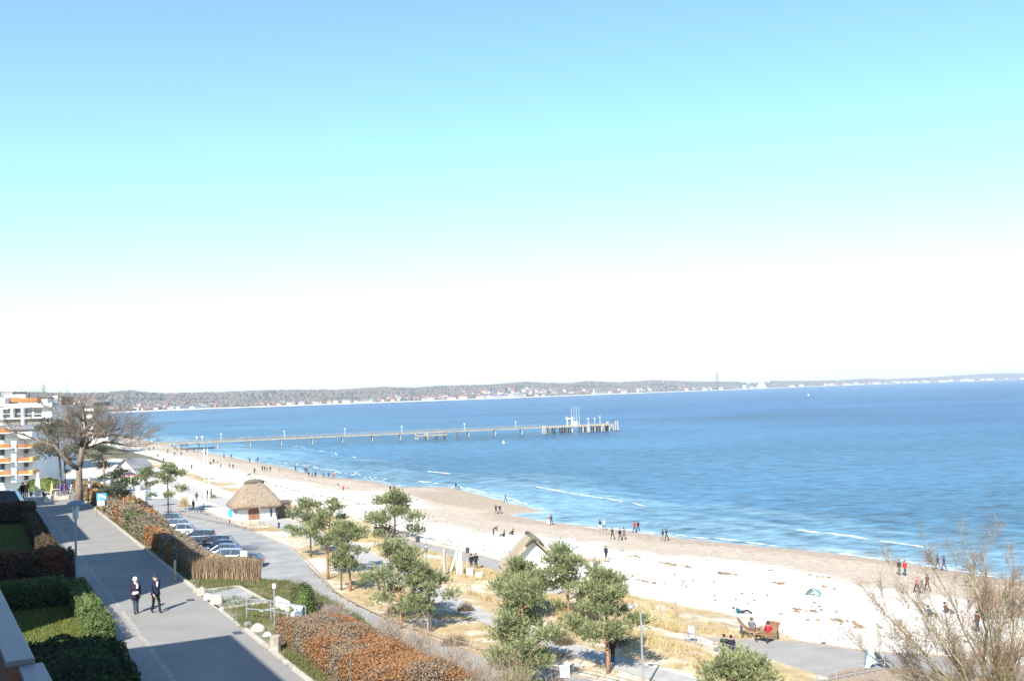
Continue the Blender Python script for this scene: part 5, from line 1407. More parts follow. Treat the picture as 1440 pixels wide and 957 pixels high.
# facings: -y of the body is forward. 0 = towards the camera
ALONG_AWAY = ROAD_ANG + math.pi/2; ALONG_NEAR = ROAD_ANG - math.pi/2 + 0.0   # walking away along the beach / towards us
def pp(px, py, *a, dz=0.0, **k): return person(G(px, py, dz), *a, **k)
A_, N_ = ALONG_AWAY, ROAD_ANG-math.pi/2
A_ = ROAD_ANG + math.pi/2; N_ = ROAD_ANG - math.pi/2
PEOPLE = [
 (641,688,A_,'walk','darkgrey','darkgrey','dark','walker in grey beside the one in cyan on the sandbar edge'),
 (645.5,689,A_,'walk','cyan','darkgrey','brown','walker in a bright cyan jacket on the sandbar edge'),
 (711,706,N_,'walk','grey','darkgrey','dark','lone grey walker at the water edge of the sandbar'),
 (697.5,722,N_,'walk','brown','darkgrey','brown','left walker of the pair at the tip of the shallow inlet'),
 (703,722,N_,'walk','darkgrey','jeans','grey','right walker of the pair at the tip of the shallow inlet'),
 (770.8,738,N_,'walk','tan','white','blond','walker in pale clothes left in the pair above the gabled hut'),
 (775.5,737.5,N_,'walk','darkgrey','darkgrey','dark','dark walker right in the pair above the gabled hut'),
 (694,752,1.2,'bend','darkgrey','darkgrey','dark','dark figure bending down on the white sand left of the gabled hut'),
 (709,754.5,-2.0,'sitground','green','darkgrey','brown','person sitting on the sand nearest the bending figure'),
 (721,751.5,-2.2,'sitground','brown','darkgrey','dark','person sitting leaning back just left of the gabled hut roof'),
 (844,745.5,A_,'walk','black','white','dark','walker in a black jacket and pale trousers by the water'),
 (850,744.8,A_,'walk','white','grey','blond','walker all in white beside the black jacket by the water'),
 (861.5,758,N_,'walk','brown','darkgrey','brown','left one of three dark walkers on the damp sand'),
 (872,759.5,N_,'walk','black','darkgrey','brown','middle one of three dark walkers on the damp sand'),
 (877.5,758.5,N_,'walk','grey','darkgrey','dark','right one of three dark walkers on the damp sand'),
 (892.5,748.5,A_,'walk','red','darkgrey','dark','walker in a bright red jacket at the water edge'),
 (897.5,747,A_,'walk','maroon','black','dark','dark walker right beside the bright red jacket'),
 (932.5,760.5,N_,'walk','black','tan','dark','left one of the dark pair farthest right on mid beach'),
 (937.5,760,N_,'walk','darkgrey','darkgrey','black','right one of the dark pair farthest right on mid beach'),
 (852.5,786.5,2.6,'stand','navy','black','brown','lone dark figure standing where the white sand begins'),
 (1043,862,1.3,'lie','teal','darkgrey','brown','person lying on the white sand above the wavy benches'),
 (1265,808,.3,'stand','darkgrey','grey','brown','dark jacketed person left of the red coat at the right'),
 (1273,809,.5,'stand','red','teal','dark','person in a long red coat at the right by the water'),
 (1319,801,A_,'walk','brown','grey','brown','left walker of the pair at the far right water edge'),
 (1328,802.5,A_,'walk','navy','jeans','dark','right walker in navy at the far right water edge'),
 (1290,833,A_,'walk','pink','navy','blond','walker in pink left in the trio behind the bare twigs'),
 (1297,834.5,A_,'walk','grey','grey','grey','grey middle walker in the trio behind the bare twigs'),
 (1304.5,831,A_,'walk','rust','darkgrey','dark','walker in rust right in the trio behind the bare twigs'),
 (1375,889,A_,'stand','rust','jeans','dark','person in a brown coat behind the stems of the bare tree'),
 (1307,866,.6,'sitground','teal','darkgrey','dark','person in teal sitting on the sand behind the bare twigs'),
 (1330,861,.8,'sitground','rust','darkgrey','dark','person in rust sitting on the sand behind the bare twigs'),
 (862,931,.6,'stand','black','black','black','person in black standing right behind the bare pale pine trunk'),
 (276.5,705,N_,'stand','rust','jeans','dark','person in a rust jacket on the plaza left of the kiosk'),
 (293,700.5,1.0,'stand','black','black','dark','left figure of the dark pair at the dune edge by the two masts'),
 (297,700,1.6,'stand','darkgrey','black','dark','right figure of the dark pair at the dune edge by the two masts'),
 (272,717,2.6,'stand','black','darkgrey','dark','dark figure beside the round straw coloured shrub'),
 (529,756,.4,'stand','navy','jeans','dark','person in navy standing on the boardwalk left of the lone pine trunk'),
 (534.5,756,.2,'stand','maroon','brown','dark','person in a maroon jacket on the boardwalk left of the lone pine trunk'),
 (415.6,662.5,N_,'walk','darkgrey','black','dark','dark walker apart to the left of the busy group near the water'),
 (429,665,A_,'walk','rust','darkgrey','brown','brownish walker at the left of the busy group near the water'),
 (431.6,665.2,A_,'walk','darkgrey','black','dark','dark walker just right of the brownish one in the busy group'),
 (434.2,671,A_,'walk','navy','grey','dark','lower dark walker in the busy group near the water'),
 (439,671.3,N_,'walk','tan','darkgrey','brown','tan walker in the middle of the busy group near the water'),
 (443.5,671.6,N_,'walk','navy','navy','black','stout navy walker in the middle of the busy group'),
 (455,671.5,N_,'walk','grey','darkgrey','brown','grey walker between the navy and the teal one'),
 (462.2,672,A_,'walk','teal','navy','dark','teal walker left of the pink ones near the water'),
 (468.3,672.2,A_,'walk','pink','rust','brown','left one of the two walkers in pink near the water'),
 (471.5,672.2,A_,'walk','pink','tan','blond','right one of the two walkers in pink near the water'),
 (475,672.5,A_,'walk','cyan','cyan','blond','small walker in pale cyan at the right end of the group'),
 (475.4,686.5,N_,'walk','darkgrey','white','dark','dark jacketed walker on the white sand left of the small red one'),
 (483,691,N_,'walk','red','darkgrey','brown','small reddish walker on the white sand above the pines'),
 (549,692.5,N_,'walk','darkgrey','darkgrey','grey','left one of the pair seen over the top of the lone pine'),
 (555,693,N_,'walk','darkgrey','darkgrey','dark','right one of the pair seen over the top of the lone pine'),
 (351,650,N_,'walk','darkgrey','darkgrey','dark','dark figure at the water edge left of two others beyond the kiosk'),
 (360,650,A_,'stand','tan','tan','blond','pale figure at the water edge beyond the kiosk'),
 (362.6,649.6,A_,'stand','navy','navy','dark','dark figure beside the pale one at the water edge'),
 (315,644,N_,'walk','darkgrey','black','dark','dark figure at the water edge, left of the navy one'),
 (325,644.3,N_,'walk','navy','navy','dark','navy figure at the water edge beyond the kiosk'),
 (300.5,651.5,A_,'walk','rust','darkgrey','brown','reddish figure standing beside a crouching one'),
 (295.8,652.3,1.0,'sitground','black','black','dark','dark crouching figure on the distant sand'),
 (306,651.5,A_,'stand','tan','grey','blond','pale small figure right of the crouching one'),
 (310.5,658.5,A_,'stand','tan','brown','blond','thin tan figure alone on the white sand'),
 (327.8,659.5,N_,'walk','rust','rust','brown','thin reddish figure alone on the white sand'),
 (269.5,660.5,A_,'stand','darkgrey','darkgrey','dark','stout dark figure on the sand above the dune grass'),
 (358,666,N_,'stand','darkgrey','darkgrey','dark','dark figure playing with the dog above the kiosk roof'),
 (369,662.5,A_,'walk','rust','darkgrey','dark','left one of the group above the kiosk roof'),
 (372.3,663,A_,'walk','black','darkgrey','dark','stout dark one in the group above the kiosk roof'),
 (375.6,662.5,A_,'stand','brown','brown','brown','small one in the group above the kiosk roof'),
 (380,663.2,A_,'stand','brown','darkgrey','dark','tall thin one at the right of the group above the kiosk roof'),
 (393.2,665,A_,'stand','tan','tan','brown','small tan figure between the groups on the sand'),
 (255,640.5,N_,'walk','black','darkgrey','dark','dark figure before the line of groyne piles'),
 (263,636.5,N_,'walk','maroon','brown','brown','brown figure near the groyne piles'),
]
small = [(242,628.5,'brown'),(246,632,'darkgrey'),(249,634.5,'tan'),(257,629,'black'),(261,628.5,'navy'),(263.6,628,'darkgrey'),(273,636,'brown'),(278,636,'tan'),(289,640,'rust'),(322.7,658.5,'tan'),(245.5,641,'darkgrey'),(222,644,'darkgrey'),(236,637,'brown'),(230,650,'black'),(210,634,'darkgrey'),(216,633,'navy')]
for t in PEOPLE:
    px, py, fa, po, ja, tr_, ha, la = t
    sz = .97+.06*noise.noise(Vector((px, py, 0)))
    if 'small' in la: sz = .72
    if 'beach' in la or py < 700: sz *= 1.0
    pp(px, py, fa+.15*math.sin(px), po, ja, tr_, ha, la, size=sz)
for i, (px, py, ja) in enumerate(small):
    pp(px, py, (A_, N_)[i % 2], 'walk', ja, 'darkgrey', 'dark', 'one of the tiny distant beach walkers near the foot of the pier', group='tiny distant walkers at the foot of the pier')
# people on benches and rails get their heights from what they sit on (further down)

# the couple walking up the road, modelled more closely
def detailed(pos, facing, J, label, coatcol, troucol, haircol, coat_len, extra, skinc=skin_m):
    JJ = dict(J); EE = list(BE); RR = dict(RAD)
    for s in 'RL':
        q = 1 if s == 'R' else -1; h = Vector(J['ha'+s]); w_ = Vector(J['wr'+s]); d = (h-w_).normalized(); side = Vector((0, 1, 0)) if abs(d.y) < .8 else Vector((1, 0, 0))
        side = (side - d*side.dot(d)).normalized(); inn = d.cross(side)
        if inn.x*q > 0: inn = -inn
        EE.remove(('wr'+s,'ha'+s)); JJ.pop('ha'+s); RR.pop('ha'+s)
        JJ['pa'+s] = tuple(w_+d*.055); RR['pa'+s] = (.034,.02); EE.append(('wr'+s,'pa'+s)); RR['wr'+s] = .03
        for fi, (o_, L_) in enumerate(((-.028,.070),(-.010,.080),(.010,.075),(.027,.060))):
            a = w_+d*.095+side*o_; b_ = a+d*L_*.55+inn*.008; c = b_+d*L_*.35+inn*.028
            for nm, v in (('a',a),('b',b_),('c',c)): JJ[f'f{fi}{nm}{s}'] = tuple(v); RR[f'f{fi}{nm}{s}'] = .009
            EE += [('pa'+s, f'f{fi}a{s}'), (f'f{fi}a{s}', f'f{fi}b{s}'), (f'f{fi}b{s}', f'f{fi}c{s}')]
        a = w_+d*.04-side*.04+inn*.01; b_ = a+d*.035-side*.012+inn*.015
        JJ['tha'+s] = tuple(a); JJ['thb'+s] = tuple(b_); RR['tha'+s] = .011; RR['thb'+s] = .009; EE += [('pa'+s,'tha'+s),('tha'+s,'thb'+s)]
    m2 = skin_body('body', JJ, EE, RR, 2); m2.materials.clear()
    for m in (skinc, CL[coatcol], CL[troucol], CL['black']): m2.materials.append(m)
    paint(m2, J)
    o = bpy.data.objects.new('person', m2); COL.objects.link(o); o.location = pos; o.rotation_euler = (0, 0, facing)
    tag(o, label, 'person')
    # coat: open tube of cloth around the trunk, flaring to its hem
    def ell(z, rx, ry, y=0.0): return [(rx*math.cos(2*math.pi*k/20), ry*math.sin(2*math.pi*k/20)+y, z) for k in range(20)]
    rings = [ell(coat_len, .225, .175, .0), ell(coat_len+.12, .215, .165), ell(1.02, .195, .15), ell(1.2, .205, .155), ell(1.36, .205, .145), ell(1.45, .15, .11), ell(1.475, .085, .08)]
    b = MB(); vs = [p for r_ in rings for p in r_]; fs = []
    for i in range(len(rings)-1):
        for k in range(20): a = i*20+k; c = i*20+(k+1) % 20; fs.append((a, c, c+20, a+20))
    b.add(vs, fs); ct = b.build('coat', CL[coatcol], o, smooth=True); md = ct.modifiers.new('thick', 'SOLIDIFY'); md.thickness = .012
    # face
    hd = Vector(J['head'])
    b = MB(); b.lathe([(.004,0),(.014,.012),(.012,.03),(.005,.045)], (hd.x, hd.y-.098, hd.z-.035), 8, M=Matrix.Rotation(R(12), 3, 'X')); b.build('nose', skinc, o, smooth=True)
    for s in (-1, 1):
        b = MB(); b.lathe([(.003,-.008),(.011,0),(.003,.008)], (hd.x+s*.032, hd.y-.088, hd.z+.012), 8); b.build('eye', hairm['dark'], o)
        b = MB(); b.lathe([(.006,-.03),(.017,0),(.006,.03)], (hd.x+s*.086, hd.y+.01, hd.z-.005), 8); b.build('ear', skinc, o, smooth=True)
    b = MB(); b.box((hd.x, hd.y-.092, hd.z-.058), (.045,.012,.009)); b.build('mouth', mat('lips', (.35,.13,.11), .6), o)
    extra(o, J)
    return o
Jm = pose_joints('walk'); Jm['kneeR'] = (.10,-.14,.50); Jm['ankR'] = (.09,-.22,.09); Jm['toeR'] = (.10,-.36,.04); Jm['kneeL'] = (-.09,.02,.49); Jm['ankL'] = (-.09,.20,.12); Jm['toeL'] = (-.09,.07,.04)
def ex_man(o, J):
    hd = Vector(J['head'])
    b = MB(); b.lathe([(.10,-.005),(.105,.03),(.10,.075),(.075,.10),(.01,.108)], (hd.x, hd.y+.008, hd.z+.045), 14, M=Matrix.Diagonal((1,1.12,1)).to_3x3()); b.lathe([(.05,0),(.095,.004),(.095,.014),(.05,.018)], (hd.x, hd.y-.085, hd.z+.05), 12); b.build('cap', CL['darkgrey'], o, smooth=True)
    b = MB(); b.add([(-.05,-.165,1.46),(.05,-.165,1.46),(.012,-.172,1.2),(-.012,-.172,1.2)], [(0,1,2,3)]); b.box((0,-.150,1.35),(.07,.03,.2)); b.build('shirt', CL['white'], o)
    b = MB(); b.box((0,.11,hd.z-.03),(.12,.04,.07)); b.build('hair', hairm['grey'], o)
mp0 = G(219, 861.5); wp0 = G(190.5, 862.5)
detailed(mp0, N_+.35, Jm, 'man in a dark jacket and cap walking up the road beside a woman', 'maroon' if False else 'navy', 'black', 'grey', .84, ex_man)
Jw = pose_joints('walk'); 
for k in ('el','wr','ha'): pass
Jw['elL'] = (-.25,.03,1.14); Jw['wrL'] = (-.13,-.20,1.10); Jw['haL'] = (-.07,-.27,1.10)
Jw['elR'] = (.25,.04,1.14); Jw['wrR'] = (.27,.0,.90); Jw['haR'] = (.27,-.02,.82)
Jw['kneeR'] = (.09,-.03,.49); Jw['ankR'] = (.09,-.02,.09); Jw['toeR'] = (.10,-.16,.04); Jw['kneeL'] = (-.09,-.08,.49); Jw['ankL'] = (-.10,-.14,.09); Jw['toeL'] = (-.11,-.28,.04)
def ex_woman(o, J):
    b = hair_mesh(J); b.build('hair', hairm['white'], o, smooth=True)
    b = MB(); b.lathe([(.085,-.03),(.10,.0),(.085,.035)], (0,-.01,1.475), 14); b.box((.02,-.17,1.36),(.09,.035,.22)); b.build('scarf', CL['white'], o, smooth=False)
wo_ = detailed(wp0, N_+.30, Jw, 'woman in a dark purple coat with white hair walking beside a man in a cap', 'plum' if False else 'maroon', 'jeans', 'white', .72, ex_woman)
wo_.scale = (.94,)*3
for m_ in (wo_.data,): m_.materials[1] = cloth('cloth_plum', (.022,.010,.028))
for c in wo_.children:
    if c.name.startswith('coat'): c.data.materials[0] = MATS['cloth_plum']
hb_ = MB(); hb_.lathe([(.02,-.07),(.13,-.055),(.17,0),(.13,.055),(.02,.07)], (0,0,0), 14, M=Matrix.Diagonal((1,.62,1)).to_3x3()); fo = Matrix.Rotation(N_+.30, 3, 'Z') @ Vector((-.14,-.33,1.07))
bagp = wp0+fo*.94
ob = hb_.build('white_bundle', CL['white'], loc=bagp, smooth=True); ob.rotation_euler[2] = N_+.3
tag(ob, 'white bundle the woman in the dark coat carries under her arm', 'bundle')

# ------------------------------------------------------------------ cars
def car_build(label, paint_col, style='estate', L_=4.5, Wd=1.78, Ht=1.48, metallic=.3):
    e = empty('parked_car', (0,0,0), label, 'car', 0, 'cars parked along the foot of the bank')
    pm = mat('car_paint_%d_%d_%d' % tuple(int(c*100) for c in paint_col), paint_col, .28, .03, 2, metal=metallic, spec=.5, coat=.6)
    # side profile (x forward): belt line and roof line
    hl = L_/2
    belt = .92; 
    xs = [-hl, -hl+.06, -hl+.25, -hl+.8, -.6, 0, .6, 1.15, hl-.7, hl-.25, hl-.06, hl]
    top = {'estate':[.62,.88,.95,.96,.95,.94,.93,.92,.80,.70,.58,.48], 'hatch':[.62,.86,.94,.95,.94,.93,.92,.90,.80,.70,.58,.48], 'van':[.7,1.0,1.05,1.06,1.06,1.05,1.04,1.03,.98,.86,.68,.5]}[style]
    bot = [.42,.30,.24,.2,.2,.2,.2,.2,.22,.26,.32,.40]
    wf = [.80,.90,.97,1,1,1,1,1,.98,.92,.84,.74]
    b = MB(); rings = []
    for x, zt, zb, f in zip(xs, top, bot, wf):
        hw = Wd/2*f; zm = zb+(zt-zb)*.55
        ring = [(x,-hw*.86,zb),(x,-hw*.97,zb+.08),(x,-hw,zm),(x,-hw*.97,zt-.08),(x,-hw*.88,zt),(x,0,zt+.03),(x,hw*.88,zt),(x,hw*.97,zt-.08),(x,hw,zm),(x,hw*.97,zb+.08),(x,hw*.86,zb)]
        rings.append(ring)
    n = 11; vs = [p for r_ in rings for p in r_]; fs = []
    for i in range(len(rings)-1):
        for k in range(n):
            a = i*n+k; c = i*n+(k+1) % n; fs.append((a, a+n, c+n, c))
    fs.append(tuple(range(n))); fs.append(tuple(len(vs)-n+k for k in range(n))[::-1])
    b.add(vs, fs); bo = b.build('body', pm, e, smooth=True)
    bo.modifiers.new('sub', 'SUBSURF').levels = 1; bo.modifiers[0].render_levels = 1
    # glass cabin
    if style == 'estate': prof = [(-hl+.18, belt+.0), (-hl+.38, Ht-.10), (-.9, Ht-.02), (0, Ht), (.35, Ht-.03), (1.25, belt+.0)]
    elif style == 'hatch': prof = [(-hl+.12, belt+.0), (-hl+.62, Ht-.14), (-.7, Ht-.02), (0, Ht), (.35, Ht-.03), (1.2, belt)]
    else: prof = [(-hl+.08, 1.02), (-hl+.2, Ht-.08), (-.9, Ht), (.3, Ht), (.9, Ht-.08), (1.5, 1.02)]
    b = MB(); hw0 = Wd/2*.93; hw1 = Wd/2*.74
    def hwz(z): t = (z-belt)/(Ht-belt); return hw0+(hw1-hw0)*t
    m = len(prof)
    vs = [(x, -hwz(z), z) for x, z in prof]+[(x, hwz(z), z) for x, z in prof]
    b.add(vs, [tuple(range(m))[::-1], tuple(range(m, 2*m))]+[(i, i+1, i+1+m, i+m) for i in range(m-1)]+[(m-1, 0, m, 2*m-1)]); b.build('windows', glass, e)
    # roof skin and pillars, proud of the glass
    b = MB(); rp = prof[1:-1]; vs = []
    for x, z in rp: vs += [(x, -hwz(z)-.012, z-.05), (x, -hwz(z)+.06, z+.02), (x, hwz(z)-.06, z+.02), (x, hwz(z)+.012, z-.05)]
    k = len(rp); fs = []
    for i in range(k-1):
        for j in range(3): a = i*4+j; fs.append((a, a+1, a+5, a+4))
    b.add(vs, fs); b.build('roof', pm, e, smooth=True)
    b = MB()
    for s in (-1, 1):
        def pt(x, z): return (x, s*(hwz(z)+.008), z)
        for (x0, z0), (x1, z1) in ((prof[0], prof[1]), (prof[-1], prof[-2]), ((.15, belt), (.1, Ht-.03)), ((-.95, belt), (-.95, Ht-.04))):
            b = MB(); b.tube([pt(x0, z0), pt(x1, z1)], .035, 5); b.build('pillar', pm, e)
    for s in (-1, 1):
        for x in (-hl+.85, hl-.85):
            wq = MB(); M_ = Matrix.Rotation(R(90), 3, 'X'); wq.lathe([(.20,-.11),(.31,-.10),(.325,-.05),(.325,.05),(.31,.10),(.20,.11)], (x, s*(Wd/2-.10), .325), 18, M=M_)
            wh = wq.build('tyre', rubber, None, smooth=False); wh.name = 'wheel'; wh.parent = e
            rq = MB(); rq.lathe([(.02,-.115),(.205,-.115),(.205,.115),(.02,.115)], (x, s*(Wd/2-.095), .325), 12, M=M_); rq.build('rim', galv, wh)
        b = MB(); b.lathe([(.03,-.05),(.10,-.03),(.12,.02),(.06,.05)], (hl-.16, s*Wd*.34, .62), 10, M=Matrix.Rotation(R(90), 3, 'Y')); b.build('headlight', mat('lamp_glass', (.7,.72,.74), .1, spec=.8), e)
        b = MB(); b.box((-hl+.03, s*Wd*.36, .80), (.06,.22,.2)); b.build('tail_light', mat('tail_red', (.45,.02,.02), .3), e)
        b = MB(); b.box((.85, s*(Wd/2+.06), 1.0), (.12,.16,.12)); b.build('mirror', pm, e)
    return e
proto_e = None
CARS = [(233,736.5,(.03,.03,.035),'estate','small dark car farthest along the row'),(243,744.5,(.25,.27,.30),'hatch','grey car with a dark windscreen next to the farthest one'),(252,752,(.34,.38,.42),'hatch','silver car with a grey roof beside the grey one'),
        (277,761.5,(.08,.095,.13),'estate','dark grey estate car parked nose to the hedge in mid row'),(301,770.5,(.012,.013,.02),'estate','black estate car in the nearer group'),(309,777,(.02,.035,.12),'hatch','dark blue car squeezed behind the black estate'),
        (313,783,(.10,.15,.24),'hatch','steel blue car with an arched roof'),(314,790.5,(.30,.34,.38),'estate','silver estate car with dark side windows nearest the reed hedge'),(343,797,(.07,.07,.08),'hatch','dark car nearest the white sign at the end of the row')]
for px, py, c, st, la in CARS:
    p = P(px, py, 4.72); e = car_build(la, c, st, L_=4.5 if st == 'estate' else (4.1 if st == 'hatch' else 4.9), Ht=1.48 if st != 'van' else 1.95)
    e.location = p; e.rotation_euler[2] = math.pi + .10 + .05*math.sin(px)
    if st == 'van': e.scale = (.92,.95,.95)
p = G(180, 720.5); e = car_build('white car with a dark windscreen half hidden at the far end of the hedges', (.66,.67,.68), 'hatch', 4.2); e.location = p; e.rotation_euler[2] = -.85
e['group'] = 'cars parked along the foot of the bank'
p = P(8, 724, 12.45); e = car_build('black van parked in the shade at the left edge', (.015,.016,.02), 'van', 5.0, 1.95, 2.2); e.location = p; e.rotation_euler[2] = .25; e.name = 'parked_van'; e['category'] = 'van'; del e['group']

# ------------------------------------------------------------------ bicycles
def bike_build(label, col, nm='bicycle'):
    e = empty(nm, (0,0,0), label, 'bicycle')
    M_ = Matrix.Rotation(R(90), 3, 'X')
    for x in (-.52, .52):
        b = MB(); pts = [(x+.34*math.cos(t*math.pi/8), 0, .34+.34*math.sin(t*math.pi/8)) for t in range(17)]; b.tube(pts, .022, 5, cap=False); w_ = b.build('wheel', rubber, e)
        b = MB()
        for t in range(6): b.tube([(x,0,.34),(x+.33*math.cos(t*math.pi/3),0,.34+.33*math.sin(t*math.pi/3))], .006, 3)
        b.build('spokes', galv, w_)
    fm_ = mat('bike_'+label.split()[0]+str(int(col[0]*100)), col, .4)
    b = MB()
    for a, c in (((-.52,0,.34),(-.15,0,.30)),((-.52,0,.34),(-.22,0,.72)),((-.15,0,.30),(-.25,0,.85)),((-.15,0,.30),(.36,0,.80)),((-.22,0,.74),(.34,0,.86)),((.34,0,.92),(.52,0,.34))): b.tube([a, c], .022, 6)
    b.build('frame', fm_, e)
    b = MB(); b.tube([(.30,-.28,1.0),(.36,-.1,1.02),(.36,.1,1.02),(.30,.28,1.0)], .016, 5); b.tube([(.36,0,1.02),(.34,0,.9)], .018, 5); b.build('handlebar', darkmetal, e)
    b = MB(); b.box((-.27,0,.92), (.26,.13,.06)); b.build('saddle', darkmetal, e, bevel=.02)
    return e
bks = [(84,694,(.30,.05,.35),'violet bicycle at the left end of the rack by the parasol'),(88,694.5,(.10,.12,.55),'blue bicycle next to the violet one in the rack'),(92,694,(.60,.08,.28),'pink bicycle in the middle of the rack'),(96,694.5,(.12,.15,.6),'blue bicycle right of the pink one in the rack'),(100,693.5,(.6,.6,.65),'white bicycle at the right end of the rack'),(82,690,(.05,.05,.06),'black bicycle standing behind the rack')]
for px, py, c, la in bks:
    e = bike_build(la, c); e.location = G(px, py); e.rotation_euler[2] = .3+px*.05; e['group'] = 'bicycles in the rack by the closed parasol'; e.scale = (1.15,)*3
e = bike_build('bicycle ridden by the person in blue on the kiosk plaza', (.1,.1,.12)); e.location = G(286, 724); e.rotation_euler[2] = 2.4
person(G(286, 724)+Vector((0,0,.45)), 2.4+R(90), 'sit', 'blue', 'black', 'dark', 'cyclist in a blue jacket riding across the kiosk plaza')
e = bike_build('black bicycle beside the straw coloured shrub', (.05,.05,.05)); e.location = G(276, 722); e.rotation_euler[2] = 2.9
# dog on the beach
def dog(px, py, label, col):
    J = dict(pelvis=(0,.28,.42), mid=(0,0,.42), chest=(0,-.26,.44), neck=(0,-.38,.56), head=(0,-.46,.64), muz=(0,-.58,.61), tail=(0,.42,.50), tail2=(0,.54,.62))
    EE = [('pelvis','mid'),('mid','chest'),('chest','neck'),('neck','head'),('head','muz'),('pelvis','tail'),('tail','tail2')]; RR = dict(pelvis=.10, mid=.10, chest=.125, neck=.07, head=.075, muz=.035, tail=.03, tail2=.015)
    for s, q in (('R', .08), ('L', -.08)):
        J['fs'+s] = (q,-.26,.32); J['fk'+s] = (q,-.25,.17); J['ff'+s] = (q,-.27,.02); J['hk'+s] = (q,.20,.28); J['hh'+s] = (q,.36,.17); J['hf'+s] = (q,.32,.02)
        EE += [('chest','fs'+s),('fs'+s,'fk'+s),('fk'+s,'ff'+s),('pelvis','hk'+s),('hk'+s,'hh'+s),('hh'+s,'hf'+s)]; RR.update({'fs'+s:.05,'fk'+s:.03,'ff'+s:.03,'hk'+s:.06,'hh'+s:.03,'hf'+s:.03})
    m2 = skin_body('dog', J, EE, RR); m2.materials.clear(); m2.materials.append(mat('dog_coat', col, .9))
    o = bpy.data.objects.new('dog', m2); COL.objects.link(o); o.location = G(px, py); o.rotation_euler[2] = 1.2; o.scale = (1.2,)*3
    for q in (-.05, .05):
        b = MB(); b.add([(q-.025,-.44,.70),(q+.025,-.44,.70),(q,-.42,.78),(q,-.47,.70)], [(0,1,2),(0,3,1),(1,3,2),(3,0,2)]); b.build('ear', MATS['dog_coat'], o)
    return tag(o, label, 'dog')
dog(350, 669, 'dark dog running on the distant sand above the kiosk roof', (.03,.03,.03))

# ------------------------------------------------------------------ lamps, posts, signs
def street_lamp(px, py, ty, label, kind='slim', grp='slim promenade lamps', r0=.055, bz=None):
    p = G(px, py) if bz is None else P(px, py, bz)
    d = ray(px, ty); h = CZ + d.z/d.y*p.y - p.z
    e = empty('street_lamp', p, label, 'street lamp', 0, grp)
    b = MB(); b.tube([(0,0,-.1),(0,0,.5),(0,0,h-.4)], [r0*1.5,r0*1.3,r0], 9); b.build('pole', galv if kind != 'mushroom' else mat('lamp_pole', (.22,.26,.30), .5, .1, 4), e)
    if kind == 'mushroom':
        b = MB(); b.lathe([(.10,h-1.0),(.14,h-.95),(.17,h-.25),(.15,h-.2)], (0,0,0), 14); b.build('lamp_glass', mat('frosted_glass', (.42,.50,.56), .3), e, smooth=True)
        b = MB(); b.lathe([(.15,h-.22),(.50,h-.24),(.50,h-.20),(.30,h-.05),(.04,h)], (0,0,0), 18); b.build('lamp_shade', mat('lamp_hood', (.16,.20,.25), .5), e, smooth=True)
    elif kind == 'arm':
        b = MB(); b.tube([(0,0,h-.45),(-.03,0,h-.15),(-.2,0,h),(-.45,0,h-.02)], .035, 7); b.build('arm', galv, e, smooth=True)
        b = MB(); b.lathe([(.03,.12),(.10,.05),(.22,-.06),(.20,-.12),(.02,-.14)], (-.55,0,h-.02), 12); b.build('lamp_shade', galv, e, smooth=True)
    else:
        b = MB(); b.lathe([(r0,h-.45),(.11,h-.42),(.13,h-.1),(.16,h-.06),(.03,h)], (0,0,0), 12); b.build('lamp_shade', galv, e, smooth=True)
    return e
street_lamp(107, 826, 703, 'near mushroom topped street lamp in front of the brown beech hedge', 'mushroom', None, .05, bz=12.5)
street_lamp(366, 752, 678, 'slim lamp post right of the kiosk at the road bend')
street_lamp(602, 887, 767, 'slim dark lamp post beside the tall orange trunked pine', r0=.06)
street_lamp(905, 975, 850, 'curved arm lamp post right of the bare pale pine trunk', 'arm')
street_lamp(264, 722, 684, 'slim lamp post between the umbrella pine and the straw coloured shrub')
street_lamp(44, 722, 690, 'thin pole at the end of the shaded garden', r0=.04)
street_lamp(401, 713, 688, 'double headed small beach lamp right of the kiosk', r0=.04)
def sign(px, py, top, wpx, hpx, label, name, face=white, marks=None, rz=0.0, extra=None, legs=1):
    p = G(px, py); s = p.y/F; d = ray(px, top); zt = CZ + d.z/d.y*p.y - p.z
    e = empty(name, p, label, 'sign', rz)
    w_, h_ = wpx*s, hpx*s
    b = MB()
    for x in ([0] if legs == 1 else [-w_*.45, w_*.45]): b.tube([(x,.03,-.1),(x,.03,zt-.02)], .035, 6)
    b.build('post', galv, e)
    b = MB(); b.box((0,0,zt-h_/2),(w_,.035,h_)); b.build('panel', face, e, bevel=.008)
    if marks:
        for mc, rects in marks:
            b = MB()
            for x0, x1, y0, y1 in rects: b.box(((x0+x1)/2*w_,-.022,zt-h_*(y0+y1)/2),((x1-x0)*w_,.008,(y1-y0)*h_))
            b.build('lettering', mc, e)
    if extra: extra(e, zt, w_, h_)
    return e
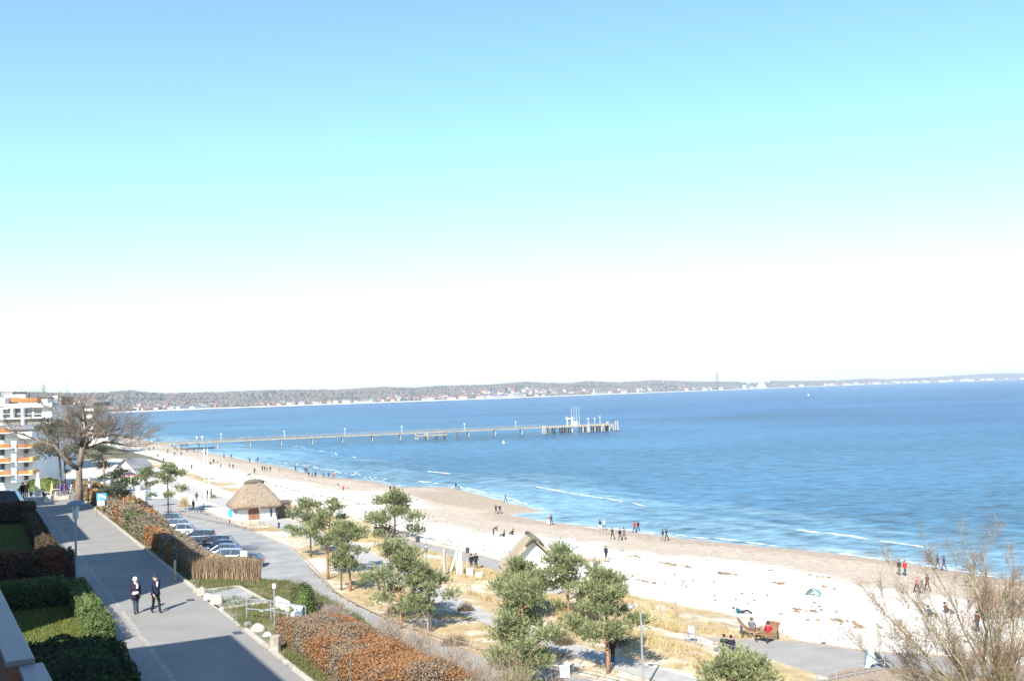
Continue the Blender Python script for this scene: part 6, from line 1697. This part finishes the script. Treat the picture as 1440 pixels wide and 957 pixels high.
# blurred lettering: short strokes
def strokes(n, y0, y1, seed, x0=-.42, x1=.42):
    r = random.Random(seed); out = []; st = (x1-x0)/n
    for i in range(n):
        a = x0+i*st; out.append((a, a+st*.5, y0, y1)); 
        if r.random() < .6: out.append((a+st*.28, a+st*.75, y0, y0+(y1-y0)*.28))
        if r.random() < .6: out.append((a+st*.28, a+st*.75, y0+(y1-y0)*.7, y1))
    return out
sign(143, 722, 693, 14, 9.5, 'blue parking sign with a white plate below near the big bare tree', 'parking_sign', blue, [(white, [(-.32,-.22,.15,.85),(-.22,-.02,.15,.28),(-.22,-.02,.48,.6),(-.02,.06,.2,.55),(.14,.24,.3,.7),(.28,.4,.45,.8)])],
     extra=lambda e, zt, w_, h_: MB().box((-w_*.08,0,zt-h_*1.45),(w_*.72,.03,h_*.75)).build('lower_plate', white, e))
sign(343, 801, 774, 9.5, 7.5, 'small white sign with blue lettering behind the reed hedge', 'white_sign', white, [(blue, strokes(4, .25, .55, 2))])
sign(795, 975, 934, 13.5, 17, 'white sign with blue lettering at the bottom edge right of the foremost pine', 'white_sign', white, [(blue, strokes(4, .22, .50, 3))])
sign(222, 712, 685, 17, 15, 'large white board with a blue figure behind the umbrella pine', 'white_board', white, [(blue, [(-.3,-.12,.45,.85),(-.12,.0,.3,.55)])], legs=2)
sign(386, 880, 820, 4.5, 6.5, 'small white plate on a tall white post at the stair', 'post_sign', white)
sign(973, 903, 879, 10, 13, 'grey information board on legs in the dune grass beside the deck', 'information_board', galv, [(white, [(-.35,.35,.12,.7)])], legs=2)
sign(1158, 906, 891, 8, 11, 'grey notice board on the beach fence behind the deck', 'notice_board', galv, [(white, [(-.3,.3,.15,.5)]), (cream, [(-.3,.0,.55,.75)])], legs=2)
sign(1375, 925, 905, 9, 9, 'grey notice board behind the stems of the bare tree', 'notice_board', galv, legs=2)
sign(324, 728, 716, 5, 10, 'bright blue ice cream flag at the left corner of the kiosk', 'blue_flag', mat('flag_blue', (.02,.40,.65), .6))
# bollard posts
def post(px, py, ty, label, m=wood, rad=.07, name='wooden_post', cat='post', grp=None):
    p = G(px, py); d = ray(px, ty); h = CZ + d.z/d.y*p.y - p.z
    b = MB(); b.tube([(0,0,-.15),(0,0,h*.5),(.02,0,h-.03),(.02,0,h)], [rad,rad,rad*.95,rad*.6], 8); o = b.build(name, m, loc=p, smooth=False); tag(o, label, cat, grp); return o
post(246, 815, 787, 'pale wooden post on the kerb beside the rust hedge', mat('pale_wood', (.50,.38,.24), .8, .15, 5), .07)
post(387, 915, 892, 'square stub post at the end of the boulder row', stone, .22, 'stub_post')
post(174, 722, 700, 'weathered stake in the grass near the parking sign', wood, .06)
post(135, 726, 711, 'short stake beside the parking sign', wood, .06)
post(465, 803, 782, 'short leaning stake between the road bend pines', wood, .05)
post(587.5, 763, 754, 'dark litter bin on the boardwalk beyond the pines', darkmetal, .28, 'litter_bin', 'bin')
post(657.5, 779, 769, 'dark slim bin on the white sand beyond the boardwalk', darkmetal, .2, 'litter_bin', 'bin')
post(323, 736, 729, 'dark bollard on the promenade before the kiosk', darkmetal, .1, 'bollard', 'bollard')
post(392, 742, 734, 'dark bollard on the promenade right of the lamp post', darkmetal, .16, 'bollard', 'bollard')
post(950, 868, 845, 'crooked dark pole leaning on the white sand', wood, .06, 'leaning_pole')
post(914, 852, 836, 'thin fence stake left of two others on the sand', woodgrey, .03, 'fence_stake')
post(928, 857, 843, 'middle thin fence stake on the sand', woodgrey, .03, 'fence_stake')
post(934, 861, 845, 'right thin fence stake on the sand', woodgrey, .03, 'fence_stake')
post(599, 767, 757, 'thin stake at the far edge of the boardwalk', darkmetal, .04, 'fence_stake')
post(625, 808, 771, 'thick grey wooden mast left of the white portal', woodgrey, .17, 'wooden_mast')
for px, lab in ((288, 'left white mast at the dune edge'), (294, 'right white mast at the dune edge')): post(px, 701, 669, lab, white, .10, 'white_mast')
for px, lab in ((287, 'left pale pole of the pair by the distant water'), (292, 'right pale pole of the pair by the distant water')): post(px, 650, 630, lab, white, .16, 'white_mast')
post(36, 722, 702, 'red and white figure post at the garden corner', cream, .2, 'stub_post')

# wooden rails
def rail(name, label, pxs, h, m, every=2.4, rails=(1.0,), base=None, rad=.05, cat='fence', pr=None):
    pts = [G(*q) if base is None else P(q[0], q[1], base) for q in pxs]
    e = empty(name, pts[0], label, cat); o0 = Vector(pts[0])
    acc = []
    for a, c in zip(pts[:-1], pts[1:]):
        k = max(1, round((c-a).length/every))
        for i in range(k): acc.append(a.lerp(c, i/k))
    acc.append(pts[-1])
    if base is None: acc = [ground(p.x, p.y) for p in acc]
    for p in acc:
        q = p-o0; b = MB(); b.tube([(q.x,q.y,q.z-.15),(q.x,q.y,q.z+h)], pr or rad*1.15, 6); b.build('post', m, e)
    for f in rails:
        b = MB(); b.tube([(p.x-o0.x, p.y-o0.y, p.z-o0.z+h*f-.04) for p in acc], rad*.85, 6); b.build('rail', m, e)
    return e
rail('wooden_rail', 'wooden two bar rail along the far side of the lower road', [(240,721),(262,727),(290,733),(318,738.5),(352,747)], .95, wood, 3.2, (1.0,.5), rad=.055)
rail('low_rail', 'knee high wooden beam along the lower road kerb on its sea side', [(436,803),(452,818),(466,833),(500,853),(540,872),(600,894),(640,907),(700,922),(760,936),(840,953),(900,968)], .42, wood, 2.5, (1.0,), rad=.05)
rail('beach_fence', 'thin wire and post fence between deck and white sand', [(930,880),(1020,886),(1100,891),(1180,902),(1256,912),(1330,918),(1440,930)], 1.15, galv, 3.0, (1.0,.66,.33), rad=.011, pr=.03)
rail('beach_fence', 'thin wire fence beyond the narrow boardwalk', [(535,748),(600,763),(680,780),(760,803)], 1.0, woodgrey, 4.0, (1.0,), rad=.014, pr=.03)
rail('deck_railing', 'steel railing along the near edge of the deck behind the low pine', [(963,907),(985,914),(1012,924),(1040,932)], 1.05, galv, 1.8, (1.0,.75,.5,.25), base=DZ, rad=.022)
rail('deck_railing', 'steel handrail slanting over the ramp at the lower right', [(1150,968),(1203,957),(1245,949),(1300,962),(1380,985)], 1.05, galv, 1.9, (1.0,.5), base=DZ, rad=.03)
rail('boardwalk_railing', 'wooden railing on the far side of the boardwalk left of the lone pine', [(538,750),(548,753),(560,756),(570,759)], 1.0, wood, 1.6, (1.0,.5), base=DZ, rad=.05)
# ramp beside the big deck at the lower right
rp = [P(*q, DZ) for q in ((1165,955),(1201,944),(1290,948),(1440,962),(1440,1010),(1165,1000))]
b = MB(); b.prism([(p.x, p.y) for p in rp], DZ+.05, DZ+.32); o = b.build('raised_boards', wood); tag(o, 'raised weathered wooden platform edge at the lower right', 'platform')
# wave shaped benches
def wavy_bench(px, py, label, rz, L_=2.2):
    p = P(px, py, DZ); e = empty('wavy_bench', p, label, 'bench', rz, 'curved wooden double benches on the deck')
    N = 14; vs = []
    b = MB(); prev = None
    prof = [(-L_/2, .62), (-L_*.36, .46), (-L_*.2, .40), (0, .44), (L_*.14, .60), (L_*.3, .98), (L_*.42, 1.22)]
    for (x0, z0), (x1, z1) in zip(prof[:-1], prof[1:]):
        ln = math.hypot(x1-x0, z1-z0); a = math.atan2(z1-z0, x1-x0)
        b.box(((x0+x1)/2, 0, (z0+z1)/2), (ln+.02, 1.5, .06), M=None if False else None) if False else None
        ca, sa = math.cos(a), math.sin(a)
        k = max(1, int(ln/.11))
        for i in range(k):
            t = (i+.5)/k; cx, cz = x0+(x1-x0)*t, z0+(z1-z0)*t
            M_ = Matrix.Rotation(-a, 3, 'Y'); b.box((cx, 0, cz), (.09, 1.1, .05), M=M_)
    b.build('slats', mat('bench_wood', (.20,.105,.055), .6, .2, 4), e)
    b = MB()
    for y in (-.48, .48):
        b.tube([(x, y, z-.07) for x, z in prof], .05, 6)
    b.build('frame', wood, e)
    for x in (-L_*.38, L_*.28):
        for y in (-.45, .45):
            b = MB(); zz = float(np.interp(x, [q[0] for q in prof], [q[1] for q in prof])); b.box((x, y, zz/2-.03), (.10, .10, zz)); b.build('leg', darkmetal, e)
    return e
wavy_bench(1054, 893, 'left curved wooden bench on the deck with a person in grey', R(180)-.15, 1.95)
wavy_bench(1080, 900, 'right curved wooden bench on the deck with a person in red', .75, 2.0)
person(P(1058, 893, DZ), 2.6, 'sit', 'grey', 'tan', 'brown', 'person in grey sitting on the left curved bench')
person(P(1081, 899, DZ), 2.9, 'sit', 'red', 'darkgrey', 'dark', 'person in red sitting on the right curved bench')
def bench(px, py, z, label, rz):
    e = empty('bench', P(px, py, z), label, 'bench', rz)
    b = MB()
    for y in (-.15, 0, .15): b.box((0,y,.45),(2.0,.11,.05))
    b.build('seat', wood, e)
    b = MB()
    for zz in (.65,.82): b.box((0,.24,zz),(2.0,.04,.12))
    b.build('backrest', wood, e)
    for x in (-.8,.8):
        b = MB(); b.box((x,0,.22),(.07,.4,.44)); b.build('leg', galv, e)
    return e
bench(1024, 918, DZ, 'plain bench on the deck half hidden by the low pine', .3)
person(P(1019, 918, DZ), 2.9, 'sit', 'green', 'darkgrey', 'dark', 'left one of two people seen from behind above the low pine')
person(P(1029, 919.5, DZ), 2.9, 'sit', 'navy', 'darkgrey', 'black', 'right one of two people seen from behind above the low pine')
person(P(663, 801, DZ), .5, 'stand', 'black', 'jeans', 'dark', 'left one of the dark pair beside the white bins', size=.92)
person(P(669.5, 800, DZ), .2, 'stand', 'black', 'black', 'brown', 'right one of the dark pair beside the white bins', size=.95)
# white bins by the portal
for px, py, ty, lab in ((661,815,800,'left tall white bin below the dark pair'),(674,817,806,'right low white bin below the dark pair')):
    p = P(px, py, 4.0); s = p.y/F; h = (py-ty)*s; b = MB(); b.box((0,0,h/2),(.62,.62,h)); b.box((0,0,h+.03),(.68,.68,.06)); o = b.build('white_bin', white, loc=p, bevel=.02); tag(o, lab, 'bin')
# white timber portal with a slanting strut
p = P(648, 815, 4.0); s = p.y/F
e = empty('white_portal', p, 'white timber portal with a slanting strut by the boardwalk', 'portal')
b = MB(); b.box((0,0,19*s),(4.6*s,.25,38*s)); b.build('post', white, e)
b = MB(); b.box((-5.2*s,0.02,17*s),(1.4*s,.2,34*s)); b.build('post', white, e)
b = MB(); b.tube([(-4.5*s,.1,40*s),(-14*s,.1,12*s)], .09, 6); b.build('strut', white, e)
b = MB(); b.tube([(9*s,.1,0),(9.5*s,.1,30*s)], .06, 6); b.build('rear_post', woodgrey, e)
# leaning white mast with sail panels on the deck, right
p = P(1222, 940, DZ); s = p.y/F
e = empty('leaning_white_mast', p, 'leaning white timber mast with blue and white panels on the deck', 'play structure')
b = MB(); b.tube([(-2*s,0,0),(12*s,.3,63*s)], [.16,.09], 8); b.build('mast', white, e)
b = MB(); b.tube([(19*s,.2,14*s),(17*s,.2,60*s)], [.10,.12], 8); b.build('mast', woodgrey, e)
b = MB(); b.box((-1.5*s,.1,14*s),(4.2*s,.12,24*s)); b.build('panel', mat('panel_teal', (.08,.20,.27), .6), e)
b = MB(); b.add([(1*s,.0,24*s),(6*s,.0,26*s),(11*s,.0,10*s),(1*s,.0,4*s),(1*s,.06,24*s),(6*s,.06,26*s),(11*s,.06,10*s),(1*s,.06,4*s)], [(0,3,2,1),(4,5,6,7),(0,1,5,4),(1,2,6,5),(2,3,7,6),(3,0,4,7)]); b.build('panel', mat('panel_pale_blue', (.30,.42,.50), .5), e)
b = MB(); b.tube([(10*s,-.3,22*s),(30*s,-.3,-4*s)], .10, 6); b.build('strut', darkmetal, e)
b = MB(); b.add([(13*s,.1,18*s),(22*s,.1,18*s),(20*s,.1,9*s),(13*s,.16,18*s),(22*s,.16,18*s),(20*s,.16,9*s)], [(0,2,1),(3,4,5),(0,1,4,3),(1,2,5,4),(2,0,3,5)]); b.build('panel', MATS['panel_pale_blue'], e)
# beach tent
p = G(1139, 837); s = p.y/F
e = empty('beach_tent', p, 'small pale blue and yellow beach shell tent on the sand', 'tent', .2); e.scale = (.8,.8,.8)
def dome(r, c, a0, a1, m, nm):
    b = MB(); N = 8; K = 8; vs = []; fs = []
    for i in range(N+1):
        for j in range(K+1):
            a = a0+(a1-a0)*i/N; t = math.pi/2*j/K; vs.append((c+r*math.cos(a)*math.cos(t), r*.8*math.sin(a)*math.cos(t), r*.8*math.sin(t)))
    for i in range(N):
        for j in range(K): q = i*(K+1)+j; fs.append((q, q+K+1, q+K+2, q+1))
    b.add(vs, fs); o = b.build(nm, m, e, smooth=True); o.modifiers.new('t', 'SOLIDIFY').thickness = .02
dome(1.15, .3, -.5, 1.4, mat('tent_pale', (.50,.62,.66), .6), 'canopy'); dome(1.13, .3, 1.4, 3.4, mat('tent_cyan', (.40,.60,.62), .6), 'canopy'); dome(.95, -.75, 2.0, 4.3, mat('tent_yellow', (.55,.55,.22), .6), 'windscreen'); dome(1.0, .25, -1.6, -.5, mat('tent_dark', (.22,.32,.38), .7), 'opening')
# windbreak and beach things behind the pine clump
for px, py, c, la in ((868,785,(.62,.60,.30),'yellowish towel on the sand right of the pine clump'),(838,789,(.40,.25,.20),'brownish beach bags beside the pine clump'),(797,770,(.45,.70,.76),'pale cyan windbreak beside the gabled hut')):
    p = G(px, py); b = MB()
    if 'towel' in la: b.box((0,0,.05),(1.8,.9,.06)); b.box((-.7,0,.12),(.4,.6,.12))
    elif 'bags' in la:
        for i in range(6): b.lathe([(.1,0),(.3,.05),(.26,.3),(.08,.42)], (i*.55-1.4, .3*math.sin(i*3), 0), 8)
    else: b.box((0,0,.6),(2.2,.06,1.2)); b.box((1.1,.5,.6),(.06,1.0,1.2))
    o = b.build({'y':'beach_towel','b':'beach_bags','p':'windbreak'}[la[0]], mat('gear_'+la.split()[0], c, .8, .15, 5), loc=p, bevel=.02); tag(o, la, {'y':'towel','b':'bags','p':'windbreak'}[la[0]])

# ------------------------------------------------------------------ boulders, platform, stair beside the upper road
def boulder(px, py, z, wpx, hpx, label, m=stone, seed=0):
    p = P(px, py, z); s = p.y/F
    bm = bmesh.new(); bmesh.ops.create_icosphere(bm, subdivisions=3, radius=1)
    for v in bm.verts:
        n_ = noise.noise(v.co*1.2+Vector((seed*3.1, 0, 0)))*.30 + noise.noise(v.co*3.1+Vector((seed, 5, 0)))*.09
        v.co = v.co*(1+n_); v.co.z = max(v.co.z, -.6)
        v.co.x *= wpx*s*.5; v.co.y *= wpx*s*.42; v.co.z = (v.co.z+.6)*hpx*s*.62
    me = bpy.data.meshes.new('boulder'); bm.to_mesh(me); bm.free(); me.materials.append(m)
    for f in me.polygons: f.use_smooth = True
    o = bpy.data.objects.new('boulder', me); COL.objects.link(o); o.location = (p.x, p.y, z-.05)
    return tag(o, label, 'boulder', 'boulders beside the upper road')
pl = mat('boulder_pale', (.36,.325,.275), .85, .25, 2.0, .03, 5)
boulder(283.5, 838, 12.45, 13, 15, 'pointed tan boulder at the corner of the small concrete platform', stone, 1)
boulder(294.5, 844, 12.45, 17, 12, 'pale boulder in the middle of three on the platform edge', pl, 2)
boulder(305, 850, 12.45, 19, 17, 'largest pale white boulder on the platform edge', pl, 3)
boulder(349.5, 884, 12.35, 14, 13, 'dark grey boulder left in the row by the stair', stone_g, 4)
boulder(362, 891, 12.35, 21, 16, 'big tan boulder in the middle of the row by the stair', pl, 5)
boulder(375.5, 900, 12.3, 15, 13, 'rounded grey boulder right in the row by the stair', concrete, 6)
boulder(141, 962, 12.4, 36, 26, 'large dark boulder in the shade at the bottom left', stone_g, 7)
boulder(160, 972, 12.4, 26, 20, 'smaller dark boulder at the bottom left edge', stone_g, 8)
pf = [P(a, c, 12.5) for a, c in ((272,832.5),(335.6,825),(376,847),(309,856.5))]
b = MB(); b.prism([(p.x, p.y) for p in pf], 12.2, 12.53); o = b.build('concrete_platform', mat('paving_grey', (.26,.26,.25), .9, .15, 1.5)); tag(o, 'small grey paved platform with pale edging beside the kerb', 'platform')
def edging(a, c, z0, z1, wd, e, nm='edging', m=kerbm):
    d = (c-a).normalized(); q = Vector((-d.y, d.x, 0))*wd/2; b = MB(); b.prism([((a-q).x,(a-q).y),((c-q).x,(c-q).y),((c+q).x,(c+q).y),((a+q).x,(a+q).y)], z0, z1); return b.build(nm, m, e)
edging(pf[0], pf[1], 12.25, 12.60, .14, o); edging(pf[1], pf[2], 12.25, 12.60, .14, o); edging(pf[2], pf[3], 12.24, 12.58, .14, o)
# stair: apron slab, curved white wall, inner wall, steel handrail
st = empty('stair_entrance', P(390, 880, 12.3), 'white walled stair entrance with a steel handrail below the road', 'stair'); o0 = Vector(st.location)
def wall_pts(pxs, z0, z1, wd, m, nm):
    pts = [P(a, c, z1)-Vector((o0.x, o0.y, 0)) for a, c in pxs]; b = MB(); vs = []
    for i, p in enumerate(pts):
        d = (pts[min(i+1, len(pts)-1)]-pts[max(i-1, 0)]); d.z = 0; d.normalize(); q = Vector((-d.y, d.x, 0))*wd/2
        vs += [(p.x-q.x, p.y-q.y, z0-o0.z), (p.x+q.x, p.y+q.y, z0-o0.z), (p.x+q.x, p.y+q.y, z1-o0.z), (p.x-q.x, p.y-q.y, z1-o0.z)]
    fs = [(0,1,2,3), tuple(len(vs)-4+k for k in (3,2,1,0))]
    for i in range(len(pts)-1):
        for k in range(4): a = i*4+k; c = i*4+(k+1) % 4; fs.append((a, a+4, c+4, c))
    b.add(vs, fs); return b.build(nm, m, st)
wall_pts([(389,838),(400,843),(412,849),(424,852),(421,857),(412,860),(411,867),(424,876)], 10.6, 12.95, .16, white, 'curved_wall')
wall_pts([(366,858),(380,855),(394,853),(402,850)], 10.8, 12.55, .15, white, 'inner_wall')
wall_pts([(367,858),(367,866),(402,873),(424,877)], 11.6, 12.42, .15, white, 'low_wall')
sl_ = [P(a, c, 12.44)-o0 for a, c in ((322,869),(352,864),(372,866),(404,872),(424,877),(400,878),(352,877),(333,879))]
b = MB(); b.prism([(p.x, p.y) for p in sl_], -.25, .12); b.build('landing', mat('pale_paving', (.50,.50,.48), .85, .1, 2), st)
for i in range(6):
    a = P(404+i*1.5, 866-i*.8, 12.2-i*.25)-o0; b = MB(); b.box((a.x, a.y, a.z), (.4, 1.1, .18)); b.build('step', concrete, st)
def hr(pxs, base, h):
    pts = [P(a, c, base)-o0 for a, c in pxs]
    for p in pts:
        b = MB(); b.tube([tuple(p), (p.x, p.y, p.z+h)], .028, 6); b.build('handrail_post', galv, st)
    for k in (h, h*.55):
        b = MB(); b.tube([(p.x, p.y, p.z+k) for p in pts], .026, 6); b.build('handrail', galv, st)
hr([(347,872),(381,875),(404,879),(430,884)], 12.45, .95)
# parking spot kerb stones, drain covers on the road
for i, (px, py) in enumerate(((268,843),(334,889))):
    p = P(px, py, 12.53); b = MB(); b.box((0,0,0),(.5,.35,.02)); o = b.build('drain_cover', darkmetal, loc=p, bevel=.004); o.rotation_euler[2] = ROAD_ANG; tag(o, ['iron drain cover at the kerb beside the platform','iron drain cover at the kerb nearest the boulder row'][i], 'drain cover')
# ------------------------------------------------------------------ terrace on the left: parasols, planter, hedge, tables
def parasol(px, py, ty, wpx, label, cc):
    p = G(px, py); s = p.y/F; d = ray(px, ty); h = CZ + d.z/d.y*p.y - p.z; w_ = wpx*s/2
    e = empty('closed_parasol', p, label, 'parasol')
    b = MB(); b.tube([(0,0,0),(0,0,h*.98)], .035, 8); b.build('pole', wood, e)
    b = MB(); prof = [(w_*.75,h*.12),(w_,h*.30),(w_*.8,h*.55),(w_*.45,h*.85),(.03,h)]
    vs = []; fs = []; n = 16
    for r_, z in prof:
        for k in range(n): q = r_*(1 if k % 2 else .72); vs.append((q*math.cos(2*math.pi*k/n), q*math.sin(2*math.pi*k/n), z))
    for i in range(len(prof)-1):
        for k in range(n): a = i*n+k; c = i*n+(k+1) % n; fs.append((a, c, c+n, a+n))
    b.add(vs, fs); b.build('folded_canopy', cc, e, smooth=False)
    b = MB(); b.box((0,0,.05),(.6,.6,.1)); b.build('base', concrete, e)
    return e
parasol(53.5, 701, 663, 9, 'tall closed cream parasol in front of the orange balconies', mat('parasol_cream', (.72,.62,.42), .8))
parasol(73, 698, 677, 4, 'smaller closed parasol beside the terrace planter', mat('parasol_ochre', (.62,.45,.20), .8))
gp = P(62, 692, 11.6); gp.z = H(gp.x, gp.y)
bush('terrace_hedge', 'rounded green hedge behind the closed parasols', gp, 3.0, 1.4, 1.7, [(.10,.14,.03),(.08,.12,.03),(.14,.17,.05)], 91, 7000, .20, 'hedge')
def simple_box(name, cat, px, py, wpx, hpx, dep, label, m, grp=None, rz=0):
    p = G(px, py); s = p.y/F; b = MB(); w_, h_ = wpx*s, hpx*s
    b.box((0,0,h_/2),(w_,dep,h_)); b.box((0,0,h_+.02),(w_*1.04,dep*1.05,.05)); o = b.build(name, m, loc=p, bevel=.02); o.rotation_euler[2] = rz; return tag(o, label, cat, grp)
simple_box('terrace_planter', 'planter', 69, 706, 9, 9, .8, 'square cream and grey planter at the terrace corner', cream)
simple_box('terrace_wall', 'wall', 85, 702, 26, 5, .3, 'low pale wall closing the terrace in front of the bicycles', stone)
def table_set(px, py, label):
    p = G(px, py); e = empty('terrace_table', p, label, 'table', .3, 'terrace tables'); b = MB(); b.lathe([(.4,.70),(.42,.72),(.4,.74)], (0,0,0), 14); b.build('table_top', white, e)
    b = MB(); b.tube([(0,0,0),(0,0,.70)], .04, 6); b.build('leg', white, e); b = MB(); b.lathe([(.25,0),(.22,.04)], (0,0,0), 10); b.build('base', white, e)
for px, py, la in ((44,703,'white terrace table left of the cream parasol'),(50,704,'white terrace table at the foot of the cream parasol'),(78,697,'white terrace table beside the bicycles')): table_set(px, py, la)
person(G(32,702), .4, 'stand', 'black', 'black', 'dark', 'dark person on the terrace near the black van')
person(G(37,700), 1.0, 'stand', 'rust', 'darkgrey', 'brown', 'reddish person on the terrace left of the parasol')
person(G(61,699), 2.0, 'sitground', 'navy', 'darkgrey', 'dark', 'dark seated person between the two closed parasols')
post(79.5, 672, 658, 'white post on the far plaza behind the terrace', white, .22, 'white_mast')
post(126, 700, 668, 'white post right of the big bare tree trunk', white, .14, 'white_mast')
simple_box('bus_shelter', 'shelter', 134, 690, 26, 11, 1.6, 'low cream kiosk right behind the big bare tree trunk', cream)
simple_box('beach_baskets', 'beach hut', 196, 700, 6, 16, 1.4, 'left white beach hut before the dune behind the young pine', white, 'white beach huts at the far plaza')
simple_box('beach_baskets', 'beach hut', 203, 703, 6, 13, 1.4, 'right white beach hut before the dune behind the young pine', white, 'white beach huts at the far plaza')
simple_box('ticket_kiosk', 'kiosk', 181, 682, 13, 12, 2, 'cream coloured stand left of the white beach huts', cream)
# far parked cars on the plaza
for px, py, c, la in ((172,668,(.05,.05,.07),'dark car far off beside the gabled cafe'),(183,672,(.35,.1,.1),'reddish car far off beside the gabled cafe')):
    e = car_build(la, c, 'hatch', 4.2); e.location = G(px, py); e.rotation_euler[2] = .4; e['group'] = 'cars near the gabled cafe'

# ------------------------------------------------------------------ air
b = MB(); b.box((2500, 6500, 62), (26000, 14400, 200)); 
hz = b.build('haze', None or mat('tmp_haze', (1,1,1)))
hm = bpy.data.materials.new('haze_air'); hm.use_nodes = True; t = hm.node_tree
for n in list(t.nodes): t.nodes.remove(n)
pv = t.nodes.new('ShaderNodeVolumePrincipled'); pv.inputs['Color'].default_value = (.84,.92,1,1); pv.inputs['Density'].default_value = 1e-4; pv.inputs['Anisotropy'].default_value = .2
om = t.nodes.new('ShaderNodeOutputMaterial'); t.links.new(pv.outputs[0], om.inputs['Volume'])
hz.data.materials[0] = hm
hz['kind'] = 'stuff'; hz['label'] = 'pale blue haze over the bay towards the far shore'; hz['category'] = 'haze'
